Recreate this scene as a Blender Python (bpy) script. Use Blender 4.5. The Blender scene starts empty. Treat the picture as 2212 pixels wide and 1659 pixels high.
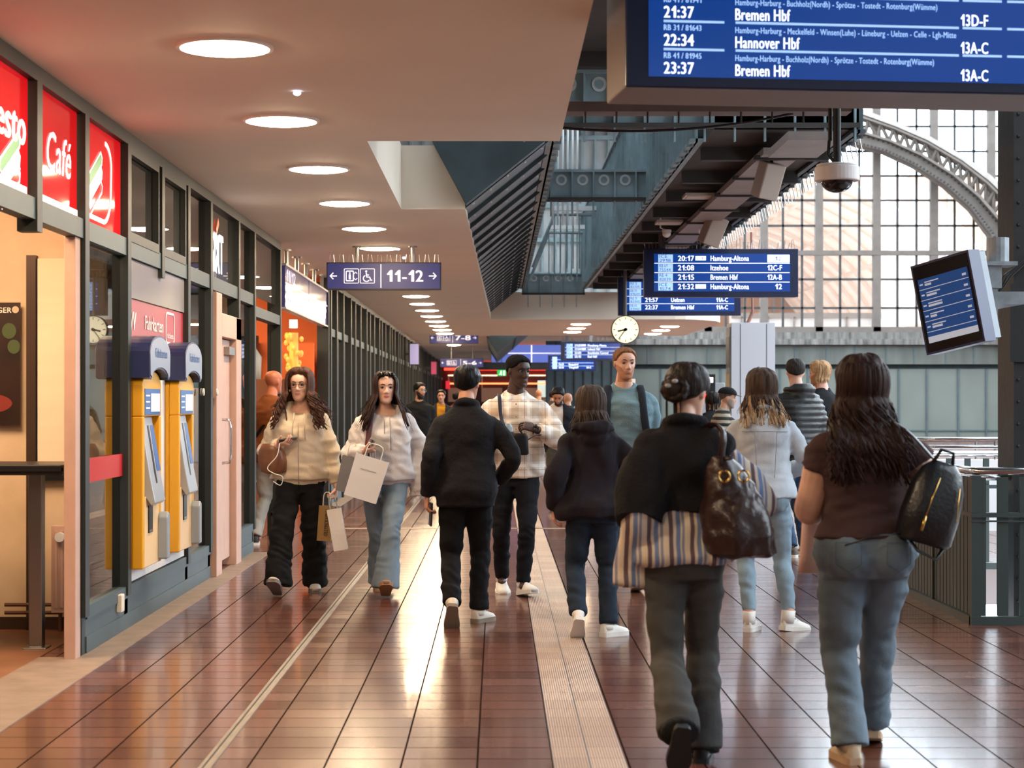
import bpy, bmesh, math, random
import numpy as np
from mathutils import Vector as V, Matrix, noise, Euler
from math import pi, sin, cos, radians as R

scene = bpy.context.scene
COL = scene.collection
random.seed(7)

# ------------------------------------------------------------------ camera, world, exposure
EYE = 1.45                      # camera height
FPX = 4040.0                    # focal length in pixels of the 2212 wide frame
VPX, VPY = 1075.0, 868.0        # vanishing point of the corridor
cam_d = bpy.data.cameras.new('camera')
cam = bpy.data.objects.new('camera', cam_d)
COL.objects.link(cam)
cam.location = (0, 0, EYE)
cam.rotation_euler = (pi / 2, 0, 0)
cam_d.sensor_width = 43.8
cam_d.lens = FPX / 2212 * 43.8
cam_d.shift_x = (1106 - VPX) / 2212
cam_d.shift_y = (VPY - 829.5) / 2212
cam_d.clip_end = 400
cam_d.dof.use_dof = True
cam_d.dof.focus_distance = 14.5
cam_d.dof.aperture_fstop = 5.6
scene.camera = cam

world = bpy.data.worlds.new('overcast_sky')
scene.world = world
world.use_nodes = True
wn = world.node_tree.nodes
wn['Background'].inputs['Color'].default_value = (0.80, 0.91, 1.0, 1)
wn['Background'].inputs['Strength'].default_value = 4.6

scene.view_settings.view_transform = 'Standard'
scene.view_settings.look = 'None'
scene.view_settings.gamma = 1
scene.view_settings.use_curve_mapping = False
EXPOSURE = 0.9
scene.view_settings.exposure = EXPOSURE
cy = scene.cycles
cy.use_denoising = True
cy.max_bounces = 7
cy.diffuse_bounces = 4
cy.glossy_bounces = 3
cy.transmission_bounces = 3
cy.transparent_max_bounces = 10
cy.sample_clamp_indirect = 6
cy.use_adaptive_sampling = True
cy.adaptive_threshold = 0.02
LAMP_COL, LAMP_STR = (1.0, 0.75, 0.475), 74.0


def at(px, py, d):
    """world point seen at pixel (px, py) at distance d along the corridor"""
    return V(((px - VPX) * d / FPX, d, EYE + (VPY - py) * d / FPX))


# ------------------------------------------------------------------ materials
def hexc(h, a=1.0):
    h = h.lstrip('#')
    c = [int(h[i:i + 2], 16) / 255 for i in (0, 2, 4)]
    return tuple(((x / 12.92) if x <= .04045 else ((x + .055) / 1.055) ** 2.4) for x in c) + (a,)


MATS = {}


def mat(name, col, rough=.6, metal=0., var=.0, vscale=6., bump=0., bscale=60., emit=None, estr=0., spec=.5, coat=0., stretch=None):
    if name in MATS:
        return MATS[name]
    m = bpy.data.materials.new(name)
    m.use_nodes = True
    nt = m.node_tree
    b = nt.nodes['Principled BSDF']
    c = hexc(col) if isinstance(col, str) else tuple(col) + (1,)
    b.inputs['Base Color'].default_value = c
    b.inputs['Roughness'].default_value = rough
    b.inputs['Metallic'].default_value = metal
    b.inputs['Specular IOR Level'].default_value = spec
    b.inputs['Coat Weight'].default_value = coat
    tc = None
    if var > 0 or bump > 0:
        tc = nt.nodes.new('ShaderNodeTexCoord')
        src = tc.outputs['Object']
        if stretch:
            mp = nt.nodes.new('ShaderNodeMapping')
            mp.inputs['Scale'].default_value = stretch
            nt.links.new(src, mp.inputs['Vector'])
            src = mp.outputs['Vector']
    if var > 0:
        n = nt.nodes.new('ShaderNodeTexNoise')
        n.inputs['Scale'].default_value = vscale
        n.inputs['Detail'].default_value = 4
        nt.links.new(src, n.inputs['Vector'])
        mr = nt.nodes.new('ShaderNodeMapRange')
        mr.inputs['From Min'].default_value = .3
        mr.inputs['From Max'].default_value = .7
        mr.inputs['To Min'].default_value = 1 - var
        mr.inputs['To Max'].default_value = 1 + var
        nt.links.new(n.outputs['Fac'], mr.inputs['Value'])
        mx = nt.nodes.new('ShaderNodeVectorMath')
        mx.operation = 'SCALE'
        mx.inputs[0].default_value = c[:3]
        nt.links.new(mr.outputs['Result'], mx.inputs['Scale'])
        nt.links.new(mx.outputs['Vector'], b.inputs['Base Color'])
    if bump > 0:
        n2 = nt.nodes.new('ShaderNodeTexNoise')
        n2.inputs['Scale'].default_value = bscale
        n2.inputs['Detail'].default_value = 3
        nt.links.new(src, n2.inputs['Vector'])
        bp = nt.nodes.new('ShaderNodeBump')
        bp.inputs['Strength'].default_value = bump
        bp.inputs['Distance'].default_value = .01
        nt.links.new(n2.outputs['Fac'], bp.inputs['Height'])
        nt.links.new(bp.outputs['Normal'], b.inputs['Normal'])
    if emit is not None:
        e = hexc(emit) if isinstance(emit, str) else tuple(emit) + (1,)
        b.inputs['Emission Color'].default_value = e
        b.inputs['Emission Strength'].default_value = estr if estr > 30 else estr / 2 ** EXPOSURE
    MATS[name] = m
    return m


def nodes_of(m):
    return m.node_tree.nodes, m.node_tree.links, m.node_tree.nodes['Principled BSDF']


def math_node(nt, op, a, b=None, c=None):
    n = nt.nodes.new('ShaderNodeMath')
    n.operation = op
    for i, v in enumerate((a, b, c)):
        if v is None:
            continue
        if isinstance(v, (int, float)):
            n.inputs[i].default_value = v
        else:
            nt.links.new(v, n.inputs[i])
    return n.outputs[0]


def mixc(nt, fac, a, b):
    n = nt.nodes.new('ShaderNodeMix')
    n.data_type = 'RGBA'
    for k, v in ((0, fac), (6, a), (7, b)):
        if isinstance(v, (int, float)):
            n.inputs[k].default_value = v
        elif isinstance(v, tuple):
            n.inputs[k].default_value = v if len(v) == 4 else v + (1,)
        else:
            nt.links.new(v, n.inputs[k])
    return n.outputs[2]


def glass_mat(name, refl=.12, tint=(.93, .96, .95), rough=.0, base=0.0, basecol=(.1, .1, .1)):
    """a pane of glass: clear, with a Fresnel reflection"""
    if name in MATS:
        return MATS[name]
    m = bpy.data.materials.new(name)
    m.use_nodes = True
    nt = m.node_tree
    nt.nodes.clear()
    out = nt.nodes.new('ShaderNodeOutputMaterial')
    tr = nt.nodes.new('ShaderNodeBsdfTransparent')
    tr.inputs['Color'].default_value = tint + (1,)
    gl = nt.nodes.new('ShaderNodeBsdfGlossy')
    gl.inputs['Roughness'].default_value = rough
    lw = nt.nodes.new('ShaderNodeFresnel')
    lw.inputs['IOR'].default_value = 1.5
    fac = math_node(nt, 'ADD', math_node(nt, 'MULTIPLY', lw.outputs[0], .9), refl)
    fac = math_node(nt, 'MINIMUM', fac, .9)
    mx = nt.nodes.new('ShaderNodeMixShader')
    nt.links.new(fac, mx.inputs[0])
    nt.links.new(tr.outputs[0], mx.inputs[1])
    nt.links.new(gl.outputs[0], mx.inputs[2])
    last = mx
    if base > 0:
        df = nt.nodes.new('ShaderNodeBsdfDiffuse')
        df.inputs['Color'].default_value = basecol + (1,)
        m2 = nt.nodes.new('ShaderNodeMixShader')
        m2.inputs[0].default_value = base
        nt.links.new(mx.outputs[0], m2.inputs[1])
        nt.links.new(df.outputs[0], m2.inputs[2])
        last = m2
    nt.links.new(last.outputs[0], out.inputs[0])
    MATS[name] = m
    return m


# ------------------------------------------------------------------ mesh builder
def frame_for(d, up=V((0, 0, 1))):
    d = d.normalized()
    x = d.cross(up)
    if x.length < 1e-4:
        x = d.cross(V((0, 1, 0)))
    x.normalize()
    return x, x.cross(d).normalized()


class MB:
    def __init__(self):
        self.v, self.f, self.mi = [], [], []
        self.cur = 0

    def add(self, vs, fs, mi=None):
        o = len(self.v)
        self.v += [V(p) for p in vs]
        self.f += [tuple(i + o for i in f) for f in fs]
        self.mi += [self.cur if mi is None else mi] * len(fs)
        return self

    def box(self, lo, hi, M=None, mi=None):
        x0, y0, z0 = lo
        x1, y1, z1 = hi
        vs = [V((x, y, z)) for z in (z0, z1) for y in (y0, y1) for x in (x0, x1)]
        if M is not None:
            vs = [M @ v for v in vs]
        return self.add(vs, [(0, 2, 3, 1), (4, 5, 7, 6), (0, 1, 5, 4), (2, 6, 7, 3), (0, 4, 6, 2), (1, 3, 7, 5)], mi)

    def cbox(self, c, s, M=None, mi=None):
        return self.box([c[i] - s[i] / 2 for i in range(3)], [c[i] + s[i] / 2 for i in range(3)], M, mi)

    def rings(self, rings, cap=True, closed=True, mi=None):
        """rings: lists of points, all the same length, skinned one to the next"""
        n = len(rings[0])
        vs = [p for r in rings for p in r]
        fs = []
        for i in range(len(rings) - 1):
            for j in range(n if closed else n - 1):
                k = (j + 1) % n
                fs.append((i * n + j, i * n + k, (i + 1) * n + k, (i + 1) * n + j))
        if cap:
            fs.append(tuple(reversed(range(n))))
            fs.append(tuple((len(rings) - 1) * n + j for j in range(n)))
        return self.add(vs, fs, mi)

    def tube(self, pts, rad, n=10, flat=1.0, cap=True, mi=None, up=None):
        """a tube along points; rad is a number or a list; flat scales the second axis"""
        pts = [V(p) for p in pts]
        if isinstance(rad, (int, float)):
            rad = [rad] * len(pts)
        x = None
        rs = []
        for i, p in enumerate(pts):
            d = (pts[min(i + 1, len(pts) - 1)] - pts[max(i - 1, 0)])
            if d.length < 1e-7:
                d = V((0, 0, 1))
            d.normalize()
            if x is None:
                x, y = frame_for(d, up or V((0, 0, 1)))
            else:
                x = (x - d * x.dot(d))
                if x.length < 1e-5:
                    x, y = frame_for(d)
                x.normalize()
                y = x.cross(d).normalized()
            rs.append([p + x * (rad[i] * cos(2 * pi * j / n)) + y * (rad[i] * flat * sin(2 * pi * j / n)) for j in range(n)])
        return self.rings(rs, cap, True, mi)

    def cyl(self, a, b, r, n=16, r2=None, mi=None):
        return self.tube([a, b], [r, r if r2 is None else r2], n, 1.0, True, mi)

    def ell(self, c, r, n=14, m=9, M=None, mi=None):
        c = V(c)
        rs = []
        for i in range(m + 1):
            a = -pi / 2 + pi * i / m
            a = max(min(a, pi / 2 - .04), -pi / 2 + .04)
            ring = []
            for j in range(n):
                b = 2 * pi * j / n
                p = V((r[0] * cos(a) * cos(b), r[1] * cos(a) * sin(b), r[2] * sin(a)))
                if M is not None:
                    p = M @ p
                ring.append(c + p)
            rs.append(ring)
        return self.rings(rs, True, True, mi)

    def prism(self, poly, axis, a, b, mi=None):
        """poly of 2-D points extruded along axis 'x','y' or 'z' from a to b"""
        def pt(p, h):
            if axis == 'x':
                return V((h, p[0], p[1]))
            if axis == 'y':
                return V((p[0], h, p[1]))
            return V((p[0], p[1], h))
        return self.rings([[pt(p, a) for p in poly], [pt(p, b) for p in poly]], True, True, mi)

    def stroke(self, pts, w, M, t=.004, closed=False, mi=None):
        """a flat band of width w along 2-D points in the x-z plane, laid on by M"""
        P = [V((p[0], p[1])) for p in pts]
        n = len(P)
        seg = range(n if closed else n - 1)
        L, Rr = [], []
        for i in range(n):
            a = P[(i - 1) % n] if (closed or i > 0) else P[i]
            b = P[(i + 1) % n] if (closed or i < n - 1) else P[i]
            d = (b - a)
            d.normalize()
            nn = V((-d.y, d.x))
            L.append(P[i] + nn * w / 2)
            Rr.append(P[i] - nn * w / 2)
        for i in seg:
            k = (i + 1) % n
            q = [L[i], Rr[i], Rr[k], L[k]]
            self.rings([[M @ V((p.x, 0, p.y)) for p in q], [M @ V((p.x, -t, p.y)) for p in q]], True, True, mi)
        return self

    def disc(self, c, r, M, t=.004, n=20, mi=None, rz=None):
        rz = r if rz is None else rz
        q = [(c[0] + r * cos(2 * pi * j / n), c[1] + rz * sin(2 * pi * j / n)) for j in range(n)]
        return self.rings([[M @ V((p[0], 0, p[1])) for p in q], [M @ V((p[0], -t, p[1])) for p in q]], True, True, mi)

    def xform(self, M):
        self.v = [M @ v for v in self.v]
        return self

    def mesh(self, name, mats):
        me = bpy.data.meshes.new(name)
        me.from_pydata([tuple(v) for v in self.v], [], self.f)
        for m in (mats if isinstance(mats, (list, tuple)) else [mats]):
            me.materials.append(m)
        if any(self.mi):
            me.polygons.foreach_set('material_index', self.mi)
        bm = bmesh.new()
        bm.from_mesh(me)
        bmesh.ops.recalc_face_normals(bm, faces=bm.faces)
        bm.to_mesh(me)
        bm.free()
        me.update()
        return me

    def build(self, name, mats, parent=None, smooth=False, bevel=0., M=None, auto=None):
        me = self.mesh(name, mats)
        o = bpy.data.objects.new(name, me)
        COL.objects.link(o)
        if parent is not None:
            o.parent = parent
        if M is not None:
            o.matrix_local = M
        if smooth:
            me.polygons.foreach_set('use_smooth', [True] * len(me.polygons))
        if auto is not None:
            me.set_sharp_from_angle(angle=R(auto))
        if bevel > 0:
            b = o.modifiers.new('edge', 'BEVEL')
            b.width = bevel
            b.segments = 2
            b.limit_method = 'ANGLE'
        return o


def tag(o, label=None, cat=None, group=None, kind=None):
    for k, v in (('label', label), ('category', cat), ('group', group), ('kind', kind)):
        if v:
            o[k] = v
    return o


def empty(name, loc=(0, 0, 0), rz=0., label=None, cat=None, group=None, kind=None):
    o = bpy.data.objects.new(name, None)
    COL.objects.link(o)
    o.location = loc
    o.rotation_euler = (0, 0, rz)
    o.empty_display_size = .1
    return tag(o, label, cat, group, kind)


GLYPH = {}


def glyph(ch):
    """outline mesh of one letter of the built-in face (cap height .70), with its advance; the 1 is drawn by hand"""
    if ch in GLYPH:
        return GLYPH[ch]

    def probe(s):
        c = bpy.data.curves.new('probe', 'FONT')
        c.body = s
        c.resolution_u = 3
        o = bpy.data.objects.new('probe', c)
        me = bpy.data.meshes.new_from_object(o)
        vs = [v.co.copy() for v in me.vertices]
        fs = [tuple(p.vertices) for p in me.polygons]
        bpy.data.objects.remove(o)
        bpy.data.curves.remove(c)
        bpy.data.meshes.remove(me)
        return vs, fs
    hh = probe('HH')[0]
    hc = probe('H' + ch + 'H')[0]
    adv = max(v.x for v in hc) - max(v.x for v in hh)
    if ch == '1':
        o = .05
        vs = [V((o + x, y, 0)) for x, y in ((.03, .46), (.10, .40), (.22, .50), (.22, 0), (.34, 0), (.34, .70), (.25, .70))]
        fs = [(0, 1, 2, 6), (2, 3, 4, 5, 6)]
        adv = .47
    elif ch == ' ':
        vs, fs = [], []
    else:
        vs, fs = probe(ch)
    GLYPH[ch] = (vs, fs, adv)
    return GLYPH[ch]


def text(body, cap, loc, m, parent=None, rz=0., align='LEFT', bold=.0, shear=0., sx=1., name='lettering', squeeze=None):
    """lettering standing upright at loc, cap = height of a capital, squeeze = wanted width"""
    k = cap / .70
    vs, fs, x = [], [], 0.
    passes = [(0, 0, 0)] if bold <= 0 else [(-.12 * bold, 0, 0), (.12 * bold, 0, .02), (0, .05 * bold, .04)]
    for ch in body:
        gv, gf, adv = glyph(ch)
        for dx, dy, dz in passes:
            o = len(vs)
            vs += [(x + p.x + dx + shear * p.y, p.y + dy, dz) for p in gv]
            fs += [tuple(i + o for i in f) for f in gf]
        x += adv + (.03 if bold else 0)
    if not vs:
        return None
    w0, w1 = min(p[0] for p in vs), max(p[0] for p in vs)
    kx = squeeze / (w1 - w0) if squeeze else k * sx
    off = w0 if align == 'LEFT' else (w1 if align == 'RIGHT' else (w0 + w1) / 2)
    me = bpy.data.meshes.new(name)
    me.from_pydata([((p[0] - off) * kx, p[1] * k, p[2] * .02) for p in vs], [], fs)
    me.materials.append(m)
    o = bpy.data.objects.new(name, me)
    COL.objects.link(o)
    o.location = loc
    o.rotation_euler = (pi / 2, 0, rz)
    if parent is not None:
        o.parent = parent
    return o


def struct(o, label=None, cat=None):
    o['kind'] = 'structure'
    return tag(o, label, cat)


def copy_tree(o, parent=None):
    c = o.copy()
    COL.objects.link(c)
    c.parent = parent
    for ch in list(o.children):
        d = copy_tree(ch, c)
        d.matrix_local = ch.matrix_local
    return c


def rrect(x0, z0, x1, z1, r, n=5):
    out = []
    for (cx, cz, a0) in ((x1 - r, z0 + r, -pi / 2), (x1 - r, z1 - r, 0), (x0 + r, z1 - r, pi / 2), (x0 + r, z0 + r, pi)):
        for i in range(n + 1):
            a = a0 + pi / 2 * i / n
            out.append((cx + r * cos(a), cz + r * sin(a)))
    return out


ORD = 'first second third fourth fifth sixth seventh eighth ninth tenth eleventh twelfth thirteenth fourteenth fifteenth sixteenth seventeenth eighteenth nineteenth twentieth'.split()
ORD += ['twenty-' + w for w in ORD[:9]] + ['thirtieth'] + ['thirty-' + w for w in ORD[:9]] + ['fortieth'] + ['forty-' + w for w in ORD[:9]]

# ------------------------------------------------------------------ shared materials
FIN = mat('green_black_steel', '#191f1d', .5, var=.12, vscale=3, bump=.05, bscale=30)
FIN2 = mat('grey_green_painted_panel', '#3b4a4f', .5, var=.1, vscale=2.5, bump=.04, bscale=20)
CEILM = mat('white_plaster', '#dacebc', .75, var=.03, vscale=1.2)
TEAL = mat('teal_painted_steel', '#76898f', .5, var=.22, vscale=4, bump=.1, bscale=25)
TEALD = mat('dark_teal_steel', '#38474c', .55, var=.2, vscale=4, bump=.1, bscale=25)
DARK = mat('sooty_steel', '#2b2725', .7, var=.3, vscale=3, bump=.1, bscale=20)
BLACKM = mat('black_steel', '#0b0b0c', .6, var=.35, vscale=5, bump=.3, bscale=14)
RIVET = mat('bare_rivet', '#b9bfc0', .4)
WHITEP = mat('white_paint', '#d8d4d2', .55, var=.05, vscale=3)
GREYP = mat('light_grey_metal', '#a9adb2', .45, var=.05, vscale=2)
CHROME = mat('chrome', '#d5d8dd', .12, 1.0)
SSTEEL = mat('brushed_steel', '#9a9a9a', .32, 1.0)
GALV = mat('galvanised_steel', '#8a9094', .45, .7, var=.2, vscale=12)
PINKP = mat('pinkish_white_door_paint', '#b89484', .5, var=.06, vscale=6)
BLACKP = mat('black_plastic', '#15161a', .35)
RUBBER = mat('dark_rubber', '#1c1c1e', .8)
BEIGEW = mat('beige_wall_covering', '#cbb294', .8, var=.05, vscale=8, bump=.08, bscale=60)
ORANGEW = mat('orange_wall', '#c25a1e', .7, var=.06, vscale=2)
BROWNWALL = mat('brown_wall', '#4a2a22', .7)
STONE = mat('pale_stone_border', '#76655a', .55, var=.18, vscale=7, bump=.05, bscale=40)
PANE = glass_mat('shop_window_glass', .14, tint=(.9, .93, .92))
PANEB = glass_mat('dusty_hall_glass', .03, tint=(.95, .97, .98))


def floor_mat():
    m = mat('red_brown_floor_tiles', '#6b3527', .3)
    nt = m.node_tree
    N, L, B = nodes_of(m)
    tc = nt.nodes.new('ShaderNodeTexCoord')
    sp = nt.nodes.new('ShaderNodeSeparateXYZ')
    L.new(tc.outputs['Object'], sp.inputs[0])
    u = math_node(nt, 'DIVIDE', math_node(nt, 'SUBTRACT', sp.outputs[0], .222), .3035)
    v = math_node(nt, 'DIVIDE', sp.outputs[1], .245)

    def edge(a, w):
        f = math_node(nt, 'FRACT', a)
        d = math_node(nt, 'MINIMUM', f, math_node(nt, 'SUBTRACT', 1.0, f))
        return math_node(nt, 'LESS_THAN', d, w)
    gu = edge(u, .0135)
    gv = edge(v, .016)
    cb = nt.nodes.new('ShaderNodeCombineXYZ')
    L.new(math_node(nt, 'FLOOR', u), cb.inputs[0])
    L.new(math_node(nt, 'FLOOR', v), cb.inputs[1])
    wn_ = nt.nodes.new('ShaderNodeTexWhiteNoise')
    wn_.noise_dimensions = '2D'
    L.new(cb.outputs[0], wn_.inputs['Vector'])
    nz = nt.nodes.new('ShaderNodeTexNoise')
    nz.inputs['Scale'].default_value = 1.3
    nz.inputs['Detail'].default_value = 5
    L.new(tc.outputs['Object'], nz.inputs['Vector'])
    t1 = mixc(nt, wn_.outputs['Value'], hexc('#583024'), hexc('#6c3f30'))
    t2 = mixc(nt, math_node(nt, 'MULTIPLY', nz.outputs['Fac'], .5), t1, hexc('#46261d'))
    g = math_node(nt, 'MAXIMUM', gu, gv)
    gc = mixc(nt, gu, hexc('#171110'), hexc('#241a17'))
    L.new(mixc(nt, g, t2, gc), B.inputs['Base Color'])
    rg = math_node(nt, 'ADD', math_node(nt, 'MULTIPLY', wn_.outputs['Value'], .04), math_node(nt, 'MULTIPLY', nz.outputs['Fac'], .12))
    rg = math_node(nt, 'ADD', rg, .16)
    L.new(math_node(nt, 'MULTIPLY', math_node(nt, 'SUBTRACT', 1.0, g), .3), B.inputs['Coat Weight'])
    B.inputs['Coat Roughness'].default_value = .09
    L.new(math_node(nt, 'ADD', rg, math_node(nt, 'MULTIPLY', g, .4)), B.inputs['Roughness'])
    B.inputs['IOR'].default_value = 1.74
    L.new(math_node(nt, 'MULTIPLY', math_node(nt, 'SUBTRACT', 1.0, g), .5), B.inputs['Specular IOR Level'])
    return m


def tactile_mat():
    m = mat('cream_ribbed_guide_tiles', '#b8987c', .4)
    nt = m.node_tree
    N, L, B = nodes_of(m)
    tc = nt.nodes.new('ShaderNodeTexCoord')
    sp = nt.nodes.new('ShaderNodeSeparateXYZ')
    L.new(tc.outputs['Object'], sp.inputs[0])
    u = math_node(nt, 'DIVIDE', math_node(nt, 'SUBTRACT', sp.outputs[0], .222), .1475)
    v = math_node(nt, 'DIVIDE', sp.outputs[1], .245)

    def edge(a, w):
        f = math_node(nt, 'FRACT', a)
        d = math_node(nt, 'MINIMUM', f, math_node(nt, 'SUBTRACT', 1.0, f))
        return math_node(nt, 'LESS_THAN', d, w)
    g = math_node(nt, 'MAXIMUM', edge(u, .025), edge(v, .012))
    cb = nt.nodes.new('ShaderNodeCombineXYZ')
    L.new(math_node(nt, 'FLOOR', u), cb.inputs[0])
    L.new(math_node(nt, 'FLOOR', v), cb.inputs[1])
    wn_ = nt.nodes.new('ShaderNodeTexWhiteNoise')
    L.new(cb.outputs[0], wn_.inputs['Vector'])
    t1 = mixc(nt, wn_.outputs['Value'], hexc('#92745e'), hexc('#ab9079'))
    rib = math_node(nt, 'SINE', math_node(nt, 'MULTIPLY', u, 2 * pi * 13))
    t2 = mixc(nt, math_node(nt, 'MULTIPLY', math_node(nt, 'LESS_THAN', rib, -.4), .35), t1, hexc('#6f5443'))
    L.new(mixc(nt, g, t2, hexc('#4a3a32')), B.inputs['Base Color'])
    bp = nt.nodes.new('ShaderNodeBump')
    bp.inputs['Strength'].default_value = .6
    bp.inputs['Distance'].default_value = .003
    L.new(math_node(nt, 'SUBTRACT', rib, math_node(nt, 'MULTIPLY', g, 2.0)), bp.inputs['Height'])
    L.new(bp.outputs[0], B.inputs['Normal'])
    return m


# ------------------------------------------------------------------ floor
WX = -2.37                      # plane of the shop fronts
HX0, HX1, HY0, HY1 = 3.16, 7.2, 12.3, 16.6   # stair opening
mb = MB()
for x0, x1, y0, y1 in ((-8, HX0, -6, 82), (HX0, 30, -6, HY0), (HX0, 30, HY1, 82), (HX1, 30, HY0, HY1)):
    mb.box((x0, y0, -.35), (x1, y1, 0))
fl = struct(mb.build('floor', floor_mat()))
# stair well under the opening
mb = MB()
mb.box((HX0, HY0, -3.6), (HX1, HY1, -3.4))
for k in range(14):
    mb.box((HX0 + .3 + k * .28, HY0 + .05, -3.4), (HX0 + .6 + k * .28, HY1 - .05, -.35 - k * .2))
struct(mb.build('trim_9', mat('pale_stair_stone', '#6f6964', .6, var=.1, vscale=5)))
mb = MB()
mb.box((.222, -2, 0), (.517, 74, .003))
struct(mb.build('trim_1', tactile_mat()))
mb = MB()
mb.box((-1.185, -2, 0), (-1.135, 74, .004), mi=0)
mb.box((-1.170, -2, .004), (-1.162, 74, .0045), mi=1)
struct(mb.build('trim_2', [mat('worn_metal_joint_strip', '#756c62', .5, .35, var=.25, vscale=9, stretch=(6, .6, 1)), RUBBER]))
mb = MB()
mb.box((-2.2, 21.35, 0), (3.0, 21.47, .003))
struct(mb.build('trim_3', mat('pale_cross_strip', '#8f7f6f', .5)))
mb = MB()
mb.box((-2.37, 10.6, 0), (-2.18, 18.0, .004))
mb.box((-2.6, 3, 0), (-2.18, 10.6, .004))
mb.box((-2.37, 25.9, 0), (-2.18, 74, .004))
struct(mb.build('trim_4', STONE))
mb = MB()
mb.box((-7.9, 3, .0), (-2.6, 11.9, .003))
struct(mb.build('trim_5', mat('worn_shop_floor', '#6e4630', .45, var=.3, vscale=3)))

# ------------------------------------------------------------------ ceiling
CZ, CT = 3.17, 3.74
mb = MB()


def slab(poly, z0=CZ, z1=CT):
    mb.prism(poly, 'z', z0, z1)


slab([(-8, -6), (.41, -6), (.41, 12.34), (-8, 12.34)])
slab([(-8, 12.34), (-.86, 12.34), (-.86, 16.7), (-8, 16.7)])
slab([(-8, 16.7), (-.29, 16.7), (-.145, 39), (-8, 39)])
far = [(-8, 39), (3.7, 39)]
for i in range(9):
    a = -pi / 2 + pi / 2 * i / 8
    far.append((3.7 + 1.15 * cos(a), 41.0 + 2.0 * sin(a)))
far += [(4.85, 48.6), (-8, 48.6)]
slab(far)
slab([(-8, 48.6), (-.2, 48.6), (-.2, 82), (-8, 82)])
slab([(-.2, 61), (5, 61), (5, 82), (-.2, 82)], 3.9, 4.2)
struct(mb.build('ceiling', CEILM))

# ------------------------------------------------------------------ walls behind the camera and at the far end
mb = MB()
mb.box((-8, -6.2, 0), (5, -6, 4.6))
struct(mb.build('wall_back', mat('rear_wall_paint', '#6a625c', .8)))
mb = MB()
mb.box((-8, 82, -.3), (5.2, 82.3, 5))
mb.box((-8.2, -6, -.3), (-8, 82, 3.9))
mb.box((-8, 11.92, 0), (-2.45, 12.0, CZ))            # rear wall of the snack bar
mb.box((-8, 17.55, 0), (-2.45, 17.62, CZ))
mb.box((-8, 26.0, 0), (-2.45, 26.1, CZ))
o = struct(mb.build('wall_far', BEIGEW))

# ------------------------------------------------------------------ shop front on the left
FINS = [9.53, 10.64, 11.87, 13.08, 14.18, 15.3, 16.95, 18.05, 20.2]
TR0, TR1 = 2.38, 2.49           # transom
mb = MB()
mb.box((WX - .06, -5.9, TR0), (WX + .015, 18.1, TR1))
mb.box((WX - .06, 25.9, TR0), (WX + .015, 81, TR1))
mb.box((WX - .08, 18.1, 2.28), (WX + .02, 20.3, 2.38))
wl = struct(mb.build('wall_left', FIN2))
mb = MB()
for a, b in ((10.75, 15.4), (17.0, 18.1), (25.9, 81)):
    mb.box((WX - .05, a, 0), (WX, b, .2))
    mb.box((WX - .05, a, .2), (WX + .012, b, .275))
    mb.box((WX - .05, a, .0), (WX + .008, b, .1))
mb.build('base_panel', FIN2, wl)
mb = MB()
mb.box((WX - .06, -5.9, 3.09), (WX + .02, 20.3, CZ))
mb.box((WX - .06, 25.9, 3.09), (WX + .02, 81, CZ))
mb.build('head_rail', FIN, wl)
for k, d in enumerate(FINS):
    mb = MB()
    z0 = .22
    if k == 0 or k == 3:
        z0 = 2.32
    mb.box((WX - .08, d, z0), (WX + .025, d + .11, 3.09))
    if k not in (0, 3):
        mb.box((WX - .08, d, 0), (WX - .0, d + .11, .25))
    mb.build('mullion', FIN, wl)
d = 25.95
k = 0
FARF = []
while d < 78:
    FARF.append(d)
    mb = MB()
    mb.box((WX - .08, d, .0), (WX + (.04 if k % 3 else .06), d + .14, 3.09))
    mb.box((WX - .08, d + .3, .25), (WX + .03, d + .37, 2.38))
    mb.build('mullion', FIN, wl)
    d += 1.18
    k += 1
# panes
wi = [0]


def pane(y0, y1, z0, z1, x=WX - .03, m=None):
    wi[0] += 1
    q = MB()
    q.box((x - .004, y0, z0), (x + .004, y1, z1))
    return struct(q.build('window_%d' % wi[0], m or PANE))


PANED = glass_mat('dark_shop_window_glass', .2, tint=(.55, .58, .57), base=.25, basecol=(.10, .105, .1))
pane(10.75, 11.87, .275, TR0)
pane(11.98, 13.08, TR1, 3.09, m=PANED)
pane(13.19, 14.18, TR1, 3.09, m=PANED)
pane(14.29, 15.3, TR1, 3.09)
pane(14.29, 15.3, .275, TR0)
pane(15.41, 16.95, TR1, 3.09, m=PANED)
pane(17.06, 18.05, TR1, 3.09)
pane(17.06, 18.05, .275, TR0)
pane(18.16, 20.2, TR1, 3.09, m=PANED)
for i in range(len(FARF) - 1):
    pane(FARF[i] + .14, FARF[i + 1], .275, TR0, m=PANED)
    pane(FARF[i] + .14, FARF[i + 1], TR1, 3.09, m=PANED)
# opened vent sashes between the small upper windows
mb = MB()
for a, b in ((11.98, 12.98), (13.19, 14.1)):
    mb.stroke([(a, TR1 + .02), (b, TR1 + .02), (b, 3.07), (a, 3.07)], .07, Matrix.Translation((WX - .02, 0, 0)) @ Matrix.Rotation(pi / 2, 4, 'Z'), .04, True)
mb.build('vent_sash', FIN, wl)

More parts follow.
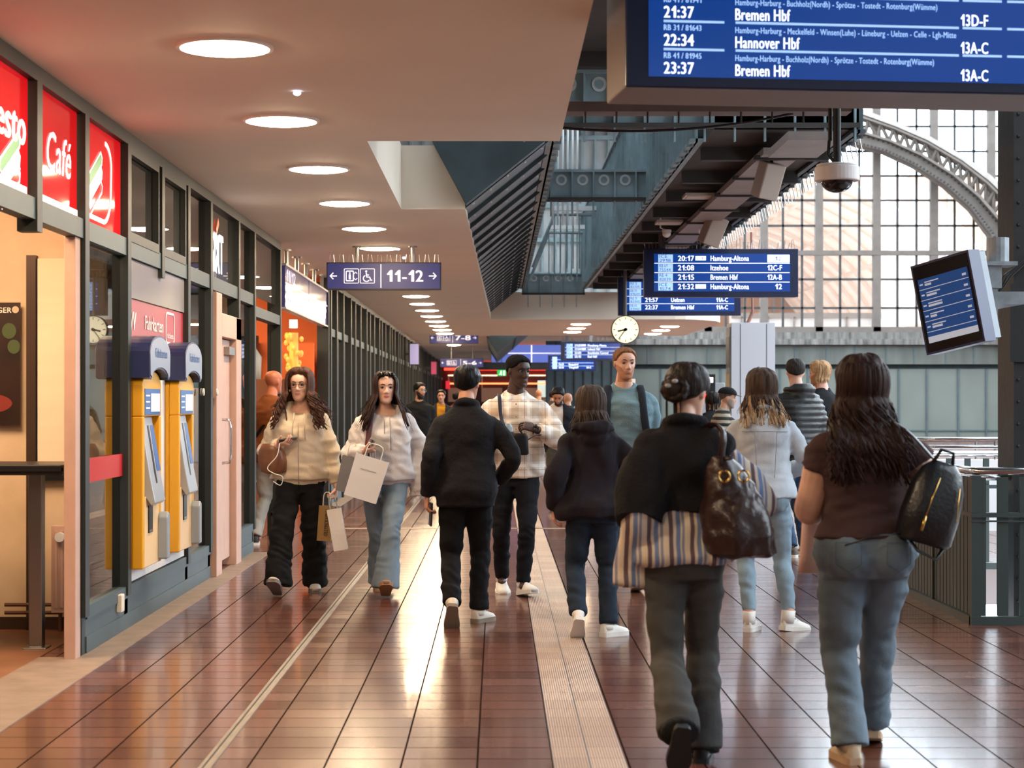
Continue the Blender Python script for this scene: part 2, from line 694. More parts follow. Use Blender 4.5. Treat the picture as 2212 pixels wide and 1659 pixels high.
# door between the glass bays
dm = MB()
dm.box((WX - .08, 15.45, 0), (WX + .05, 15.75, 2.36))
dm.box((WX - .08, 16.62, 0), (WX + .05, 16.93, 2.2))
dm.box((WX - .08, 15.75, 2.0), (WX + .05, 16.93, 2.2))
do = struct(dm.build('door_1', PINKP, bevel=.006))
dm = MB()
dm.box((WX - .05, 15.76, .08), (WX - .01, 16.6, 1.99))
dm.build('door_leaf', PINKP, do)
dm = MB()
dm.tube([(WX - .01, 16.1, .92), (WX + .06, 16.1, .93), (WX + .07, 16.1, 1.0), (WX + .07, 16.1, 1.22), (WX + .06, 16.1, 1.29), (WX - .01, 16.1, 1.3)], .014, 10)
dm.build('door_handle', CHROME, do, smooth=True)
dm = MB()
dm.box((WX - .01, 16.25, 1.86), (WX + .04, 16.6, 1.93))
dm.build('door_closer', SSTEEL, do)
# snack bar door jamb
jm = MB()
jm.box((WX - .065, 10.5, 0), (WX - .0, 10.62, TR0))
jm.box((WX - .06, 10.62, 0), (WX + .0, 10.66, TR0), mi=1)
struct(jm.build('door_2', [PINKP, FIN], bevel=.004))
# entrance lobby between the fronts
em = MB()
em.box((WX - .7, 18.1, 0), (WX - .62, 20.2, .16), mi=1)
em.box((WX - .12, 20.22, 0), (WX - .02, 20.34, 3.1), mi=0)
em.box((WX - .12, 25.78, 0), (WX + .04, 25.95, 3.1), mi=0)
em.box((WX - 1.0, 21.0, 2.2), (WX - .9, 25.6, 2.35), mi=0)
em.box((WX - 1.0, 21.0, 0), (WX - .9, 21.1, 2.35), mi=0)
em.box((WX - 1.0, 25.3, 0), (WX - .9, 25.4, 2.35), mi=0)
struct(em.build('door_3', [FIN, PINKP]))
# interior walls of the two shops behind the entrance
em = MB()
em.box((-6, 20.24, 0), (-3.4, 20.34, CZ), mi=1)
em.box((-3.45, 25.42, 0), (-2.5, 25.5, 2.25), mi=0)
em.box((-8, 25.9, 0), (-2.45, 26.0, CZ), mi=0)
struct(em.build('wall_shop', [ORANGEW, BROWNWALL]))

# ------------------------------------------------------------------ steel deck, girders and ribbed trough over the stairs
GX0, GX1, GX2 = .5, 1.8, 3.13
DZ = 3.8
mb = MB()
mb.box((GX1 + .08, 16.2, DZ + .02), (GX2, 39, DZ + .25))
mb.box((.41, -5.9, 4.32), (3.3, 13.6, 4.5))
mb.box((.41, -5.9, CT), (.5, 13.6, 4.4))
mb.box((.41, 13.6, 4.45), (1.3, 16.2, 4.6))
mb.box((.41, 16.0, 4.32), (1.3, 16.15, 6))
for k in range(12):
    mb.box((GX1 + .1, 17.4 + k * 1.8, DZ - .1), (GX2 - .05, 17.52 + k * 1.8, DZ + .03))
dk = struct(mb.build('roof_deck', DARK), 'sooty steel deck carried by teal girders above the walkway', 'steel deck')


def girder(x, y0, y1, z0, z1, m, side, name='girder'):
    """plate girder running in depth, with upright stiffeners on the face turned to `side`"""
    q = MB()
    q.box((x - .01, y0, z0), (x + .01, y1, z1))
    q.box((x - .09, y0, z1 - .03), (x + .09, y1, z1))
    q.box((x - .06, y0, z0), (x + .06, y1, z0 + .03))
    y = y0 + .2
    while y < y1:
        q.box((x + side * .01, y, z0 - .02), (x + side * .075, y + .02, z1 - .03))
        q.box((x + side * .01, y - .04, z0 - .01), (x + side * .03, y + .06, z1 - .03))
        y += .42
    return q.build(name, m, dk)


girder(GX0, 16.7, 39, DZ, 5.3, TEAL, 1)
girder(GX1, 16.9, 39, DZ, 5.3, TEAL, -1)
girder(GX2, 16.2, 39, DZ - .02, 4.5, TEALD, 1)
# spikes against pigeons along the outer girder
q = MB()
y = 16.5
while y < 39:
    q.cyl((GX2 + .05, y, DZ + .03), (GX2 + .09, y, DZ - .16), .006, 5)
    y += .22
q.build('bird_spike', SSTEEL, dk)['kind'] = 'stuff'


def cross_girder(y, x0, x1, z0, z1, holes, step, drop):
    q = MB()
    q.box((x0, y, z0), (x1, y + .02, z1))
    q.box((x0, y - .06, z0 - .04), (x1, y + .08, z0), mi=1)
    q.box((x0, y - .05, z1 - .03), (x1, y + .07, z1))
    x = x0 + step / 2
    while x < x1:
        q.box((x - .009, y - .05, z0 - drop), (x + .009, y, z1 - .03))
        x += step
    if holes:
        x = x0 + step
        M = Matrix.Translation((0, y - .002, 0))
        while x < x1 - .1:
            q.disc((x, holes), .065, M, .006, 16, mi=2)
            q.disc((x, holes), .04, M @ Matrix.Translation((0, -.004, 0)), .006, 16, mi=0)
            x += step
    return q.build('cross_girder', [TEAL, DARK, RIVET], dk)


cross_girder(16.2, GX0 - .4, GX2, 3.86, 4.32, 4.2, .26, .16)
cross_girder(22.0, GX0, GX1, DZ + .05, 4.18, 4.06, .25, .22)
cross_girder(38.6, GX0, GX1, DZ - .1, 4.1, 4.0, .25, .3)
q = MB()
q.box((-.86, 13.2, 3.5), (2.5, 13.42, 3.57))
q.box((-.8, 12.36, 3.745), (.4, 12.5, 3.8))
q.build('hanger_beam', mat('brown_steel', '#5d4a42', .65, var=.15), dk)
q = MB()
for k in range(14):
    q.cyl((-.7 + k * .22, 13.22, 3.5), (-.7 + k * .22, 13.22, 3.42), .008, 5)
q.build('hanger_rod', DARK, dk)['kind'] = 'stuff'
# slack cable below the opening
q = MB()
q.tube([V((-.2 + 2.3 * t, 13.3, 3.50 - .5 * t * (1 - t))) for t in [i / 16 for i in range(17)]], .01, 6)
q.build('cable', BLACKP, dk)
# grey cable tray along the soffit
q = MB()
q.box((2.33, 15.0, 3.55), (2.75, 16.1, 3.62))
q.box((2.33, 16.4, 3.62), (2.68, 34, 3.68))
for k in range(11):
    q.box((2.28, 16.6 + 1.5 * k, 3.6), (2.73, 16.66 + 1.5 * k, 3.64), mi=1)
q.build('cable_tray', [mat('grey_tray_paint', '#857a76', .6, var=.1), DARK], dk)
# ribbed trough between the low ceiling and the girder
q = MB()
q.prism([(-.58, 3.76), (-.28, 3.2), (.42, 3.76), (.42, 3.82), (-.58, 3.82)], 'y', 16.55, 16.72, mi=0)
q.prism([(-.30, 3.215), (.47, 3.835), (.47, 3.95), (-.36, 3.32)], 'y', 16.72, 39.2, mi=2)
y = 16.72
k = 0
while y < 39:
    big = y < 23
    st = 1.05 if big else .8
    dz = .10 if big else .05
    # each louvre plate laps over the next
    q.rings([[V((-.3 + .006 * k * 0, y, 3.17)), V((.47, y, 3.79)), V((.47, y, 3.85)), V((-.36, y, 3.19))],
             [V((-.26, y + st, 3.17 + dz)), V((.47, y + st, 3.79 + dz)), V((.47, y + st, 3.9)), V((-.36, y + st, 3.3))]], mi=1 if k % 2 else 2)
    n = 5
    for j in range(n):
        t = (j + .5) / n
        q.ell((-.3 + .77 * t, y + .05, 3.17 + .62 * t - .002), (.017, .017, .012), 6, 4, mi=3)
    y += st
    k += 1
q.prism([(-.56, 3.74), (-.31, 3.2), (-.36, 3.2), (-.6, 3.74)], 'y', 16.72, 39, mi=0)
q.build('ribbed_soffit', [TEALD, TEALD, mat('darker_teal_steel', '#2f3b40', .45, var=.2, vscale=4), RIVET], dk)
# second trough farther along
q = MB()
q.prism([(-.3, 3.17), (-.02, 2.72), (1.0, 3.6), (1.0, 3.75), (-.3, 3.75)], 'y', 49.0, 60.8)
for k in range(8):
    q.box((-.05, 49.5 + k * 1.4, 3.1), (.5, 49.56 + k * 1.4, 3.3))
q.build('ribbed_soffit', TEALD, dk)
q = MB()
for k in range(30):
    q.cbox((.9 + (k % 10) * .4, 50 + (k // 10) * 3, 3.55), (.06, 3, .1))
for k in range(5):
    q.box((.6, 49.2 + k * 2.4, 3.6), (5, 49.4 + k * 2.4, 3.8))
q.build('roof_beam', DARK, dk)
# stair flight with railing up inside the opening
q = MB()
for y, z in ((33.0, 0), (36.5, .0)):
    q.tube([(.62, y, 3.82), (1.0, y, 4.75), (1.74, y, 4.75)], .03, 8)
    for k in range(7):
        q.cyl((1.0 + k * .11, y, 3.8), (1.0 + k * .11, y, 4.75), .012, 6)
    q.box((.95, y - .05, 4.82), (1.78, y + .05, 4.9), mi=1)
    q.box((1.66, y - .05, 3.8), (1.74, y + .05, 4.8))
for k in range(6):
    q.cyl((.8 + k * .07, 27, 4.0), (.8 + k * .07, 27, 5.4), .014, 6, mi=1)
q.build('stair_railing', [TEAL, mat('pale_handrail', '#cfd2d2', .4)], dk)
# hall side wall seen up through the opening
q = MB()
q.box((-3, 44, 3.9), (5, 44.2, 8.4), mi=0)
for k in range(26):
    q.box((-3 + k * .31, 43.9, 3.9), (-2.95 + k * .31, 44, 8.4), mi=1)
for k in range(5):
    q.box((-3, 43.88, 4.4 + k * .8), (5, 44, 4.5 + k * .8), mi=1)
struct(q.build('wall_upper', [mat('grey_upper_panels', '#a4a6a8', .6, var=.2, vscale=1.5), TEAL]))

# ------------------------------------------------------------------ unseen hall roof strips and walls on the right, added to cut sky light
mb = MB()
for k in range(10):
    mb.box((3.3, -6 + k * 7.6, 21), (31, -6 + k * 7.6 + 3.2, 21.3))
mb.box((30, -6, -.3), (30.4, 70, 7))
mb.box((5, -6.2, 0), (30, -6, 21))
struct(mb.build('roof_shade_hall', mat('grey_shade_roof', '#6d6a68', .8)))

mb = MB()  # unseen slabs and walls added to dim daylight in the deck opening
for k in range(6):
    mb.box((-8, 10 + k * 6, 8.4), (5.5, 14 + k * 6, 8.6))
mb.box((-3.1, 10, CT), (-3, 46, 8.4))
mb.box((-3, 10.4, CT), (3, 10.5, 8.4))
struct(mb.build('roof_shade_upper', mat('grey_shade_roof', '#6d6a68', .8)))

# ------------------------------------------------------------------ arched end wall of the train hall
AY = 70.0
S = AY / FPX


def ax(px):
    return (px - VPX) * S


def az(py):
    return EYE + (VPY - py) * S


CONC = mat('streaked_grey_green_panel', '#484b46', .6, var=.4, vscale=1.2, bump=.1, bscale=8, stretch=(1.5, 1, .35))
STAIN = mat('streaked_concrete', '#5c5854', .75, var=.7, vscale=2.6, bump=.2, bscale=8, stretch=(2, 1, .3))
PANL = mat('pale_green_grey_panel', '#5a5f58', .55, var=.12, vscale=.5)
XL, XR = ax(1330), ax(2420)
mb = MB()
mb.box((XL, AY, az(735)), (XR, AY + .6, az(718)), mi=1)
mb.box((XL, AY - .35, az(745)), (XR, AY + .6, az(733)), mi=1)
mb.box((XL, AY - .1, az(787)), (XR, AY + .6, az(745)), mi=0)
mb.box((XL, AY + .4, az(800)), (XR, AY + .8, az(783)), mi=2)
mb.box((XL, AY + .1, -.3), (XR, AY + .5, az(797)), mi=3)
x = XL
k = 0
while x < XR:
    mb.box((x, AY - .13, az(787)), (x + .04, AY - .09, az(745)), mi=2)
    mb.box((x + .5, AY + .04, 0), (x + .56, AY + .12, az(797)), mi=2)
    x += 1.05 * (1.0 if k % 2 else 1.12)
    k += 1
mb.box((XL, AY + .05, .35), (XR, AY + .1, .4), mi=2)
struct(mb.build('wall_end', [CONC, STAIN, TEALD, PANL]))

IRON = mat('brown_grey_iron', '#5a524c', .65, var=.15, vscale=3, bump=.1, bscale=12)
IROND = mat('dark_iron_bar', '#262525', .6)


def arch_z(x, r=0.):
    """underside of the arch rib as a height over the position along the end wall"""
    px = VPX + x / S
    pts = [(1560, 352), (1700, 330), (1860, 330), (1950, 366), (2020, 408), (2070, 455), (2110, 500), (2145, 560), (2165, 640), (2175, 720)]
    xs = [p[0] for p in pts]
    ys = [p[1] for p in pts]
    return az(float(np.interp(px, xs, ys)) - r)


# glazed screen: thick mullions, thin bars
mb = MB()
THK = [1405, 1460, 1530, 1651, 1770, 1895, 2019, 2143, 2268]
for px in THK:
    mb.box((ax(px) - .14, AY + .0, az(716)), (ax(px) + .14, AY + .3, az(-260)), mi=0)
mb.box((XL, AY - .02, az(551)), (XR, AY + .3, az(541)), mi=0)
mb.box((XL, AY + .0, az(718)), (XR, AY + .35, az(706)), mi=0)
px = 1362
while px < 2400:
    mb.box((ax(px) - .04, AY + .1, az(716)), (ax(px) + .04, AY + .2, az(-260)), mi=1)
    px += 41.3
for py in (665, 603, 487, 432, 379, 326, 272, 218, 164, 110, 56, 2, -52, -106, -160, -214):
    mb.box((XL, AY + .1, az(py) - .04), (XR, AY + .2, az(py) + .04), mi=1)
gw = struct(mb.build('window_100', [IRON, IROND]))
mb = MB()
mb.box((XL, AY + .14, az(716)), (XR, AY + .16, az(-260)))
mb.build('pane', PANEB, gw)
# the riveted arch rib with its lattice
mb = MB()
C0, RA = None, None
P = [(1560, 372), (1640, 338), (1730, 318), (1830, 318), (1900, 336), (1965, 366), (2030, 408), (2085, 458), (2125, 512), (2150, 580), (2160, 660), (2163, 740)]
Q = [(1540, 262), (1640, 232), (1730, 218), (1840, 240), (1925, 272), (1995, 302), (2070, 345), (2125, 385), (2185, 440), (2225, 520), (2240, 640), (2243, 740)]


def band(A, B, y0, y1, mi=0):
    r = []
    for a, b in zip(A, B):
        r.append([V((ax(a[0]), y0, az(a[1]))), V((ax(b[0]), y0, az(b[1]))), V((ax(b[0]), y1, az(b[1]))), V((ax(a[0]), y1, az(a[1])))])
    mb.rings(r, mi=mi)


def lerp2(a, b, t):
    return (a[0] + (b[0] - a[0]) * t, a[1] + (b[1] - a[1]) * t)


def mid(t):
    return [lerp2(a, b, t) for a, b in zip(P, Q)]


band(P, mid(.36), AY - .9, AY - .75)
band(P, mid(.05), AY - 1.15, AY - .3)
band(mid(.33), mid(.40), AY - 1.15, AY - .3)
band(mid(.74), mid(.80), AY - 1.15, AY - .5)
band(mid(.86), Q, AY - 1.0, AY - .3, 1)


def dense(C, n):
    out = []
    for i in range(len(C) - 1):
        for j in range(n):
            out.append(lerp2(C[i], C[i + 1], j / n))
    return out + [C[-1]]


A_, B_ = dense(mid(.38), 3), dense(mid(.77), 3)
for i in range(len(A_) - 1):
    for u, w in ((A_[i], B_[i]), (B_[i], A_[i + 1])):
        a = V((ax(u[0]), AY - .9, az(u[1])))
        b = V((ax(w[0]), AY - .9, az(w[1])))
        mb.tube([a, b], .07, 4)
R_ = dense(mid(.04), 9)
for u in R_:
    mb.ell((ax(u[0]), AY - 1.17, az(u[1])), (.05, .04, .05), 6, 4, mi=2)
R_ = dense(mid(.31), 7)
for u in R_:
    mb.ell((ax(u[0]), AY - .92, az(u[1])), (.045, .03, .045), 6, 4, mi=2)
o = mb.build('arch_rib', [IRON, mat('pale_arch_flange', '#938c86', .6, var=.1), IROND])
struct(o, 'curved riveted iron arch with zigzag lattice across the tall glass screen', 'iron arch')

# ------------------------------------------------------------------ what stands beyond the glass: a vaulted hall and white buildings
VAULT = mat('salmon_vault_boards', '#e2bfa9', .8, var=.1, vscale=.3)
nt = VAULT.node_tree
tl = nt.nodes.new('ShaderNodeBsdfTranslucent')
tl.inputs['Color'].default_value = hexc('#f6dfd0')
ms = nt.nodes.new('ShaderNodeMixShader')
ms.inputs[0].default_value = .10
nt.links.new(nt.nodes['Principled BSDF'].outputs[0], ms.inputs[1])
nt.links.new(tl.outputs[0], ms.inputs[2])
nt.links.new(ms.outputs[0], nt.nodes['Material Output'].inputs[0])
mb = MB()
rr = []
for i in range(25):
    a = pi * i / 24
    rr.append([V((12.5 - 10.2 * cos(a), y, 1 + 11.0 * sin(a))) for y in (84, 128)])
mb.rings([list(z) for z in rr], cap=False, closed=False, mi=0)
for k in range(15):
    y = 84 + k * 3.1
    mb.tube([V((12.5 - 10 * cos(pi * i / 24), y, 1 + 10.8 * sin(pi * i / 24))) for i in range(25)], .14, 4, mi=1)
for k in range(11):
    a = pi * (k + 1) / 12
    mb.tube([V((12.5 - 9.9 * cos(a), 84, 1 + 10.7 * sin(a))), V((12.5 - 9.9 * cos(a), 128, 1 + 10.7 * sin(a)))], .10, 4, mi=1)
struct(mb.build('roof_vault', [VAULT, mat('pale_vault_rib', '#f2e2d6', .7)]))
mb = MB()
mb.box((1, 128, -1), (36, 128.3, 17), mi=0)
for k in range(14):
    mb.box((2 + k * 2.4, 127.8, 1), (2.15 + k * 2.4, 128, 16), mi=1)
mb.box((12.5, 100, 0), (21, 101, 6.2), mi=2)
mb.box((12.5, 99.8, 5.9), (21, 100, 6.2), mi=1)
for k in range(6):
    mb.box((13 + k * 1.4, 99.8, 0), (13.08 + k * 1.4, 100, 6), mi=1)
mb.box((0, 82.6, -.4), (40, 128, -.2), mi=2)
struct(mb.build('backdrop_hall', [mat('salmon_far_wall', '#b48f78', .8, var=.15, vscale=.4), mat('grey_far_bar', '#9a9490', .7), mat('white_render', '#ecebea', .7)]))

# ------------------------------------------------------------------ round ceiling lights
LENS = mat('lit_lamp_lens', '#fff4e6', .5, emit=LAMP_COL, estr=LAMP_STR)
RIMM = mat('lamp_rim', '#e9e2dc', .4)


def downlight(x, y, label, group):
    t = empty('ceiling_light', (x, y, CZ), 0, label, 'ceiling light', group)
    q = MB()
    n = 32
    rs = []
    for r, z in ((.215, 0.0), (.235, 0.0), (.235, -.012), (.215, -.014)):
        rs.append([V((r * cos(2 * pi * j / n), r * sin(2 * pi * j / n), z)) for j in range(n)])
    q.rings(rs + [rs[0]], cap=False)
    q.build('rim', RIMM, t, smooth=False)
    q = MB()
    rs = []
    for r, z in ((.216, -.001), (.214, -.012), (.17, -.022), (.1, -.03), (.02, -.033)):
        rs.append([V((r * cos(2 * pi * j / n), r * sin(2 * pi * j / n), z)) for j in range(n)])
    q.rings(rs, cap=True)
    q.build('diffuser', LENS, t, smooth=True)
    return t


k = 0
for i in range(-5, 21):
    y = 9.05 + 2.36 * i
    if i < 0:
        lab = 'round downlight in the low ceiling, out of the picture towards the viewer'
        if i < -3:
            continue
        downlight(-1.32, y, '%s round ceiling light behind the picture edge above the shop fronts' % ORD[-i - 1], 'downlights along the shop fronts')
    else:
        downlight(-1.32, y, 'lit round downlight, %s from the viewer in the row along the shop fronts' % ORD[i], 'downlights along the shop fronts')
for i in range(3):
    downlight(1.83 + .0 * i, 41.2 + 2.3 * i, '%s of three lit round downlights in the wide ceiling beyond the white fascia' % ORD[i], 'downlights in the far wide ceiling')
    downlight(3.9, 42.4 + 2.3 * i, '%s faint downlight near the rounded corner of the far ceiling, right of the clock' % ORD[i], 'downlights in the far wide ceiling')
# small sensor lamps
for y, w in ((10.35, 'nearest, before the second downlight'), (20.9, 'behind the first direction sign'), (22.2, 'below the hanging rods')):
    q = MB()
    q.ell((0, 0, -.012), (.022, .022, .014), 12, 6)
    o = q.build('signal_lamp', mat('blue_white_led', '#dfe6ff', .4, emit=(.65, .75, 1.0), estr=6))
    o.location = (-1.11, y, CZ)
    tag(o, 'tiny blue-white pilot lamp in the ceiling, %s' % w, 'lamp')

# ------------------------------------------------------------------ red snack bar sign panels
REDS = mat('lit_red_sign_sheet', '#c8101c', .06, emit='#e0101c', estr=.45)
WHS = mat('lit_white_lettering', '#f4efe9', .4, emit=(1, .96, .92), estr=.9)
GRS = mat('green_stripe', '#0e7a3c', .4, emit=hexc('#0e7a3c')[:3], estr=.6)
SX = WX - .02


def sign_panel(y0, y1, label):
    t = empty('sign_panel', (SX, y0, TR1), 0, label, 'sign', 'red lit panels over the snack bar')
    q = MB()
    q.box((-.02, 0, 0), (.0, y1 - y0, 3.09 - TR1))
    q.build('sheet', REDS, t)
    return t


def on_front(z0=0):
    """x runs along the front (+y), z up, facing the walkway"""
    return Matrix.Translation((.001, 0, z0)) @ Matrix.Rotation(pi / 2, 4, 'Z')


def logo(M, q):
    # slanted rolls: green, white and outlined
    for k, mi in ((0, 1), (1, 0), (2, 0)):
        c = (0, -.085 * k)
        pts = [(-.17, -.07), (.16, .10), (.20, .07), (.19, .03), (-.14, -.14), (-.19, -.12)]
        poly = [(p[0] + c[0], p[1] + c[1]) for p in pts]
        if k < 2:
            a = [M @ V((p[0], 0, p[1])) for p in poly]
            b = [M @ V((p[0], -.003, p[1])) for p in poly]
            q.rings([a, b], mi=mi)
        q.stroke(poly, .012, M @ Matrix.Translation((0, -.003, 0)), .002, True, mi=0)


t = sign_panel(7.9, 9.51, 'red lit sign panel with white letters and green rolls, cut by the picture edge')
text('Pesto', .19, (.004, .84, .25), WHS, t, pi / 2, bold=.35, shear=.10, squeeze=.72)
q = MB()
logo(on_front() @ Matrix.Translation((1.24, 0, .20)), q)
q.stroke([(.3, .03), (1.58, .03)], .035, on_front(), .003)
q.build('emblem', [WHS, GRS], t)
t = sign_panel(9.66, 10.62, 'red lit sign panel reading Café above the snack bar entrance')
text('Café', .21, (.004, .24, .2), WHS, t, pi / 2, bold=.1, shear=.22, squeeze=.56)
q = MB()
q.stroke([(0, .03), (.96, .03)], .035, on_front(), .003)
q.build('lower_line', WHS, t)
t = sign_panel(10.78, 11.85, 'red lit sign panel with curved white border ending the snack bar sign')
q = MB()
pts = [(.0, .05), (.55, .05)] + [(.55 + .22 * sin(a), .27 - .22 * cos(a)) for a in [pi / 2 * i / 8 for i in range(9)]] + [(.78, .40)] + [(.60 + .18 * cos(a), .40 + .13 * sin(a)) for a in [pi / 2 * i / 8 for i in range(9)]]
q.stroke(pts, .028, on_front(), .003)
logo(on_front() @ Matrix.Translation((.30, 0, .36)), q)
q.build('emblem', [WHS, GRS], t)

# ------------------------------------------------------------------ snack bar interior
t = empty('high_table', (-2.85, 11.0, 0), 0, 'black bar-height table with one steel leg inside the snack bar doorway', 'table')
q = MB()
q.box((-.72, -.32, 1.03), (.36, .32, 1.075))
q.box((-.30, -.33, 1.05), (.36, .33, 1.09))
q.build('table_top', BLACKP, t, bevel=.006)
q = MB()
q.box((.10, -.04, 0.01), (.18, .04, 1.03))
q.box((.07, -.07, 0.0), (.21, .07, .012))
q.build('leg', SSTEEL, t, bevel=.008)
t = empty('counter_shelf', (-3.02, 10.9, 0), 0, 'narrow dark counter end with steel edge at the left picture border', 'counter')
q = MB()
q.box((-.4, -.15, 0.0), (.02, .1, 1.0), mi=0)
for z in (.25, .5, .75):
    q.box((-.4, -.155, z - .012), (.022, -.15, z + .012), mi=1)
q.build('body', [mat('brown_grey_counter', '#5a4a44', .5), SSTEEL], t)
# dark frame and blind panel on the rear wall
q = MB()
q.box((-2.99, 11.86, 0), (-2.93, 11.92, 2.38))
q.box((-3.6, 11.9, 0), (-2.45, 11.92, .08))
struct(q.build('trim_6', mat('dark_bronze_frame', '#4a382e', .35, .4)))
q = MB()
q.box((-.44, -.03, 1.0), (.0, 0, 2.36), mi=0)
q.box((-.44, -.035, .95), (.0, 0.0, 1.0), mi=1)
q.box((-.45, -.025, 1.0), (-.42, -.0, 2.36), mi=1)
o = q.build('roller_blind', [mat('cream_blind_fabric', '#e2cdb0', .8, var=.03, vscale=3, bump=.1, bscale=90, stretch=(.2, 1, 8)), BLACKP])
o.location = (-2.48, 11.9, 0)
tag(o, 'cream fabric panel closing the window behind the bar table', 'blind')
t = empty('poster', (-3.0, 11.88, 1.3), 0, 'dark food poster with pale disc on the snack bar wall', 'poster')
q = MB()
q.box((-.8, -.012, 0), (-.03, 0, .78))
q.build('print', mat('dark_brown_poster_print', '#2b1913', .35, var=.6, vscale=3), t)
M = Matrix.Translation((0, -.012, 0))
for nm, c, r_, rz_, mm in (('bun_print', (-.30, .55), .1, .1, mat('pale_bun', '#c4aa90', .5)), ('leaf_print', (-.1, .60), .045, .05, mat('leaf_green', '#3c4a22', .6)), ('leaf_print', (-.07, .50), .04, .045, mat('leaf_green', '#3c4a22', .6)),
                           ('tomato_print', (-.22, .14), .14, .06, mat('tomato_red', '#7c2416', .5)), ('bird_print', (-.06, .735), .022, .022, mat('pale_bun', '#c4aa90', .5))):
    q = MB()
    q.disc(c, r_, M, .002, 20, rz=rz_)
    q.build(nm, mm, t)
text('BERGER', .034, (-.26, -.014, .715), mat('poster_lettering', '#e5dccf', .5), t, 0, bold=.2)
q = MB()
q.box((0, -.006, 0), (.13, 0, .30))
o = q.build('menu_card', mat('white_card', '#dcd6cf', .6))
o.location = (-3.01, 10.62, 1.08)
tag(o, 'white menu card standing on the bar table at the picture edge', 'card')
t = empty('radiator', (-2.81, 11.8, .12), 0, 'pinkish white panel radiator below the bar table', 'radiator')
q = MB()
q.box((0, -.03, 0), (.2, .06, .55))
for k in range(5):
    q.box((.02 + k * .036, -.036, .03), (.04 + k * .036, -.03, .52))
q.build('panel', PINKP, t, bevel=.01)
q = MB()
q.cyl((.06, -.07, .48), (.06, -.03, .48), .03, 16)
q.build('valve_knob', WHITEP, t)
q = MB()
q.tube([(-.30, 0, -.0), (.05, 0, -.0)], .012, 8)
q.tube([(-.30, 0, .05), (.0, 0, .05)], .012, 8)
q.tube([(.05, 0, .02), (.05, 0, -.12)], .012, 8)
q.build('pipe', mat('copper_brown_pipe', '#6e4a38', .4, .5), t)


def shop_fill_light(x, y, z, sx, sy, strength, col, label):  # glowing panel added only to brighten a shop interior
    q = MB()
    q.box((-sx / 2, -sy / 2, -.03), (sx / 2, sy / 2, 0))
    o = q.build('added_fill_panel', mat('fill_panel_glow_%d' % int(strength), '#ffffff', .5, emit=col, estr=strength))
    o.location = (x, y, z)
    return tag(o, label, 'ceiling light')


shop_fill_light(-3.5, 9.9, CZ - .02, 1.4, 1.6, 24, (1, .70, .42), 'added warm fill light panel in the snack bar ceiling')
shop_fill_light(-4.5, 14.6, CZ - .02, 1.2, 3.0, 4, (1, .78, .58), 'added fill light panel in the ceiling behind the ticket machines')
shop_fill_light(-4.2, 23.0, CZ - .02, 1.6, 2.6, 26, (1, .72, .45), 'added warm fill light panel in the orange shop ceiling')
shop_fill_light(-3.3, 19.0, CZ - .02, .8, 1.4, 6, (1, .72, .45), 'added warm fill light panel in the entrance lobby ceiling')
shop_fill_light(-5.0, 40, CZ - .02, 1.6, 24, 2.5, (1, .8, .6), 'added long fill light panel in the far shop ceiling')

# red tape on the glass, socket box on the base
q = MB()
q.box((WX - .02, 10.78, .98), (WX - .012, 11.87, 1.12))
tag(q.build('marking_tape', mat('red_tape', '#b0141c', .4)), 'red warning tape across the first glass pane', 'tape')
q = MB()
q.box((-.0, 0, 0), (.035, .09, .11))
o = q.build('socket_box', mat('cream_plastic', '#d8cbb8', .5), bevel=.006)
o.location = (WX, 11.62, .14)
tag(o, 'small cream junction box at the foot of the green front', 'box')

# ------------------------------------------------------------------ ticket bay
q = MB()
q.box((WX - .02, 11.99, .285), (WX - .005, 14.17, 1.83))
o = tag(q.build('backing_board', WHITEP), 'white backing board behind the two yellow ticket machines', 'board')
q = MB()
q.box((WX - .02, 11.99, 2.125), (WX - .005, 14.17, TR0 - .005))
q.build('fascia_panel', mat('grey_gloss_panel', '#8b8787', .18), wl)['label'] = 'glossy grey panel'
t = empty('ticket_sign', (WX - .015, 11.98, 1.84), 0, 'dull red sign reading Fahrkarten above the ticket machines', 'sign')
q = MB()
q.box((-.02, 0, 0), (.0, 2.2, .28))
q.build('sheet', mat('dull_red_sheet', '#a02a33', .35), t)
WL = mat('white_letter', '#e6dcd8', .5)
text('HVV', .12, (.003, .02, .08), WL, t, pi / 2, bold=.3, shear=.2, squeeze=.33)
text('Fahrkarten', .095, (.003, .66, .10), WL, t, pi / 2, bold=.15, squeeze=.68)
q = MB()
q.stroke(rrect(1.45, .035, 1.80, .25, .05), .016, on_front(), .003, True)
q.build('outline', WL, t)
text('tickets', .04, (.004, 1.5, .07), WL, t, pi / 2, bold=.1, squeeze=.25)

YEL = mat('yellow_machine_paint', '#d99a10', .4, var=.04, vscale=3)
YELP = mat('pale_yellow_front', '#e6bf8c', .35, var=.04, vscale=3)
NAVY = mat('navy_plastic', '#1c2550', .35)
HOODM = mat('silver_blue_hood', '#8d97aa', .3, .3)
BLUEL = mat('blue_label', '#2f5f9e', .4)


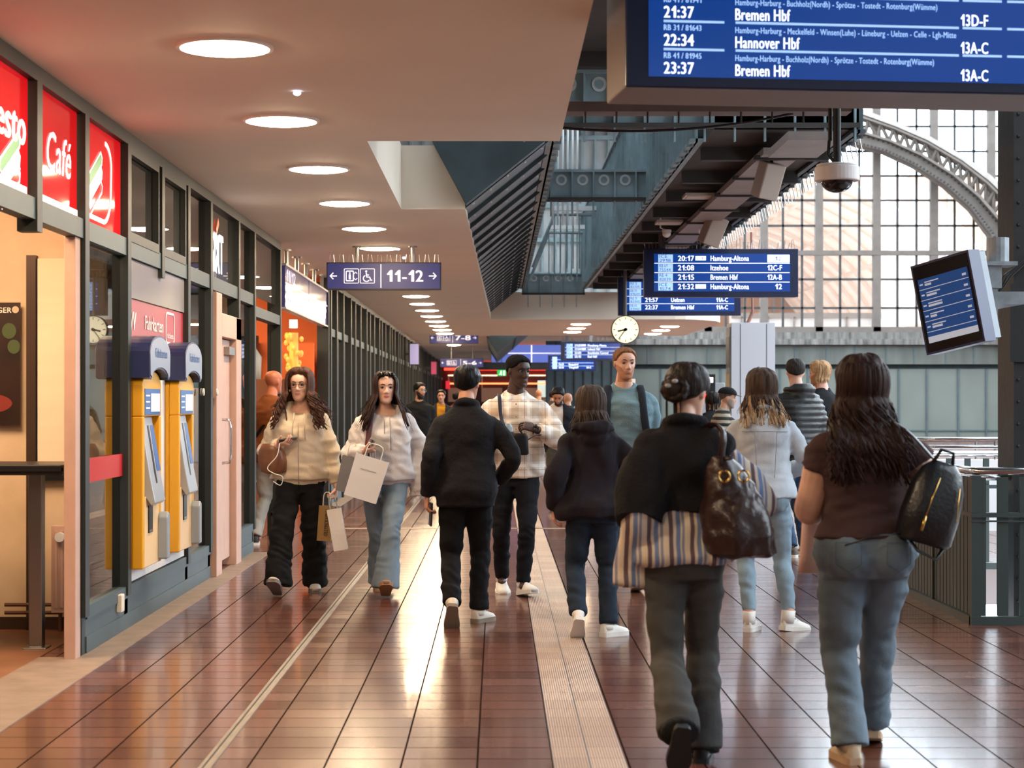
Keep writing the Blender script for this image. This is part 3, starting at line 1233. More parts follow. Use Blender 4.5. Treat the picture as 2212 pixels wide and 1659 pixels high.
def ticket_machine(y0, label):
    w, h, p = .66, 1.28, .10
    t = empty('ticket_machine', (WX - .004, y0, .375), 0, label, 'ticket machine', 'yellow ticket machines on the wall')
    # frame with an arched top and a hollow upper face
    q = MB()
    n = 12
    top = [(w / 2 - w / 2 * cos(pi * i / n), h - .10 + .10 * sin(pi * i / n)) for i in range(n + 1)]
    poly = [(0, 0)] + top + [(w, 0)]
    q.prism(poly, 'x', 0, .03)
    q.box((.03, 0, 0), (p, .07, h - .30))
    q.box((.03, w - .07, 0), (p, w, h - .30))
    q.prism([(.0, h - .30)] + top + [(w, h - .30)], 'x', .03, p)
    q.build('body', YEL, t, bevel=.008)
    q = MB()
    q.box((.03, .06, .0), (p - .004, w - .06, .46))
    q.build('lower_front', YELP, t, bevel=.006)
    q = MB()
    q.box((p, .06, h - .29), (p + .004, w - .06, h - .12), mi=0)
    q.box((p + .004, .26, h - .27), (p + .007, w - .09, h - .15), mi=1)
    for k in range(3):
        q.box((p + .004, .09, h - .17 - k * .04), (p + .006, .22, h - .16 - k * .04), mi=1)
    q.build('info_label', [BLUEL, mat('label_white', '#dfe3ea', .5)], t)
    # sloping operating panel
    q = MB()
    pts = [(.045, .98), (.06, .98), (.12, .60), (.155, .42), (.13, .40), (.06, .50)]
    q.prism(pts, 'y', .14, w - .14)
    pn = q.build('operating_panel', mat('silver_panel', '#a8b0ba', .3, .3), t, bevel=.006)
    q = MB()
    q.rings([[V((.063, a, .95)), V((.123, a, .58))] for a in (.17, .20)], cap=False, closed=False)
    q.rings([[V((.066, .30, .92)), V((.126, .30, .54)), V((.126, .35, .54)), V((.066, .35, .92))], [V((.072, .30, .92)), V((.132, .30, .54)), V((.132, .35, .54)), V((.072, .35, .92))]], mi=0)
    q.rings([[V((.066, .40, .92)), V((.116, .40, .62)), V((.116, .53, .62)), V((.066, .53, .92))], [V((.070, .40, .92)), V((.120, .40, .62)), V((.120, .53, .62)), V((.070, .53, .92))]], mi=1)
    q.build('fare_scale', [BLACKP, BLUEL], pn)
    q = MB()
    q.box((p - .006, .20, .22), (p + .004, .33, .40), mi=0)
    q.box((p - .006, .205, .225), (p + .006, .325, .24), mi=1)
    q.build('ticket_tray', [BLACKP, SSTEEL], t)
    q = MB()
    q.prism([(w - .10, .02), (w + .0, .02), (w + .0, .32), (w - .06, .34), (w - .10, .3)], 'x', p - .01, p + .06)
    q.build('change_guard', mat('grey_plastic', '#8d959d', .4), t, bevel=.01)
    q = MB()
    q.cyl((.03, .2, 1.02), (.09, .2, 1.02), .02, 12)
    q.box((.03, .32, 1.0), (.07, .5, 1.06))
    q.build('coin_slot', CHROME, t)
    # hood lamp
    q = MB()
    arc = [(w * .5 - (w * .5 + .03) * cos(pi * i / n), h + .12 + .11 * sin(pi * i / n)) for i in range(n + 1)]
    arc2 = [(w * .5 + (w * .45) * cos(pi * i / n), h - .06 + .07 * sin(pi * i / n)) for i in range(n + 1)]
    q.prism(arc + [(w + .03, h - .05)] + arc2 + [(-.03, h - .05)], 'x', -.0, p + .05, mi=0)
    q.prism([(a[0], a[1] - .012) for a in arc] + [(w + .02, h - .03)] + [(a[0], a[1] + .012) for a in arc2] + [(-.02, h - .03)], 'x', p + .05, p + .056, mi=1)
    hd = q.build('hood', [NAVY, HOODM], t)
    text('Fahrkarten', .06, (p + .058, .14, h + .085), BLUEL, hd, pi / 2, bold=.1, squeeze=.42)
    return t


ticket_machine(11.985, 'yellow ticket machine with silver hood, nearer of the two on the shop front')
ticket_machine(13.34, 'yellow ticket machine with silver hood, farther of the two, beside the pink door')
q = MB()
q.tube([(0, 0, 0), (0, 0, .48)], .07, 14)
q.ell((0, 0, .49), (.07, .07, .06), 14, 6)
q.tube([(0, 0, .5), (0, 0, .6)], .02, 8)
q.box((-.03, -.05, .58), (.03, .05, .63))
o = q.build('fire_extinguisher', mat('extinguisher_red', '#8a1a14', .3), smooth=False)
o.location = (-2.62, 15.1, 0)
tag(o, 'red fire extinguisher behind the glass beside the second ticket machine', 'fire extinguisher')
for y in (15.18, 15.36):
    q = MB()
    q.cyl((0, 0, 0), (.01, 0, 0), .03, 16)
    o = q.build('door_sticker', mat('pale_sticker', '#cdc7bd', .5))
    o.location = (WX + (-.022 if y < 15.3 else .062), y + .0, 1.53)
    tag(o, 'pale round sticker on the %s by the pink door' % ('glass pane' if y < 15.3 else 'dark green mullion'), 'sticker')
# lit lettering behind the upper glass
t = empty('shop_sign', (WX - .015, 15.5, TR1), 0, 'lit white letters with red stroke behind the upper glass above the pink door', 'sign')
text('SIXT', .33, (.0, .06, .06), mat('lit_blue_white_letter', '#eef4ff', .4, emit=(.80, .9, 1), estr=2.2), t, pi / 2, bold=.5, squeeze=.7)
q = MB()
q.stroke([(.34, .40), (.46, .50)], .06, on_front(), .004)
q.build('red_stroke', mat('lit_orange_red', '#e0401c', .4, emit='#e0401c', estr=1.2), t)
# entrance display: bottle pictures
t = empty('display_board', (-3.36, 20.22, .9), 0, 'dark board with pale bottle pictures inside the shop entrance', 'display')
q = MB()
q.box((-1.2, -.03, 0), (.55, 0, 1.3))
q.build('board', mat('dark_olive_board', '#2e2614', .5), t)
q = MB()
for k, (x, z) in enumerate(((.1, .85), (.36, .85), (.1, .1), (.36, .12), (-.2, .85))):
    q.tube([(x, -.035, z), (x, -.035, z + .2), (x, -.035, z + .27), (x, -.035, z + .36)], [.055, .055, .025, .02], 10, flat=.1, up=V((0, 1, 0)))
q.build('bottle_picture', mat('pale_glowing_bottle_print', '#b9b896', .5, emit=(.7, .7, .5), estr=.12), t)  # faint glow put into the bottle prints
# orange shop goods
q = MB()
q.tube([(0, 0, 0), (0, 0, .30), (0, 0, .40), (0, 0, .46), (0, 0, .52)], [.15, .16, .09, .07, .075], 16)
o = q.build('bottle_display', mat('pale_green_milk_bottle', '#c9d2c4', .35), smooth=True)
o.location = (-3.3, 24.9, 1.75)
tag(o, 'big pale bottle on the shelf before the orange wall', 'bottle')
q = MB()
q.box((-3.6, 24.6, 0), (-2.7, 25.3, 1.75), mi=0)
for z in (.4, .85, 1.3):
    q.box((-3.62, 24.55, z), (-2.68, 25.3, z + .03), mi=1)
tag(q.build('shop_shelf', [mat('brown_shop_shelf', '#5c3015', .5), WHITEP]), 'brown shop shelf below the orange wall', 'shelf')
q = MB()
random.seed(3)
for k in range(26):
    a, z = random.uniform(0, 6.28), random.uniform(0, .5)
    q.ell((.1 * cos(a), .1 * sin(a), z), (.03, .03, .04), 6, 4)
q.tube([(0, 0, -.1), (0, 0, .5)], .06, 8)
o = q.build('garland', mat('golden_glowing_leaf', '#c8881c', .4, emit=(1, .6, .15), estr=.4))  # leaf colour carries a warm glow of its own
o.location = (-2.66, 24.4, 1.85)
tag(o, 'golden bunch hanging beside the orange wall', 'decoration')
for x, w in ((-3.0, 'left'), (-2.62, 'right')):
    q = MB()
    q.cyl((0, 0, 0), (0, 0, .1), .05, 12)
    o = q.build('spot_lamp', mat('cold_spot', '#ffffff', .5, emit=(.85, .9, 1), estr=14))
    o.location = (x, 21.3 if w == 'left' else 24.0, 2.4)
    tag(o, 'small bright spotlight below the lit shop sign, %s of two' % w, 'spotlight')

# lit sign of the next shop: two glossy violet panels hung on rods
SIGNV = mat('violet_sign_sheet', '#3b3a66', .12, emit='#3b3a66', estr=.45)
t = empty('shop_sign', (WX + .02, 20.7, 2.5), 0, 'glossy violet two-panel shop sign hung along the front on five rods', 'sign')
for a, b in ((0, 2.55), (2.6, 5.2)):
    q = MB()
    q.box((-.06, a, 0), (.0, b, .46))
    q.build('panel', SIGNV, t)
q = MB()
q.box((-.07, -.02, .46), (.012, 5.22, .485))
q.box((-.07, -.02, -.02), (.012, 5.22, .0))
q.build('edge_rail', GREYP, t)
for k in range(5):
    q = MB()
    q.cyl((-.03, .4 + k * 1.05, .48), (-.03, .4 + k * 1.05, CZ - 2.5), .025, 10)
    q.cyl((-.03, .4 + k * 1.05, CZ - 2.52), (-.03, .4 + k * 1.05, CZ - 2.5), .06, 12)
    q.build('rod', SSTEEL, t)
PV = mat('pale_violet_print', '#b8aee0', .4, emit='#b8aee0', estr=.9)
text('11/12', .13, (.004, .1, .30), PV, t, pi / 2, squeeze=.9)
text('i', .1, (.004, 1.5, .29), PV, t, pi / 2)
q = MB()
for a in (.1, 3.6):
    q.stroke(rrect(a, .07, a + .75, .19, .02), .012, on_front(), .003, True)
    q.stroke([(a + .2, .08), (a + .2, .18)], .03, on_front(), .003)
    q.stroke([(a + .42, .08), (a + .5, .17)], .03, on_front(), .003)
q.stroke([(0, .27), (2.5, .27)], .012, on_front(), .003)
q.stroke([(2.65, .27), (5.1, .27)], .012, on_front(), .003)
q.build('print', PV, t)

# ------------------------------------------------------------------ hanging direction signs
SGB = mat('lit_indigo_sign_sheet', '#2c3376', .3, emit='#2c3376', estr=.55)
SGW = mat('lit_sign_print', '#f3ecec', .4, emit=(1, .93, .93), estr=.85)


def arrow(q, cx, cz, s, M, left):
    k = -1 if left else 1
    w = s * .2
    q.stroke([(cx - s * .62, cz), (cx + s * .5, cz)], w, M, .003)
    q.stroke([(cx + k * s * .1, cz + s * .52), (cx + k * s * .62, cz), (cx + k * s * .1, cz - s * .52)], w, M, .003)


def lift_icon(q, x, z, s, M):
    q.stroke(rrect(x, z, x + s, z + s, s * .05), s * .05, M, .003, True)
    q.stroke(rrect(x + .14 * s, z + .16 * s, x + .64 * s, z + .84 * s, s * .05), s * .08, M, .003, True)
    q.disc((x + .39 * s, z + .70 * s), .06 * s, M, .003, 12)
    q.stroke([(x + .39 * s, z + .62 * s), (x + .39 * s, z + .26 * s)], .15 * s, M, .003)
    q.stroke([(x + .70 * s, z + .66 * s), (x + .80 * s, z + .78 * s), (x + .90 * s, z + .66 * s)], .06 * s, M, .003)
    q.stroke([(x + .70 * s, z + .34 * s), (x + .80 * s, z + .22 * s), (x + .90 * s, z + .34 * s)], .06 * s, M, .003)


def wheelchair_icon(q, x, z, s, M):
    q.stroke(rrect(x, z, x + s, z + s, s * .05), s * .05, M, .003, True)
    q.disc((x + .42 * s, z + .82 * s), .075 * s, M, .003, 12)
    q.stroke([(x + .42 * s, z + .72 * s), (x + .46 * s, z + .42 * s), (x + .66 * s, z + .42 * s), (x + .74 * s, z + .2 * s), (x + .84 * s, z + .22 * s)], .09 * s, M, .003)
    q.stroke([(x + .44 * s, z + .58 * s), (x + .62 * s, z + .56 * s)], .07 * s, M, .003)
    q.stroke([(x + .44 * s + .22 * s * cos(a), z + .33 * s + .22 * s * sin(a)) for a in [2.0 + 3.7 * i / 14 for i in range(15)]], .075 * s, M, .003)


def direction_sign(x0, y, z0, w, h, words_, label, rods=2):
    t = empty('direction_sign', (x0, y, z0), 0, label, 'sign', 'hanging platform direction signs')
    q = MB()
    q.box((0, 0, 0), (w, .14, h), mi=0)
    q.box((.012, -.004, .012), (w - .012, 0, h - .012), mi=1)
    q.build('housing', [BLACKP, SGB], t)
    M = Matrix.Translation((0, -.004, 0))
    s = h * .52
    for nm, fn in (('arrow', lambda q: arrow(q, w * .065, h * .5, h * .2 * 1.1, M, True)), ('lift_pictogram', lambda q: lift_icon(q, w * .155, h * .24, s, M)),
                   ('wheelchair_pictogram', lambda q: wheelchair_icon(q, w * .155 + s * 1.12, h * .24, s, M)),
                   ('divider', lambda q: q.stroke([(w * .475, .02), (w * .475, h - .02)], h * .035, M, .003)), ('arrow', lambda q: arrow(q, w * .925, h * .5, h * .2 * 1.1, M, False))):
        q = MB()
        fn(q)
        q.build(nm, SGW, t)
    text(words_, h * .42, (w * .845, -.006, h * .29), SGW, t, 0, 'RIGHT', bold=.25, squeeze=w * .32)
    for k in range(rods):
        xx = w * (.26 + .49 * k)
        q = MB()
        q.cyl((xx, .07, h), (xx, .07, CZ - z0), .018, 10)
        q.cyl((xx, .07, CZ - z0 - .012), (xx, .07, CZ - z0), .05, 14)
        q.build('rod', SSTEEL, t)
    q = MB()
    for k in range(24):
        q.cyl((w * (k + .5) / 24, .07 + .03 * (k % 2), h), (w * (k + .5) / 24 + .01 * (-1) ** k, .07 + .03 * (k % 2), h + .09), .0022, 4)
    q.build('bird_spikes', SSTEEL, t)['kind'] = 'stuff'
    return t


direction_sign(-1.885, 20.6, 2.685, 1.262, .302, '11-12', 'blue hanging direction sign reading 11-12 with arrows and lift pictograms')
direction_sign(-1.765, 48.5, 2.96, 1.262, .302 * 1.0, '7-8', 'blue hanging direction sign reading 7-8, farther down the walkway', 0)
for k in range(2):
    pass
direction_sign(-1.78, 57.8, 2.52, 1.34, .27, '5-6', 'blue hanging direction sign reading 5-6, lowest and farthest of three')

# ------------------------------------------------------------------ departure boards
SCR = mat('lit_blue_screen', '#06235c', .2, emit='#083f92', estr=.8)
SCT = mat('lit_screen_print', '#e8f2ff', .4, emit=(.90, .96, 1), estr=1.15)
SCT2 = mat('lit_pale_blue_print', '#9fc4ec', .4, emit='#9fc4ec', estr=.95)
BEZ = mat('dark_blue_bezel', '#101a3c', .3)
HOUS = mat('pinkish_grey_housing', '#74665f', .5, var=.04)


def board(x0, y, z0, w, h, dep, yaw, label, margin, spikes=True):
    t = empty('departure_board', (x0, y, z0), yaw, label, 'departure board', 'hanging departure boards')
    q = MB()
    q.box((0, .03, 0), (w, dep, h))
    q.build('housing', HOUS, t, bevel=.01)
    q = MB()
    q.box((-.005, 0, -.005), (w + .005, .03, h + .005))
    q.build('bezel', BEZ, t, bevel=.008)
    q = MB()
    q.box((margin[0], -.004, margin[1]), (w - margin[2], 0, h - margin[3]))
    s = q.build('screen', SCR, t)
    if spikes:
        q = MB()
        random.seed(int(w * 100))
        n = int(w / .05)
        for k in range(n):
            xx = w * (k + .5) / n
            q.cyl((xx, dep * .5, h), (xx + random.uniform(-.03, .03), dep * .5 + random.uniform(-.05, .05), h + random.uniform(.08, .16)), .004, 4)
        q.build('bird_spikes', SSTEEL, t)['kind'] = 'stuff'
    return t, s


def lines(q, segs, z, th, M):
    for a, b in segs:
        q.stroke([(a, z), (b, z)], th, M, .002)


# the large board at the upper right
t, s = board(.552, 8.0, 2.802, 2.55, 1.05, .5, R(6.6), 'large blue departure board hanging close at the upper right corner', (.095, .042, .07, .04), False)
M0 = Matrix.Translation((0, -.004, 0))
q = MB()
SC = 1.012
for r in range(4):
    z = .160 + r * .120
    lines(q, [(.16, .425), (.475, 1.47), (1.488, 1.665), (1.69, 2.45)], z, .010, M0)
q.build('rule_line', SCT2, s)
ROWS = [('23:37', 'Bremen Hbf', '13A-C', 'RB 41 / 81945', 'Hamburg-Harburg - Buchholz(Nordh) - Sprötze - Tostedt - Rotenburg(Wümme)', .885),
        ('22:34', 'Hannover Hbf', '13A-C', 'RB 31 / 81643', 'Hamburg-Harburg - Meckelfeld - Winsen(Luhe) - Lüneburg - Uelzen - Celle - Lgh-Mitte', .985),
        ('21:37', 'Bremen Hbf', '13D-F', 'RB 41 / 81941', 'Hamburg-Harburg - Buchholz(Nordh) - Sprötze - Tostedt - Rotenburg(Wümme)', .90)]
for r, (a, b, c, d, e, wd) in enumerate(ROWS):
    z = .055 + r * .120
    text(a, .050, (.16, -.006, z), SCT, s, bold=.25, squeeze=.132)
    text(b, .050, (.473, -.006, z - .004), SCT, s, bold=.22, squeeze=.243 if r != 1 else .285)
    text(c, .050, (1.478, -.006, z - .006), SCT, s, bold=.22, squeeze=.125)
    text(d, .024, (.16, -.006, z + .066), SCT2, s, bold=.22, squeeze=.165)
    text(e, .026, (.473, -.006, z + .060), SCT2, s, bold=.15, squeeze=wd)
q = MB()
q.box((.9, .2, 1.05), (1.0, .3, 1.4))
q.box((1.9, .2, 1.05), (2.0, .3, 1.4))
q.build('hanger', DARK, t)


def small_board(px0, px1, py0, py1, d, label, rows, dep=.25, yaw=0., posts=(), first_white=None):
    s_ = d / FPX
    w, h = (px1 - px0) * s_, (py1 - py0) * s_
    p = at(px0, py1, d)
    t, s = board(p.x, d, p.z, w, h, dep, yaw, label, (w * .062, h * .11, w * .052, h * .10))
    sh = h * .79
    rh = sh / 4
    q = MB()
    q2 = MB()
    M = Matrix.Translation((0, -.004, 0))
    for r, row in enumerate(rows):
        zb = h * .11 + sh - rh * (r + 1)
        if r < 3:
            q.stroke([(w * .065, zb), (w * .945, zb)], h * .012, M, .002)
        q2.box((w * .09, -.007, zb + rh * .1), (w * .185, -.004, zb + rh * .92))
        if row is None:
            continue
        cap = rh * .56
        n1, n2, tm, delay, dest, plat, wt = row
        text(n1, rh * .34, (w * .098, -.0075, zb + rh * .56), SCR, s, squeeze=w * .05)
        text(n2, rh * .30, (w * .098, -.0075, zb + rh * .15), SCR, s, squeeze=w * .072)
        text(tm, cap, (w * .218, -.006, zb + rh * .24), SCT, s, bold=.2, squeeze=w * .105)
        if delay:
            q.box((w * .332, -.006, zb + rh * .3), (w * .40, -.004, zb + rh * .76))
            text(delay, rh * .3, (w * .338, -.0075, zb + rh * .38), SCR, s, squeeze=w * .055)
        text(dest, cap, (w * .43, -.006, zb + rh * .24), SCT, s, bold=.18, squeeze=w * wt)
        if plat.startswith('#'):
            q.box((w * .80, -.006, zb + rh * .1), (w * .945, -.004, zb + rh * .9))
            text(plat[1:], cap * .8, (w * .85, -.0075, zb + rh * .28), SCR, s, squeeze=w * .04)
        else:
            text(plat, cap, (w * .895, -.006, zb + rh * .24), SCT, s, 0, 'RIGHT', bold=.18, squeeze=w * (.045 if len(plat) < 3 else .095))
    q.build('rule_line', SCT, s)
    q2.build('train_badge', SCT2, s)
    for fx, zt in posts:
        q = MB()
        q.cyl((w * fx, dep * .5, h), (w * fx, dep * .5, zt - p.z), .05, 12)
        q.build('post', mat('grey_hanger_post', '#5e5a58', .5), t)
    return t


small_board(1392, 1724, 538, 641, 26.0, 'blue departure board headed Hamburg-Altona at 20:17, nearer of the middle pair',
            [('ICE', '2918', '20:17', '20:45', 'Hamburg-Altona', '#12', .25), ('RB 61', '75544', '21:08', '', 'Itzehoe', '12C-F', .115),
             ('RE 4', '82039', '21:15', '', 'Bremen Hbf', '12A-B', .178), ('ICE', '1574', '21:32', '22:20', 'Hamburg-Altona', '12', .25)], posts=((.12, 3.8),))
small_board(1336, 1600, 600, 681, 33.0, 'blue departure board listing Uelzen and Bremen Hbf, half hidden behind the nearer one',
            [('RE 3', '82139', '20:57', '', 'Uelzen', '11A-C', .11), ('RB 31', '81641', '21:34', '', 'Hannover Hbf', '11A-C', .2),
             ('RE 3', '82141', '21:57', '', 'Uelzen', '11A-C', .11), ('RB 41', '81943', '22:37', '', 'Bremen Hbf', '11A-C', .19)], posts=((.12, 3.8), (.85, 3.8)))
small_board(1212, 1346, 738, 779, 52.0, 'bright small departure board beyond the low ceiling, behind the fair-haired man',
            [('ICE', '73', '21:03', '21:23', 'Flensburg-Altona', ' ', .30), ('RE', '85', '21:04', '21:24', 'Lübeck Hbf', ' ', .2),
             ('ICE', '80', '22:03', '', 'Stockholm Central', ' ', .33), ('RE', '70', '22:12', '', 'Kiel Hbf', ' ', .15)], posts=((.1, 3.7), (.9, 3.7)))
small_board(1184, 1288, 767, 801, 60.0, 'lowest and farthest departure board with one white row',
            [None, None, ('', '', '22:21', '', 'Bergedorf', ' ', .2), ('', '', '22:31', '', 'Tingleff', '6A-C', .2)], posts=((.9, 3.9),))
# lit blue fascia across the end of the walkway
q = MB()
p0, p1 = at(1062, 783, 63.5), at(1232, 745, 63.5)
q.box((p0.x, 63.5, p0.z), (p1.x, 63.8, p1.z), mi=0)
q.box((p0.x, 63.48, (p0.z + p1.z) / 2), (p1.x, 63.5, (p0.z + p1.z) / 2 + .03), mi=1)
xx = (p0.x + p1.x) / 2
q.box((xx, 63.48, p0.z), (xx + .04, 63.5, p1.z), mi=1)
q.box((p0.x - .5, 63.4, p0.z - .25), (p1.x + .6, 63.9, p0.z), mi=2)
tag(q.build('fascia_sign', [mat('lit_lavender_blue', '#5a6ab8', .3, emit='#5a6ab8', estr=.7), SGW, DARK]), 'long lavender-blue lit fascia across the far end of the walkway', 'sign')

# ------------------------------------------------------------------ station clock
pc = at(1351, 712, 32.4)
t = empty('station_clock', pc, 0, 'round cream station clock with black hands hanging below the boards', 'clock')
r = 30.5 * 32.4 / FPX
q = MB()
q.cyl((0, .0, 0), (0, .14, 0), r, 40)
q.build('case', BLACKP, t)
q = MB()
q.cyl((0, -.006, 0), (0, .0, 0), r * .94, 40)
q.build('dial', mat('lit_cream_dial', '#fff0c8', .4, emit='#ffefc4', estr=.95), t)
q = MB()
M = Matrix.Translation((0, -.008, 0))
for k in range(60):
    a = 2 * pi * k / 60
    r0 = r * (.70 if k % 5 == 0 else .84)
    q.stroke([(r0 * sin(a), r0 * cos(a)), (r * .88 * sin(a), r * .88 * cos(a))], .012 if k % 5 == 0 else .004, M, .003)
q.build('minute_mark', BLACKP, t)
for nm, a, ln, wd in (('hour_hand', 2 * pi * (8 + 36 / 60) / 12, .56, .03), ('minute_hand', 2 * pi * 36 / 60, .82, .016)):
    q = MB()
    q.stroke([(-.14 * r * sin(a), -.14 * r * cos(a)), (ln * r * sin(a), ln * r * cos(a))], wd, Matrix.Translation((0, -.012, 0)), .003)
    q.disc((0, 0), .03, Matrix.Translation((0, -.012, 0)), .006, 14)
    q.build(nm, BLACKP, t)
q = MB()
q.cyl((0, .07, r), (0, .07, 3.8 - pc.z), .03, 10)
q.build('rod', mat('grey_hanger_post', '#5e5a58', .5), t)

# ------------------------------------------------------------------ dome camera, speakers, small cameras
p = at(1808, 380, 10.5)
t = empty('dome_camera', p, 0, 'white ring dome camera hanging on a dark pole in front of the arch window', 'camera')
q = MB()
q.cyl((0, 0, -.03), (0, 0, .05), .125, 36)
q.cyl((0, 0, .05), (0, 0, .065), .115, 36)
q.build('ring_housing', WHITEP, t, bevel=.006)
q = MB()
q.ell((0, 0, -.03), (.09, .09, .065), 24, 12)
q.build('dome', mat('smoked_dome', '#17171a', .06), t, smooth=True)
q = MB()
q.cyl((0, 0, .06), (0, 0, 4.4 - p.z), .022, 12)
q.cyl((-.035, .02, .2), (-.035, .02, 4.4 - p.z), .012, 8)
q.tube([(-.04, .02, .2), (-.05, 0, .12), (-.01, 0, .07)], .01, 6)
q.build('pole', BLACKM, t)


def speaker(px, py, d, sc, label, tilt):
    p = at(px, py, d)
    t = empty('loudspeaker', p, R(20), label, 'loudspeaker', 'loudspeakers under the steel deck')
    M = Matrix.Rotation(R(tilt), 4, 'Y') @ Matrix.Rotation(R(18), 4, 'X')
    q = MB()
    poly = [(-.10, -.09), (.10, -.09), (.13, .04), (.07, .10), (-.07, .10), (-.13, .04)]
    q.prism([(a * sc, b * sc) for a, b in poly], 'z', -.17 * sc, .17 * sc)
    q.xform(M)
    q.build('cabinet', mat('beige_speaker_shell', '#9d8b7f', .55), t, bevel=.012)
    q = MB()
    q.tube([M @ V((0, 0, .15 * sc)), V((.0, 0, .26)), V((0, 0, 3.84 - p.z))], .015, 8)
    q.build('bracket', DARK, t)


speaker(1660, 390, 16.8, .95, 'beige tilted loudspeaker under the deck edge, nearer of two', 8)
speaker(1541, 498, 22.5, 1.05, 'beige tilted loudspeaker above the departure board, farther of two', 16)
for px, py, d, lab in ((1440, 505, 24.0, 'small white dome camera beside the hanger post of the nearer middle board'), (1524, 517, 23.5, 'small white dome camera below the farther loudspeaker')):
    p = at(px, py, d)
    q = MB()
    q.ell((0, 0, 0), (.055, .055, .05), 14, 8)
    q.cyl((0, 0, .02), (0, 0, .05), .06, 14)
    q.tube([(0, 0, .04), (-.08, 0, .08), (-.08, 0, 3.84 - p.z)], .012, 6)
    o = q.build('dome_camera', WHITEP, smooth=False)
    o.location = p
    tag(o, lab, 'camera')
for x, y, w in ((2.2, 20.5, 'nearer'), (2.15, 23.5, 'farther')):
    q = MB()
    q.box((-.16, -.2, -.03), (.16, .2, 0))
    q.box((-.13, -.17, -.035), (.13, .17, -.03))
    o = q.build('soffit_light', mat('dim_soffit_lamp', '#b4a69b', .5))
    o.location = (x, y, 3.72)
    tag(o, 'flat pale lamp plate under the dark deck, %s one' % w, 'lamp')

# ------------------------------------------------------------------ grey column with screen, small kiosk machine
t = empty('info_pillar', (3.75, 30, 0), 0, 'tall light grey pillar with a screen on its left side', 'pillar')
q = MB()
q.box((0, 0, 0), (.70, .6, 2.72))
q.box((.14, -.006, 0), (.15, 0, 2.7), mi=1)
q.box((.56, -.006, 0), (.57, 0, 2.7), mi=1)
q.build('body', [mat('pale_grey_pillar_sheet', '#b9bbc2', .4), DARK], t, bevel=.01)
q = MB()
q.box((-.02, .06, .5), (0, .54, 2.65), mi=0)
q.box((-.025, .08, 2.0), (-.02, .52, 2.5), mi=1)
q.box((-.025, .08, 1.2), (-.02, .52, 1.9), mi=2)
q.build('side_screen', [GALV, BLACKP, mat('beige_lit_poster', '#cdb27a', .4)], t)
q = MB()
q.tube([(.3, .3, 2.72), (.36, .3, 2.85), (.38, .3, 2.9)], .03, 8)
q.tube([(.38, .3, 2.9), (.36, .3, 4.2)], .02, 8)
q.build('top_pipe', mat('rusty_pipe', '#8a5e50', .6), t)
t = empty('vending_kiosk', (2.86, 26.5, 0), 0, 'grey kiosk with a red and white lit head beside the grey pillar', 'kiosk')
q = MB()
q.box((0, 0, 0), (.36, .35, 1.72))
q.build('body', GREYP, t, bevel=.01)
q = MB()
q.box((-.03, -.03, 1.5), (.22, .0, 1.84), mi=0)
q.box((.03, -.035, 1.72), (.19, -.03, 1.8), mi=1)
q.box((-.03, -.035, 1.5), (.22, -.03, 1.56), mi=2)
q.build('lit_head', [BLACKP, mat('lit_white_red', '#ffd8dd', .4, emit=(1, .75, .8), estr=1.5), mat('lit_red_strip', '#e0121c', .4, emit='#f0121c', estr=2)], t)

# ------------------------------------------------------------------ stair railings at the right
RAILG = mat('dark_green_rail_paint', '#2b3634', .5, var=.1, vscale=5)
t = empty('stair_railing', (3.1, 12.15, 0), 0, 'dark green slatted stair railing with polished handrail at the right', 'railing')
q = MB()


def slats(q, ax_, a, b, fixed, step, wd, z0=.06, z1=.96):
    v = a
    while v < b:
        if ax_ == 'x':
            q.box((v, fixed - .012, z0), (v + wd, fixed + .012, z1))
        else:
            q.box((fixed - .012, v, z0), (fixed + .012, v + wd, z1))
        v += step


q = MB()
q.box((-.03, -.03, 0), (2.2, .03, .055))
q.box((-.03, -.03, .70), (2.2, .03, .73))
q.box((-.03, -.025, .67), (2.2, .02, .68))
q.box((-.03, 0, 0), (.03, 4.1, .055))
q.box((-.02, .05, .70), (.03, 4.1, .73))
q.box((-.03, 4.04, 0), (3.9, 4.1, .055))
q.box((-.03, 4.04, .70), (3.9, 4.1, .73))
q.build('frame', RAILG, t)
for lab, args in (('front', ('x', 0.0, 2.2, 0, .145, .07)), ('side', ('y', .06, 4.05, 0, .095, .075)), ('rear', ('x', .15, 3.9, 4.07, .16, .05))):
    q = MB()
    slats(q, *args)
    q.build('slat_panel', RAILG, t)
for y in (0, 1.1, 2.2, 3.3, 4.05):
    q = MB()
    q.box((-.025, y - .02, 0), (.035, y + .03, .97))
    q.build('post', RAILG, t)
q = MB()
q.tube([(2.3, 0, 1.0), (.02, 0, 1.0), (-.01, .02, 1.0), (-.01, 4.05, 1.0), (.02, 4.08, 1.0), (3.9, 4.08, 1.0)], .026, 12)
q.build('handrail', CHROME, t, smooth=True)
q = MB()
q.tube([(.55, .7, .93), (.1, .75, .93), (.1, 2.0, .98), (.1, 3.6, 1.02)], .022, 10)
q.cyl((.5, .7, 0), (.5, .7, .93), .02, 8)
q.build('inner_handrail', CHROME, t, smooth=True)
t = empty('parapet_railing', (3.6, 21, 0), 0, 'white parapet with polished steel rails beyond the stair opening', 'railing')
q = MB()
q.box((.0, 0, 0), (6, .15, .80))
q.build('parapet', mat('white_parapet', '#e4e4e6', .5), t)
for z, y in ((.94, .06), (1.03, .06), (1.0, .9)):
    q = MB()
    q.tube([(0, y, z), (6, y, z)], .024, 10)
    q.build('rail', CHROME, t, smooth=True)
q = MB()
for k in range(7):
    q.cyl((.1 + k * .95, .06, .8), (.1 + k * .95, .06, 1.03), .014, 8)
    q.cyl((.1 + k * .95, .9, .0), (.1 + k * .95, .9, 1.0), .014, 8)
q.build('stanchion', SSTEEL, t)

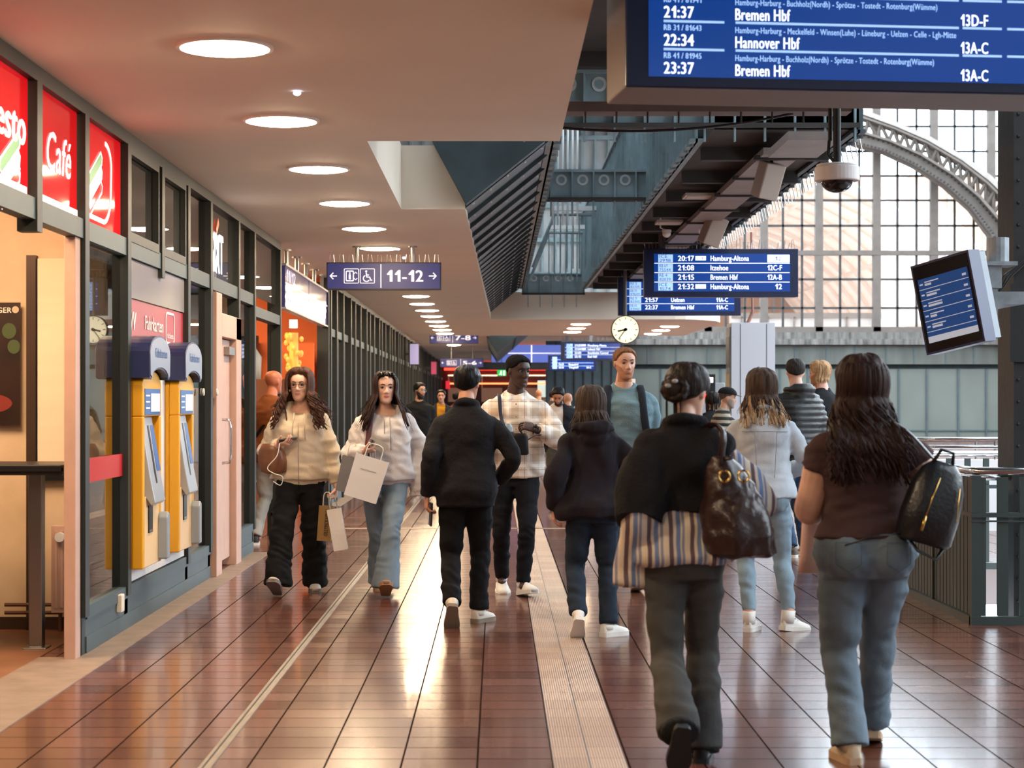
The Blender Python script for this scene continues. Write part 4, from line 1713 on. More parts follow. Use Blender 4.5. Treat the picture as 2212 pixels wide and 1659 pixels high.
# ------------------------------------------------------------------ riveted black column with the tilted monitor
t = empty('steel_column', (3.53, 12.7, 0), 0, 'sooty black riveted steel column at the right picture edge', 'column')
q = MB()
q.box((0, 0, -3.3), (.08, .5, 4.34))
q.box((.5, 0, -3.3), (.58, .5, 4.34))
q.box((.05, .2, -3.3), (.55, .3, 4.34))
q.box((-.03, -.02, -3.3), (.11, .0, 4.34))
q.box((.47, -.02, -3.3), (.61, .0, 4.34))
for k in range(28):
    for x in (.0, .08, .5, .58):
        q.ell((x, -.022, .1 + k * .15), (.012, .01, .012), 6, 4)
for k in range(6):
    q.box((.1, -.01, .35 + k * .62), (.5, .01, .39 + k * .62))
q.box((-.06, -.04, 1.72), (.3, .06, 2.25))
q.build('shaft', BLACKM, t)
q = MB()
for dz in (0, .05, .1):
    q.tube([(.3, -.05, 2.42 + dz * .3), (.05, -.06, 2.40 + dz * .2), (-.06 - dz * .5, -.06, 2.3), (-.14 - dz * .6, -.05, 2.18 - dz)], .008, 6)
q.build('cable', BLACKP, t)
pm = at(2046, 655, 11.75)
t = empty('platform_monitor', pm, 0, 'tilted blue information monitor on a grey bracket beside the black column', 'monitor')
Mm = Matrix.Rotation(R(-52), 4, 'Z') @ Matrix.Rotation(R(-10), 4, 'Y') @ Matrix.Rotation(R(4), 4, 'X')
w, h = .46, .58
q = MB()
q.box((-w / 2, 0, -h / 2), (w / 2, .11, h / 2))
q.xform(Mm)
q.build('bezel', NAVY, t)
q = MB()
q.prism([(-w / 2 + .01, .11), (w / 2 - .01, .11), (w / 2 - .01, .18), (w / 2 - .07, .22), (-w / 2 + .1, .22), (-w / 2 + .02, .18)], 'z', -h / 2 + .02, h / 2 - .01)
q.xform(Mm)
q.build('housing', mat('grey_blue_housing', '#8b939c', .45), t)
q = MB()
q.box((-w / 2 + .015, -.003, -h / 2 + .015), (w / 2 - .015, 0, h / 2 - .015), mi=0)
q.box((-w / 2 + .04, -.005, -h / 2 + .11), (w / 2 - .03, -.003, h / 2 - .10), mi=1)
q.box((-w / 2 + .04, -.005, -h / 2 + .07), (w / 2 - .03, -.003, -h / 2 + .11), mi=2)
for k in range(5):
    z = h / 2 - .17 - .068 * k
    q.box((-w / 2 + .04, -.006, z), (w / 2 - .03, -.005, z + .004), mi=2)
    q.box((-w / 2 + .09, -.006, z + .022), (-w / 2 + .09 + .05 + .03 * (k % 3), -.005, z + .036), mi=2)
    q.box((-w / 2 + .09, -.006, z + .042), (-w / 2 + .2, -.005, z + .049), mi=2)
    q.box((w / 2 - .075, -.006, z + .022), (w / 2 - .045, -.005, z + .036), mi=2)
    q.box((-w / 2 + .05, -.006, z + .03), (-w / 2 + .075, -.005, z + .04), mi=2)
q.xform(Mm)
q.build('screen', [mat('black_gloss_glass', '#0b0c10', .08), mat('dim_blue_screen', '#1c4a8c', .12, emit='#1a4684', estr=.4), mat('dim_screen_print', '#b8c4d6', .4, emit='#b8c4d6', estr=.4)], t)
q = MB()
q.box((.13, .12, .14), (.32, .2, .2))
q.box((.27, .06, .10), (.36, .2, .24))
q.box((.26, .08, -.2), (.34, .14, .12))
q.box((.17, .1, -.22), (.27, .13, .02))
q.box((.24, .02, .24), (.45, .24, .265))
q.cyl((.35, .12, .26), (.35, .12, .42), .07, 16)
for k in range(6):
    q.cyl((.25, .06, -.17 + k * .04), (.25, .1, -.17 + k * .04), .01, 8)
q.box((.3, .12, .0), (.52, .9, .08))
q.build('bracket', GALV, t)

# ------------------------------------------------------------------ far end of the walkway: red shop front
EY = 80.0


def ex(px):
    return at(px, 0, EY).x


def ez(py):
    return at(0, py, EY).z


RGL = mat('lit_red_line', '#ff2015', .4, emit=(1, .06, .03), estr=3)
t = empty('red_shop', (0, EY, 0), 0, 'dark red lit shop front closing the far end of the walkway', 'shop')
q = MB()
q.box((ex(930), 0, 0), (ex(1340), .3, ez(790)), mi=0)
q.box((ex(960), -.3, ez(800)), (ex(1215), 0, ez(795)), mi=1)
q.build('fascia', [mat('dark_red_brown_front', '#4a2320', .5), RGL], t)
q = MB()
q.box((ex(965), -.1, ez(830)), (ex(1215), 0, ez(827)), mi=0)
q.box((ex(1190), -.1, ez(830)), (ex(1216), 0, ez(827)), mi=0)
q.build('light_line', mat('lit_orange_line', '#ff6a30', .4, emit=(1, .25, .08), estr=3), t)
for a, b in ((968, 1000), (1040, 1085), (1130, 1180)):
    q = MB()
    q.box((ex(a), -.05, ez(812)), (ex(b), 0, ez(810)), mi=0)
    q.box((ex(a), -.03, ez(868)), (ex(b), 0, ez(838)), mi=1)
    q.box((ex(a), -.01, ez(838)), (ex(a) + .05, 0, ez(810)), mi=1)
    q.build('shop_window', [mat('lit_warm_lamp', '#ffd9a0', .4, emit=(1, .75, .45), estr=3), mat('lit_shop_inside', '#8a6a55', .5, emit='#7a5a48', estr=.5)], t)
q = MB()
q.box((ex(1160), -.06, ez(860)), (ex(1190), 0, ez(820)), mi=1)
q.box((ex(1161), -.07, ez(858)), (ex(1189), -.06, ez(822)), mi=0)
q.build('lit_poster', [mat('lit_pale_poster', '#d8e6d8', .4, emit='#c8dcd0', estr=.8), BLACKP], t)
q = MB()
q.box((ex(963), -.2, ez(840)), (ex(972), 0, ez(823)))
q.build('blade_sign', mat('lit_red_blade', '#e03040', .4, emit='#e03040', estr=.9), t)
q = MB()
EXG = mat('lit_exit_green', '#2fae4a', .4, emit='#2fae4a', estr=.9)
pe = at(1074, 812, 62)
q.box((0, 0, 0), (.30, .06, .20), mi=0)
M = Matrix.Translation((0, -.002, 0))
q.disc((.13, .155), .02, M, .002, 10, mi=1)
q.stroke([(.13, .13), (.12, .08), (.15, .05), (.14, .015)], .022, M, .002, mi=1)
q.stroke([(.12, .08), (.09, .05), (.06, .05)], .02, M, .002, mi=1)
q.stroke([(.09, .11), (.17, .10)], .015, M, .002, mi=1)
q.box((.2, -.003, .02), (.26, 0, .17), mi=1)
q.cyl((.15, .03, .2), (.15, .03, CZ + .75 - pe.z), .01, 6, mi=2)
o = q.build('exit_sign', [EXG, mat('lit_exit_white', '#e8fff0', .4, emit='#e8fff0', estr=1.2), DARK])
o.location = pe
tag(o, 'green emergency exit sign with running figure near the far end', 'sign')
# blade screens on the left front
for px, py, d, w, h, lab, col in ((895, 765, 47, .26, .55, 'narrow lit screen jutting from the left shop front below the ceiling', '#8a86b0'), (937, 795, 58, .2, .42, 'narrow red lit screen jutting from the left front near the far end', '#a03a5a')):
    p = at(px, py, d)
    q = MB()
    q.box((-w / 2, 0, -h / 2), (w / 2, .08, h / 2), mi=0)
    q.box((-w / 2 + .02, -.004, -h / 2 + .02), (w / 2 - .02, 0, h / 2 - .02), mi=1)
    q.box((WX + .05 - p.x, .02, -.03), (-w / 2, .06, .03), mi=0)
    o = q.build('blade_screen', [BLACKP, mat('lit_blade_' + col, col, .3, emit=col, estr=.8)])
    o.location = p
    tag(o, lab, 'screen')
# small grey cabinets right of the walkway, far
for px, d, w, h, lab in ((1288, 45, .32, 1.78, 'pale grey kiosk cabinet left of the fair-haired man, far back'), (1367, 45, .12, 2.0, 'thin pale grey post just right of the fair-haired man')):
    x = at(px, 0, d).x
    q = MB()
    q.box((x - w / 2, d, 0), (x + w / 2, d + .3, h))
    tag(q.build('grey_cabinet', GREYP, bevel=.01), lab, 'cabinet')
q = MB()
q.box((1.7, 66, 0), (4.4, 66.3, 3.6), mi=0)
for k in range(9):
    q.box((1.7 + k * .33, 65.95, 0), (1.74 + k * .33, 66, 3.6), mi=1)
struct(q.build('wall_corner', [TEALD, FIN]))

# ================================================================== people
def remesh(mb_or_mesh, vox, smooth=2, name='m'):
    me = mb_or_mesh.mesh(name, []) if isinstance(mb_or_mesh, MB) else mb_or_mesh
    o = bpy.data.objects.new('tmp', me)
    COL.objects.link(o)
    r = o.modifiers.new('r', 'REMESH')
    r.mode = 'VOXEL'
    r.voxel_size = vox
    if smooth:
        s = o.modifiers.new('s', 'SMOOTH')
        s.iterations = smooth
        s.factor = .5
    bpy.context.view_layer.update()
    dg = bpy.context.evaluated_depsgraph_get()
    out = bpy.data.meshes.new_from_object(o.evaluated_get(dg))
    bpy.data.objects.remove(o)
    bpy.data.meshes.remove(me)
    out.name = name
    return out


def coords(me):
    a = np.empty(len(me.vertices) * 3, np.float32)
    me.vertices.foreach_get('co', a)
    return a.reshape(-1, 3)


def normals(me):
    a = np.empty(len(me.vertices) * 3, np.float32)
    me.vertices.foreach_get('normal', a)
    return a.reshape(-1, 3)


def set_coords(me, a):
    me.vertices.foreach_set('co', np.ascontiguousarray(a, np.float32).ravel())
    me.update()


def waves(p, freq, seed, n=7):
    """smooth pseudo noise: warped sums of sines; freq is (fx, fy, fz)"""
    rs = np.random.RandomState(seed)
    q = p * np.array(freq, np.float32)
    w = q + .6 * np.sin(q[:, [1, 2, 0]] * 1.7 + rs.rand(3) * 6)
    out = np.zeros(len(p), np.float32)
    for i in range(n):
        d = rs.randn(3)
        d /= np.linalg.norm(d)
        f = .7 + 1.3 * rs.rand()
        out += np.sin(w @ (d * f) * 3 + rs.rand() * 6.28)
    return out / n ** .5


def ik(a, t, l1, l2, pole):
    d = t - a
    L = d.length
    if L > l1 + l2 - .004:
        d = d * ((l1 + l2 - .004) / L)
        L = d.length
        t = a + d
    u = d.normalized()
    x = (l1 * l1 - l2 * l2 + L * L) / (2 * L)
    h = math.sqrt(max(l1 * l1 - x * x, 0))
    p = pole - u * pole.dot(u)
    if p.length < 1e-4:
        p = V((0, -1, 0))
    return a + u * x + p.normalized() * h, t


def spline(pts, n):
    """Catmull-Rom samples through points (each a list of floats or a Vector)"""
    P = [np.array(p, float) for p in pts]
    P = [2 * P[0] - P[1]] + P + [2 * P[-1] - P[-2]]
    out = []
    for i in range(1, len(P) - 2):
        for j in range(n):
            t = j / n
            a, b, c, d = P[i - 1], P[i], P[i + 1], P[i + 2]
            out.append(.5 * (2 * b + (c - a) * t + (2 * a - 5 * b + 4 * c - d) * t * t + (3 * b - a - 3 * c + d) * t ** 3))
    out.append(P[-2])
    return out


# half-width, half-depth, shift to the back (metres at 1.75 m) by share of the height
MALE = [(.455, .095, .085, .0), (.48, .150, .105, .005), (.515, .165, .115, .015), (.55, .162, .112, .01), (.60, .148, .102, .0), (.635, .143, .100, -.005), (.68, .152, .108, -.005), (.73, .168, .118, 0.0), (.775, .178, .114, .005), (.803, .172, .095, .008), (.822, .140, .078, .010), (.838, .095, .066, .008), (.86, .060, .058, .0)]
FEMALE = [(.455, .100, .085, .0), (.48, .160, .108, .01), (.515, .177, .122, .018), (.55, .168, .112, .008), (.60, .138, .094, .0), (.635, .126, .088, -.004), (.68, .135, .100, -.012), (.73, .148, .122, -.014), (.775, .155, .106, 0.0), (.803, .152, .088, .008), (.822, .125, .070, .010), (.838, .083, .058, .008), (.86, .050, .050, .0)]

HT = [(-1.03, .010, .066, -.045), (-1.0, .026, .078, -.030), (-.93, .036, .084, -.015), (-.80, .047, .087, .008), (-.62, .055, .088, .030), (-.45, .061, .087, .050), (-.28, .066, .087, .066), (-.10, .069, .088, .082), (.06, .072, .087, .092), (.24, .0745, .091, .098), (.45, .0755, .089, .099), (.66, .069, .076, .090), (.82, .056, .056, .072), (.93, .037, .035, .048), (.985, .018, .017, .025), (1.0, .004, .004, .006)]
_HT = np.array([spline([[h[k]] for h in HT], 8) for k in range(4)])[:, :, 0]


def head_ring(t):
    return [float(np.interp(t, _HT[0], _HT[k])) for k in (1, 2, 3)]


def head_pt(t, phi, off=0., hz=.115):
    """point on the skull; phi = 0 looks forward (-y), positive to +x"""
    w, f, b = head_ring(t)
    yc, hy = (b - f) / 2, (b + f) / 2
    s, c = sin(phi), cos(phi)
    e = .92
    x = w * math.copysign(abs(s) ** e, s)
    y = yc - hy * math.copysign(abs(c) ** e, c)
    z = t * hz
    p = V((x, y, z))
    if off:
        n = V((s, -c, (t if t > 0 else t * .3) * 1.1)).normalized()
        p += n * off
    return p


def face_dent(p):
    """eye sockets, cheeks"""
    if p.y < -.03:
        ax_ = abs(p.x)
        p.y += .011 * math.exp(-(((ax_ - .031) / .015) ** 2 + ((p.z - .007) / .010) ** 2))
        p.y -= .005 * math.exp(-(((ax_ - .030) / .022) ** 2 + ((p.z - .029) / .007) ** 2))
        p.y -= .004 * math.exp(-(((ax_ - .040) / .016) ** 2 + ((p.z + .022) / .014) ** 2))
        p.y += .004 * math.exp(-(((ax_ - .045) / .014) ** 2 + ((p.z + .055) / .016) ** 2))
        p.y -= .006 * math.exp(-((p.x / .022) ** 2 + ((p.z + .100) / .014) ** 2))
        p.y += .004 * math.exp(-((p.x / .025) ** 2 + ((p.z + .079) / .005) ** 2))
    return p


class Person:
    def __init__(s, px, d, H, yaw, label, male=True, lean=4, head=(0, 0), girth=1., hands=None, feet=None, vox=.0065, skin='#c99a80', gx=None, twist=0, armg=1.):
        s.armg = armg
        s.H, s.k = H, H / 1.75
        s.vox = vox
        s.root = empty('person', (at(px, 0, d).x, d, 0), R(yaw), label, 'person', gx)
        s.M = Matrix.Translation(s.root.location) @ Matrix.Rotation(R(yaw), 4, 'Z')
        s.male, s.girth = male, girth
        s.prof = MALE if male else FEMALE
        s.skin = mat('skin_' + skin, skin, .5, var=.06, vscale=14, bump=.04, bscale=120)
        k = s.k
        s.pelvis = V((0, 0, .53 * H))
        s.L = Matrix.Translation(s.pelvis) @ Matrix.Rotation(R(twist), 4, 'Z') @ Matrix.Rotation(R(lean), 4, 'X') @ Matrix.Translation(-s.pelvis)
        sw = (.163 if male else .142) * k * (1 + (girth - 1) * .7)
        s.sh = {g: s.L @ V((g * sw, .006, .790 * H)) for g in (-1, 1)}
        s.neck = s.L @ V((0, .0, .845 * H))
        s.hip = {g: V((g * .083 * k * (1 + (girth - 1) * .6), .01, .50 * H)) for g in (-1, 1)}
        # hands: wrist targets (x, y, z) in metres, elbow hint, finger direction, curl, palm normal
        dh = {g: dict(w=(g * .27, -.03, .46 * H), pole=(g * .4, 1, -.2), dir=(0, -.15, -1), curl=.5, n=(-g, 0, 0)) for g in (-1, 1)}
        for g in (-1, 1):
            dh[g].update((hands or {}).get(g, {}))
        s.hand = dh
        s.el, s.wr = {}, {}
        for g in (-1, 1):
            s.el[g], s.wr[g] = ik(s.sh[g], V(dh[g]['w']), .172 * H, .150 * H, V(dh[g]['pole']))
        df = {g: dict(a=(g * .085, 0, .0), pitch=0, toe=g * 8, pole=(g * .08, -1, 0)) for g in (-1, 1)}
        for g in (-1, 1):
            df[g].update((feet or {}).get(g, {}))
        s.foot = df
        s.kn, s.an = {}, {}
        for g in (-1, 1):
            a = V(df[g]['a']) + V((0, .02, .052 * H))
            s.kn[g], s.an[g] = ik(s.hip[g], a, .240 * H, .232 * H, V(df[g]['pole']))
        hy, hp = head
        s.HM = Matrix.Translation(s.neck) @ Matrix.Rotation(R(hy), 4, 'Z') @ Matrix.Rotation(R(hp), 4, 'X') @ Matrix.Translation(V((0, -.018 * k, .155 * H - .115 * k))) @ Matrix.Scale(k ** .5, 4)
        s.kids = {}

    # ---- shapes
    def torso(s, mb, ease=(0, 0, 0), z0=None, z1=None, box=0., n=28, depth=0., prof=None, scale=1., hemflare=0., m=None):
        """rings of the trunk; ease = extra room at hip, waist, chest"""
        H, k = s.H, s.k
        P = np.array(prof or s.prof)
        z0 = P[0][0] if z0 is None else z0
        z1 = P[-1][0] if z1 is None else z1
        zs = np.linspace(z0, z1, 20)
        hwmax = max(np.interp(z, P[:, 0], P[:, 1]) for z in np.linspace(.47, .78, 12))
        rs = []
        for z in zs:
            hw, hd, yo = (float(np.interp(z, P[:, 0], P[:, i])) for i in (1, 2, 3))
            if z < P[0][0] + .05:
                hw, hd = max(hw, .15), max(hd, .10)
            if box and z < .80:
                hw = hw * (1 - box) + hwmax * box
            e = float(np.interp(z, [.45, .62, .75, .84], [ease[0], ease[1], ease[2], ease[2] * .35]))
            g = s.girth if z < .80 else 1 + (s.girth - 1) * .5
            fl = hemflare * max(0, (.6 - z) / .15)
            hw, hd = (hw * g * scale + e + fl) * k, (hd * g * scale + e * .9 + fl * .7 + depth) * k
            ring = []
            for j in range(n):
                a = 2 * pi * j / n
                c, q = cos(a), sin(a)
                ee = .86
                drop = .042 * k * max(0., min(1., (z - .79) / .06)) * (-q if q < 0 else -.25 * q)
                ring.append(s.L @ V((hw * math.copysign(abs(c) ** ee, c), yo * k + hd * math.copysign(abs(q) ** ee, q), z * H - drop)))
            rs.append(ring)
        mb.rings(rs)

    def arm(s, mb, g, radii, end=1., start=.0, n=14):
        sh, el, wr = s.sh[g], s.el[g], s.wr[g]
        inn = sh + V((-g * .05 * s.k, 0, .0)) - (el - sh).normalized() * .01
        path = spline([inn, sh + (el - sh) * .12, sh.lerp(el, .55), el, el.lerp(wr, .5), wr], 5)
        m = len(path)
        cnt = max(3, int(round(m * end)))
        path = path[:cnt]
        ts = [i / (m - 1) for i in range(cnt)]
        rr = [float(np.interp(t, np.linspace(0, 1, len(radii)), radii)) * s.k * float(np.interp(i, [0, 2, 5, 9], [.62, .68, .84, 1])) for i, t in enumerate(ts)]
        mb.tube(path, rr, n)

    def leg(s, mb, g, radii, end=1., n=16, extra=None):
        hp, kn, an = s.hip[g], s.kn[g], s.an[g]
        fwd = V((0, -.012, 0))
        path = spline([hp + V((-g * .01, 0, .03)), hp.lerp(kn, .35) + fwd, hp.lerp(kn, .75) + fwd * .5, kn, kn.lerp(an, .30) - fwd, kn.lerp(an, .7) - fwd * .5, an + (extra or V((0, 0, 0)))], 5)
        m = len(path)
        cnt = max(3, int(round(m * end)))
        ts = [i / (m - 1) for i in range(cnt)]
        rr = [float(np.interp(t, np.linspace(0, 1, len(radii)), radii)) * s.k for t in ts]
        mb.tube(path[:cnt], rr, n)

    def body(s, beard=None, lips='#b06a60', brow='#2a1c14', iris='#2a1a10', eyes=True, bald=None):
        H, k, HM = s.H, s.k, s.HM
        mb = MB()
        s.torso(mb, scale=.86, z0=.485)
        for g in (-1, 1):
            q = s.armg
            s.arm(mb, g, [.055 * q, .058 * q, .050 * q, .045 * q, .047 * q, .040, .029])
            s.leg(mb, g, [.072, .070, .058, .047, .047, .040, .038])
            mb.ell(s.an[g] + V((0, -.03, -.03)), (.035 * k, .07 * k, .03 * k), 10, 6)
            # palm
            f, u, c = s.handframe(g)
            w = s.wr[g]
            pm = [(0, .029, .023), (.02, .034, .018), (.05, .042, .016), (.085, .043, .015), (.098, .036, .011)]
            mb.rings([[w + f * (q[0] * k) + c * (q[1] * k * cos(2 * pi * j / 10)) + u * (q[2] * k * sin(2 * pi * j / 10)) for j in range(10)] for q in pm])
        # neck
        hb = HM @ V((0, .014, -.05))
        nb = s.L @ V((0, .012, .825 * H))
        nr = (.060 if s.male else .050) * k
        mb.tube([nb, nb.lerp(hb, .5), hb], [nr * 1.15, nr, nr * .80], 16)
        # head
        rs = []
        for t in np.concatenate([np.linspace(-1.02, .8, 34), [.87, .93, .97, .995]]):
            rs.append([HM @ face_dent(head_pt(float(t), 2 * pi * j / 44)) for j in range(44)])
        mb.rings(rs)
        # nose
        prof = [(.022, -.086, .007), (.008, -.094, .0085), (-.010, -.103, .011), (-.024, -.111, .0145), (-.032, -.110, .0165), (-.039, -.098, .014), (-.042, -.086, .008)]
        mb.rings([[HM @ V((r * cos(2 * pi * j / 10) * .86, y + .013 + .016 * sin(2 * pi * j / 10), z)) for j in range(10)] for z, y, r in prof])
        for g in (-1, 1):
            mb.ell(HM @ V((g * .012, -.094, -.033)), (.008, .009, .008), 8, 6)
            # ears
            E = Matrix.Rotation(R(g * 18), 3, 'Z')
            mb.ell(HM @ V((g * .074, .010, .0)), (.010, .018, .031), 10, 8, HM.to_3x3() @ E)
        # lips
        mb.ell(HM @ V((0, -.086, -.0575)), (.021, .009, .0048), 12, 6, HM.to_3x3())
        mb.ell(HM @ V((0, -.085, -.0665)), (.018, .009, .0058), 12, 6, HM.to_3x3())
        me = remesh(mb, s.vox, 2, 'body')
        # five fingers rooted in the palm
        fb = MB()
        for g in (-1, 1):
            s.fingers(fb, g)
        fm = fb.mesh('f', [])
        bm = bmesh.new()
        bm.from_mesh(me)
        bm.from_mesh(fm)
        bm.to_mesh(me)
        bm.free()
        bpy.data.meshes.remove(fm)
        me.materials.clear()
        me.materials.append(s.skin)
        me.materials.append(mat('lips_' + lips, lips, .45))
        me.materials.append(mat('beard_' + (beard or '#000000'), beard or '#3a2a22', .8, bump=.3, bscale=200))
        inv = HM.inverted()
        idx = np.zeros(len(me.polygons), np.int32)
        ctr = np.empty(len(me.polygons) * 3, np.float32)
        me.polygons.foreach_get('center', ctr)
        ctr = ctr.reshape(-1, 3)
        A = np.array(inv)
        lc = ctr @ A[:3, :3].T + A[:3, 3]
        lip = (lc[:, 1] < -.070) & ((lc[:, 0] / .022) ** 2 + ((lc[:, 2] + .0615) / .0100) ** 2 < 1)
        idx[lip] = 1
        if beard:
            ax_ = np.abs(lc[:, 0])
            b = (lc[:, 1] < .0) & (lc[:, 2] > -.135) & (ax_ < .09) & (lc[:, 2] < np.where(ax_ > .024, -.056 + (ax_ - .024) * 1.1 + .003 * np.sin(lc[:, 0] * 900) * np.sin(lc[:, 2] * 700), -.047)) & (lc[:, 1] > -.125) & ~lip
            idx[b] = 2
        me.polygons.foreach_set('material_index', idx)
        me.polygons.foreach_set('use_smooth', [True] * len(me.polygons))
        o = bpy.data.objects.new('body', me)
        COL.objects.link(o)
        o.parent = s.root
        if eyes:
            for g in (-1, 1):
                q = MB()
                c = V((g * .031, -.0705, .006))
                q.ell((0, 0, 0), (.0112, .0112, .0100), 12, 10, mi=0)
                q.rings([[V((r * cos(2 * pi * j / 12), -y, r * sin(2 * pi * j / 12))) for j in range(12)] for r, y in ((.0062, .0092), (.0058, .0114))], mi=1)
                q.xform(HM @ Matrix.Translation(c))
                q.build('eye', [mat('eye_white', '#978a82', .3), mat('iris_' + iris, iris, .15)], s.root, True)
                q = MB()
                # upper lid line
                q.tube([HM @ V((c.x + .015 * u, c.y - .0118 + .006 * u * u, c.z + .0060 - .006 * u * u)) for u in (-1, -.5, 0, .5, 1)], [.0014, .0028, .0036, .0028, .0014], 6)
                q.tube([HM @ V((g * (.011 + .034 * t), -.0915 + .012 * t * t, .026 + .007 * sin(t * 2.4))) for t in (0, .25, .5, .75, 1)], [.0028, .0042, .0042, .0034, .0015], 8)
                q.build('eyebrow', mat('brow_' + brow, brow, .8), s.root)
        return o

    def handframe(s, g):
        d = s.hand[g]
        f = V(d['dir']).normalized()
        u = V(d['n'])
        u = (u - f * u.dot(f)).normalized()        # palm normal
        return f, u, u.cross(f) * g                # c points to the thumb side

    def fingers(s, fb, g):
        k = s.k
        f, u, c = s.handframe(g)
        w = s.wr[g]
        cu = s.hand[g]['curl']
        thumb = s.hand[g].get('thumb', 0.35)
        for i, (off, ln) in enumerate(((.031, .074), (.010, .082), (-.011, .076), (-.031, .060))):
            p = w + f * (.082 * k) + c * (off * k)
            pts = [p]
            ang = 0
            for j, q in enumerate((.46, .30, .24)):
                ang += cu * (1.0 + .12 * i) * (.9 if j == 0 else .75)
                dd = f * cos(ang) + u * sin(ang) + c * (off * .8)
                p = p + dd.normalized() * (ln * q * k)
                pts.append(p)
            sm = [V(x) for x in spline(pts, 3)]
            rr = [.0092 * k * (1 - .28 * t / (len(sm) - 1)) * (.96 if i == 3 else 1) for t in range(len(sm))]
            tip = sm[-1] + (sm[-1] - sm[-2]).normalized() * .005
            fb.tube([sm[0] - f * .012] + sm + [tip], [rr[0]] + rr + [.004], 8)
        p = w + f * (.022 * k) + c * (.026 * k)
        a = (c * .8 + f * .65 + u * thumb).normalized()
        b = (c * .25 + f * .8 + u * (thumb + .25)).normalized()
        pts = [p, p + a * .038 * k, p + a * .038 * k + b * .030 * k, p + a * .038 * k + b * .054 * k]
        sm = [V(x) for x in spline(pts, 3)]
        fb.tube([p - a * .012] + sm, [.0135 * k] + [.0125 * k * (1 - .35 * t / (len(sm) - 1)) for t in range(len(sm))], 8)

    # ---- clothes
    def cloth(s, name, mb, m, vox=None, wr=.006, freq=(5, 5, 9), seed=1, smooth=3, label=None, post=None, fold=.0):
        me = remesh(mb, vox or s.vox * 1.5, smooth, name)
        p, nrm = coords(me).copy(), normals(me)
        h = waves(p, freq, seed) * wr + waves(p, tuple(f * 2.3 for f in freq), seed + 9) * wr * .45
        if fold:
            # cross folds at the ankles, knees and elbows
            z = p[:, 2]
            h += fold * .75 * np.sin(z * 95 + 4.5 * np.sin(p[:, 0] * 17 + p[:, 1] * 13 + z * 9 + seed)) * np.clip(waves(p, (4, 4, 5), seed + 4), 0, 1.4)
        p = p + nrm * h[:, None]
        p[:, 2] = np.maximum(p[:, 2], .004)
        set_coords(me, p)
        if post:
            post(me)
        me.materials.clear()
        for q in (m if isinstance(m, (list, tuple)) else [m]):
            me.materials.append(q)
        me.polygons.foreach_set('use_smooth', [True] * len(me.polygons))
        o = bpy.data.objects.new(name, me)
        COL.objects.link(o)
        o.parent = s.root
        if label:
            o['label'] = label
        return o

    def top(s, name, m, hem=.46, top=.855, ease=(.03, .03, .025), sleeve=(.085, .078, .066, .058, .054, .048, .040), end=1., box=.0, extra=None, wr=.006, seed=1, flare=0., post=None, label=None, freq=(5, 5, 9), smooth=3, fold=.0, skip=()):
        mb = MB()
        s.torso(mb, ease, hem, top, box, hemflare=flare)
        for g in (-1, 1):
            if g in skip:
                continue
            s.arm(mb, g, sleeve, end)
            mb.ell(s.sh[g] + V((-g * .025, 0, -.022)), tuple(max(sleeve[0], .06) * s.k * q for q in (.98, .92, .80)), 14, 8)
        if extra:
            extra(mb)
        return s.cloth(name, mb, m, wr=wr, seed=seed, post=post, label=label, freq=freq, smooth=smooth, fold=fold)

    def pants(s, m, radii, ease=.012, waist=.60, end=1., seat=0., wr=.004, seed=3, name='trousers', fold=.004, label=None, post=None, drop=.0):
        mb = MB()
        H, k = s.H, s.k
        s.torso(mb, (ease, ease, ease), .455, waist)
        for g in (-1, 1):
            s.leg(mb, g, radii, end, extra=V((0, 0, -drop)))
            if seat:
                mb.ell(s.hip[g] + V((-g * .002, .075 * k * s.girth, .02)), (.085 * k * s.girth, .07 * k * s.girth + seat, .105 * k), 14, 10)
        return s.cloth(name, mb, m, wr=wr, seed=seed, fold=fold, label=label, freq=(6, 6, 10), post=post)

    def shoes(s, m, sole, size=1., high=0., name='shoe', thick=.028, heel=0.):
        k = s.k
        for g in (-1, 1):
            d = s.foot[g]
            an = s.an[g]
            F = Matrix.Translation(an) @ Matrix.Rotation(R(d['toe']), 4, 'Z') @ Matrix.Rotation(R(d['pitch']), 4, 'X')
            h = .052 * s.H
            z0 = -h
            # outline along the foot: y, half width, top
            O = [(.066, .020, .058), (.058, .030, .074), (.03, .035, .080), (-.01, .036, .080), (-.05, .040, .066), (-.09, .047, .052), (-.125, .048, .042), (-.155, .041, .034), (-.178, .024, .026)]
            rs, ro = [], []
            for y, w, t in O:
                w, t, y = w * k * size, t * k, y * k * size
                ring = []
                for j in range(16):
                    a = 2 * pi * j / 16
                    c, q = cos(a), sin(a)
                    zz = z0 + thick * .6 + (t * max(q, 0) ** .8 if q > 0 else .012 * q)
                    ring.append(F @ V((w * math.copysign(abs(c) ** .75, c), y, zz)))
                rs.append(ring)
                ro.append((y, w))
            q = MB()
            q.rings(rs)
            top = .035 + high
            q.rings([[F @ V(((.040 + .002 * i) * k * cos(2 * pi * j / 14), .016 * k + .050 * k * sin(2 * pi * j / 14), z0 + .05 * k + top * k * i / 2)) for j in range(14)] for i in range(3)])
            # laces
            for i in range(3):
                q.tube([F @ V((-.028 * k, (-.03 - .022 * i) * k, z0 + (.084 - .011 * i) * k)), F @ V((0, (-.032 - .022 * i) * k, z0 + (.096 - .011 * i) * k)), F @ V((.028 * k, (-.03 - .022 * i) * k, z0 + (.084 - .011 * i) * k))], .004, 6)
            sh = q.build(name, m, s.root, True)
            q = MB()
            out = [(w * 1.08 + .002, y) for y, w in ro]
            loop = [V((w, y, 0)) for w, y in out] + [V((-w, y, 0)) for w, y in reversed(out)]
            loop[0].y += .006
            q.rings([[F @ (v + V((0, 0, z0 + zz))) for v in loop] for zz in (0, thick * .5, thick)])
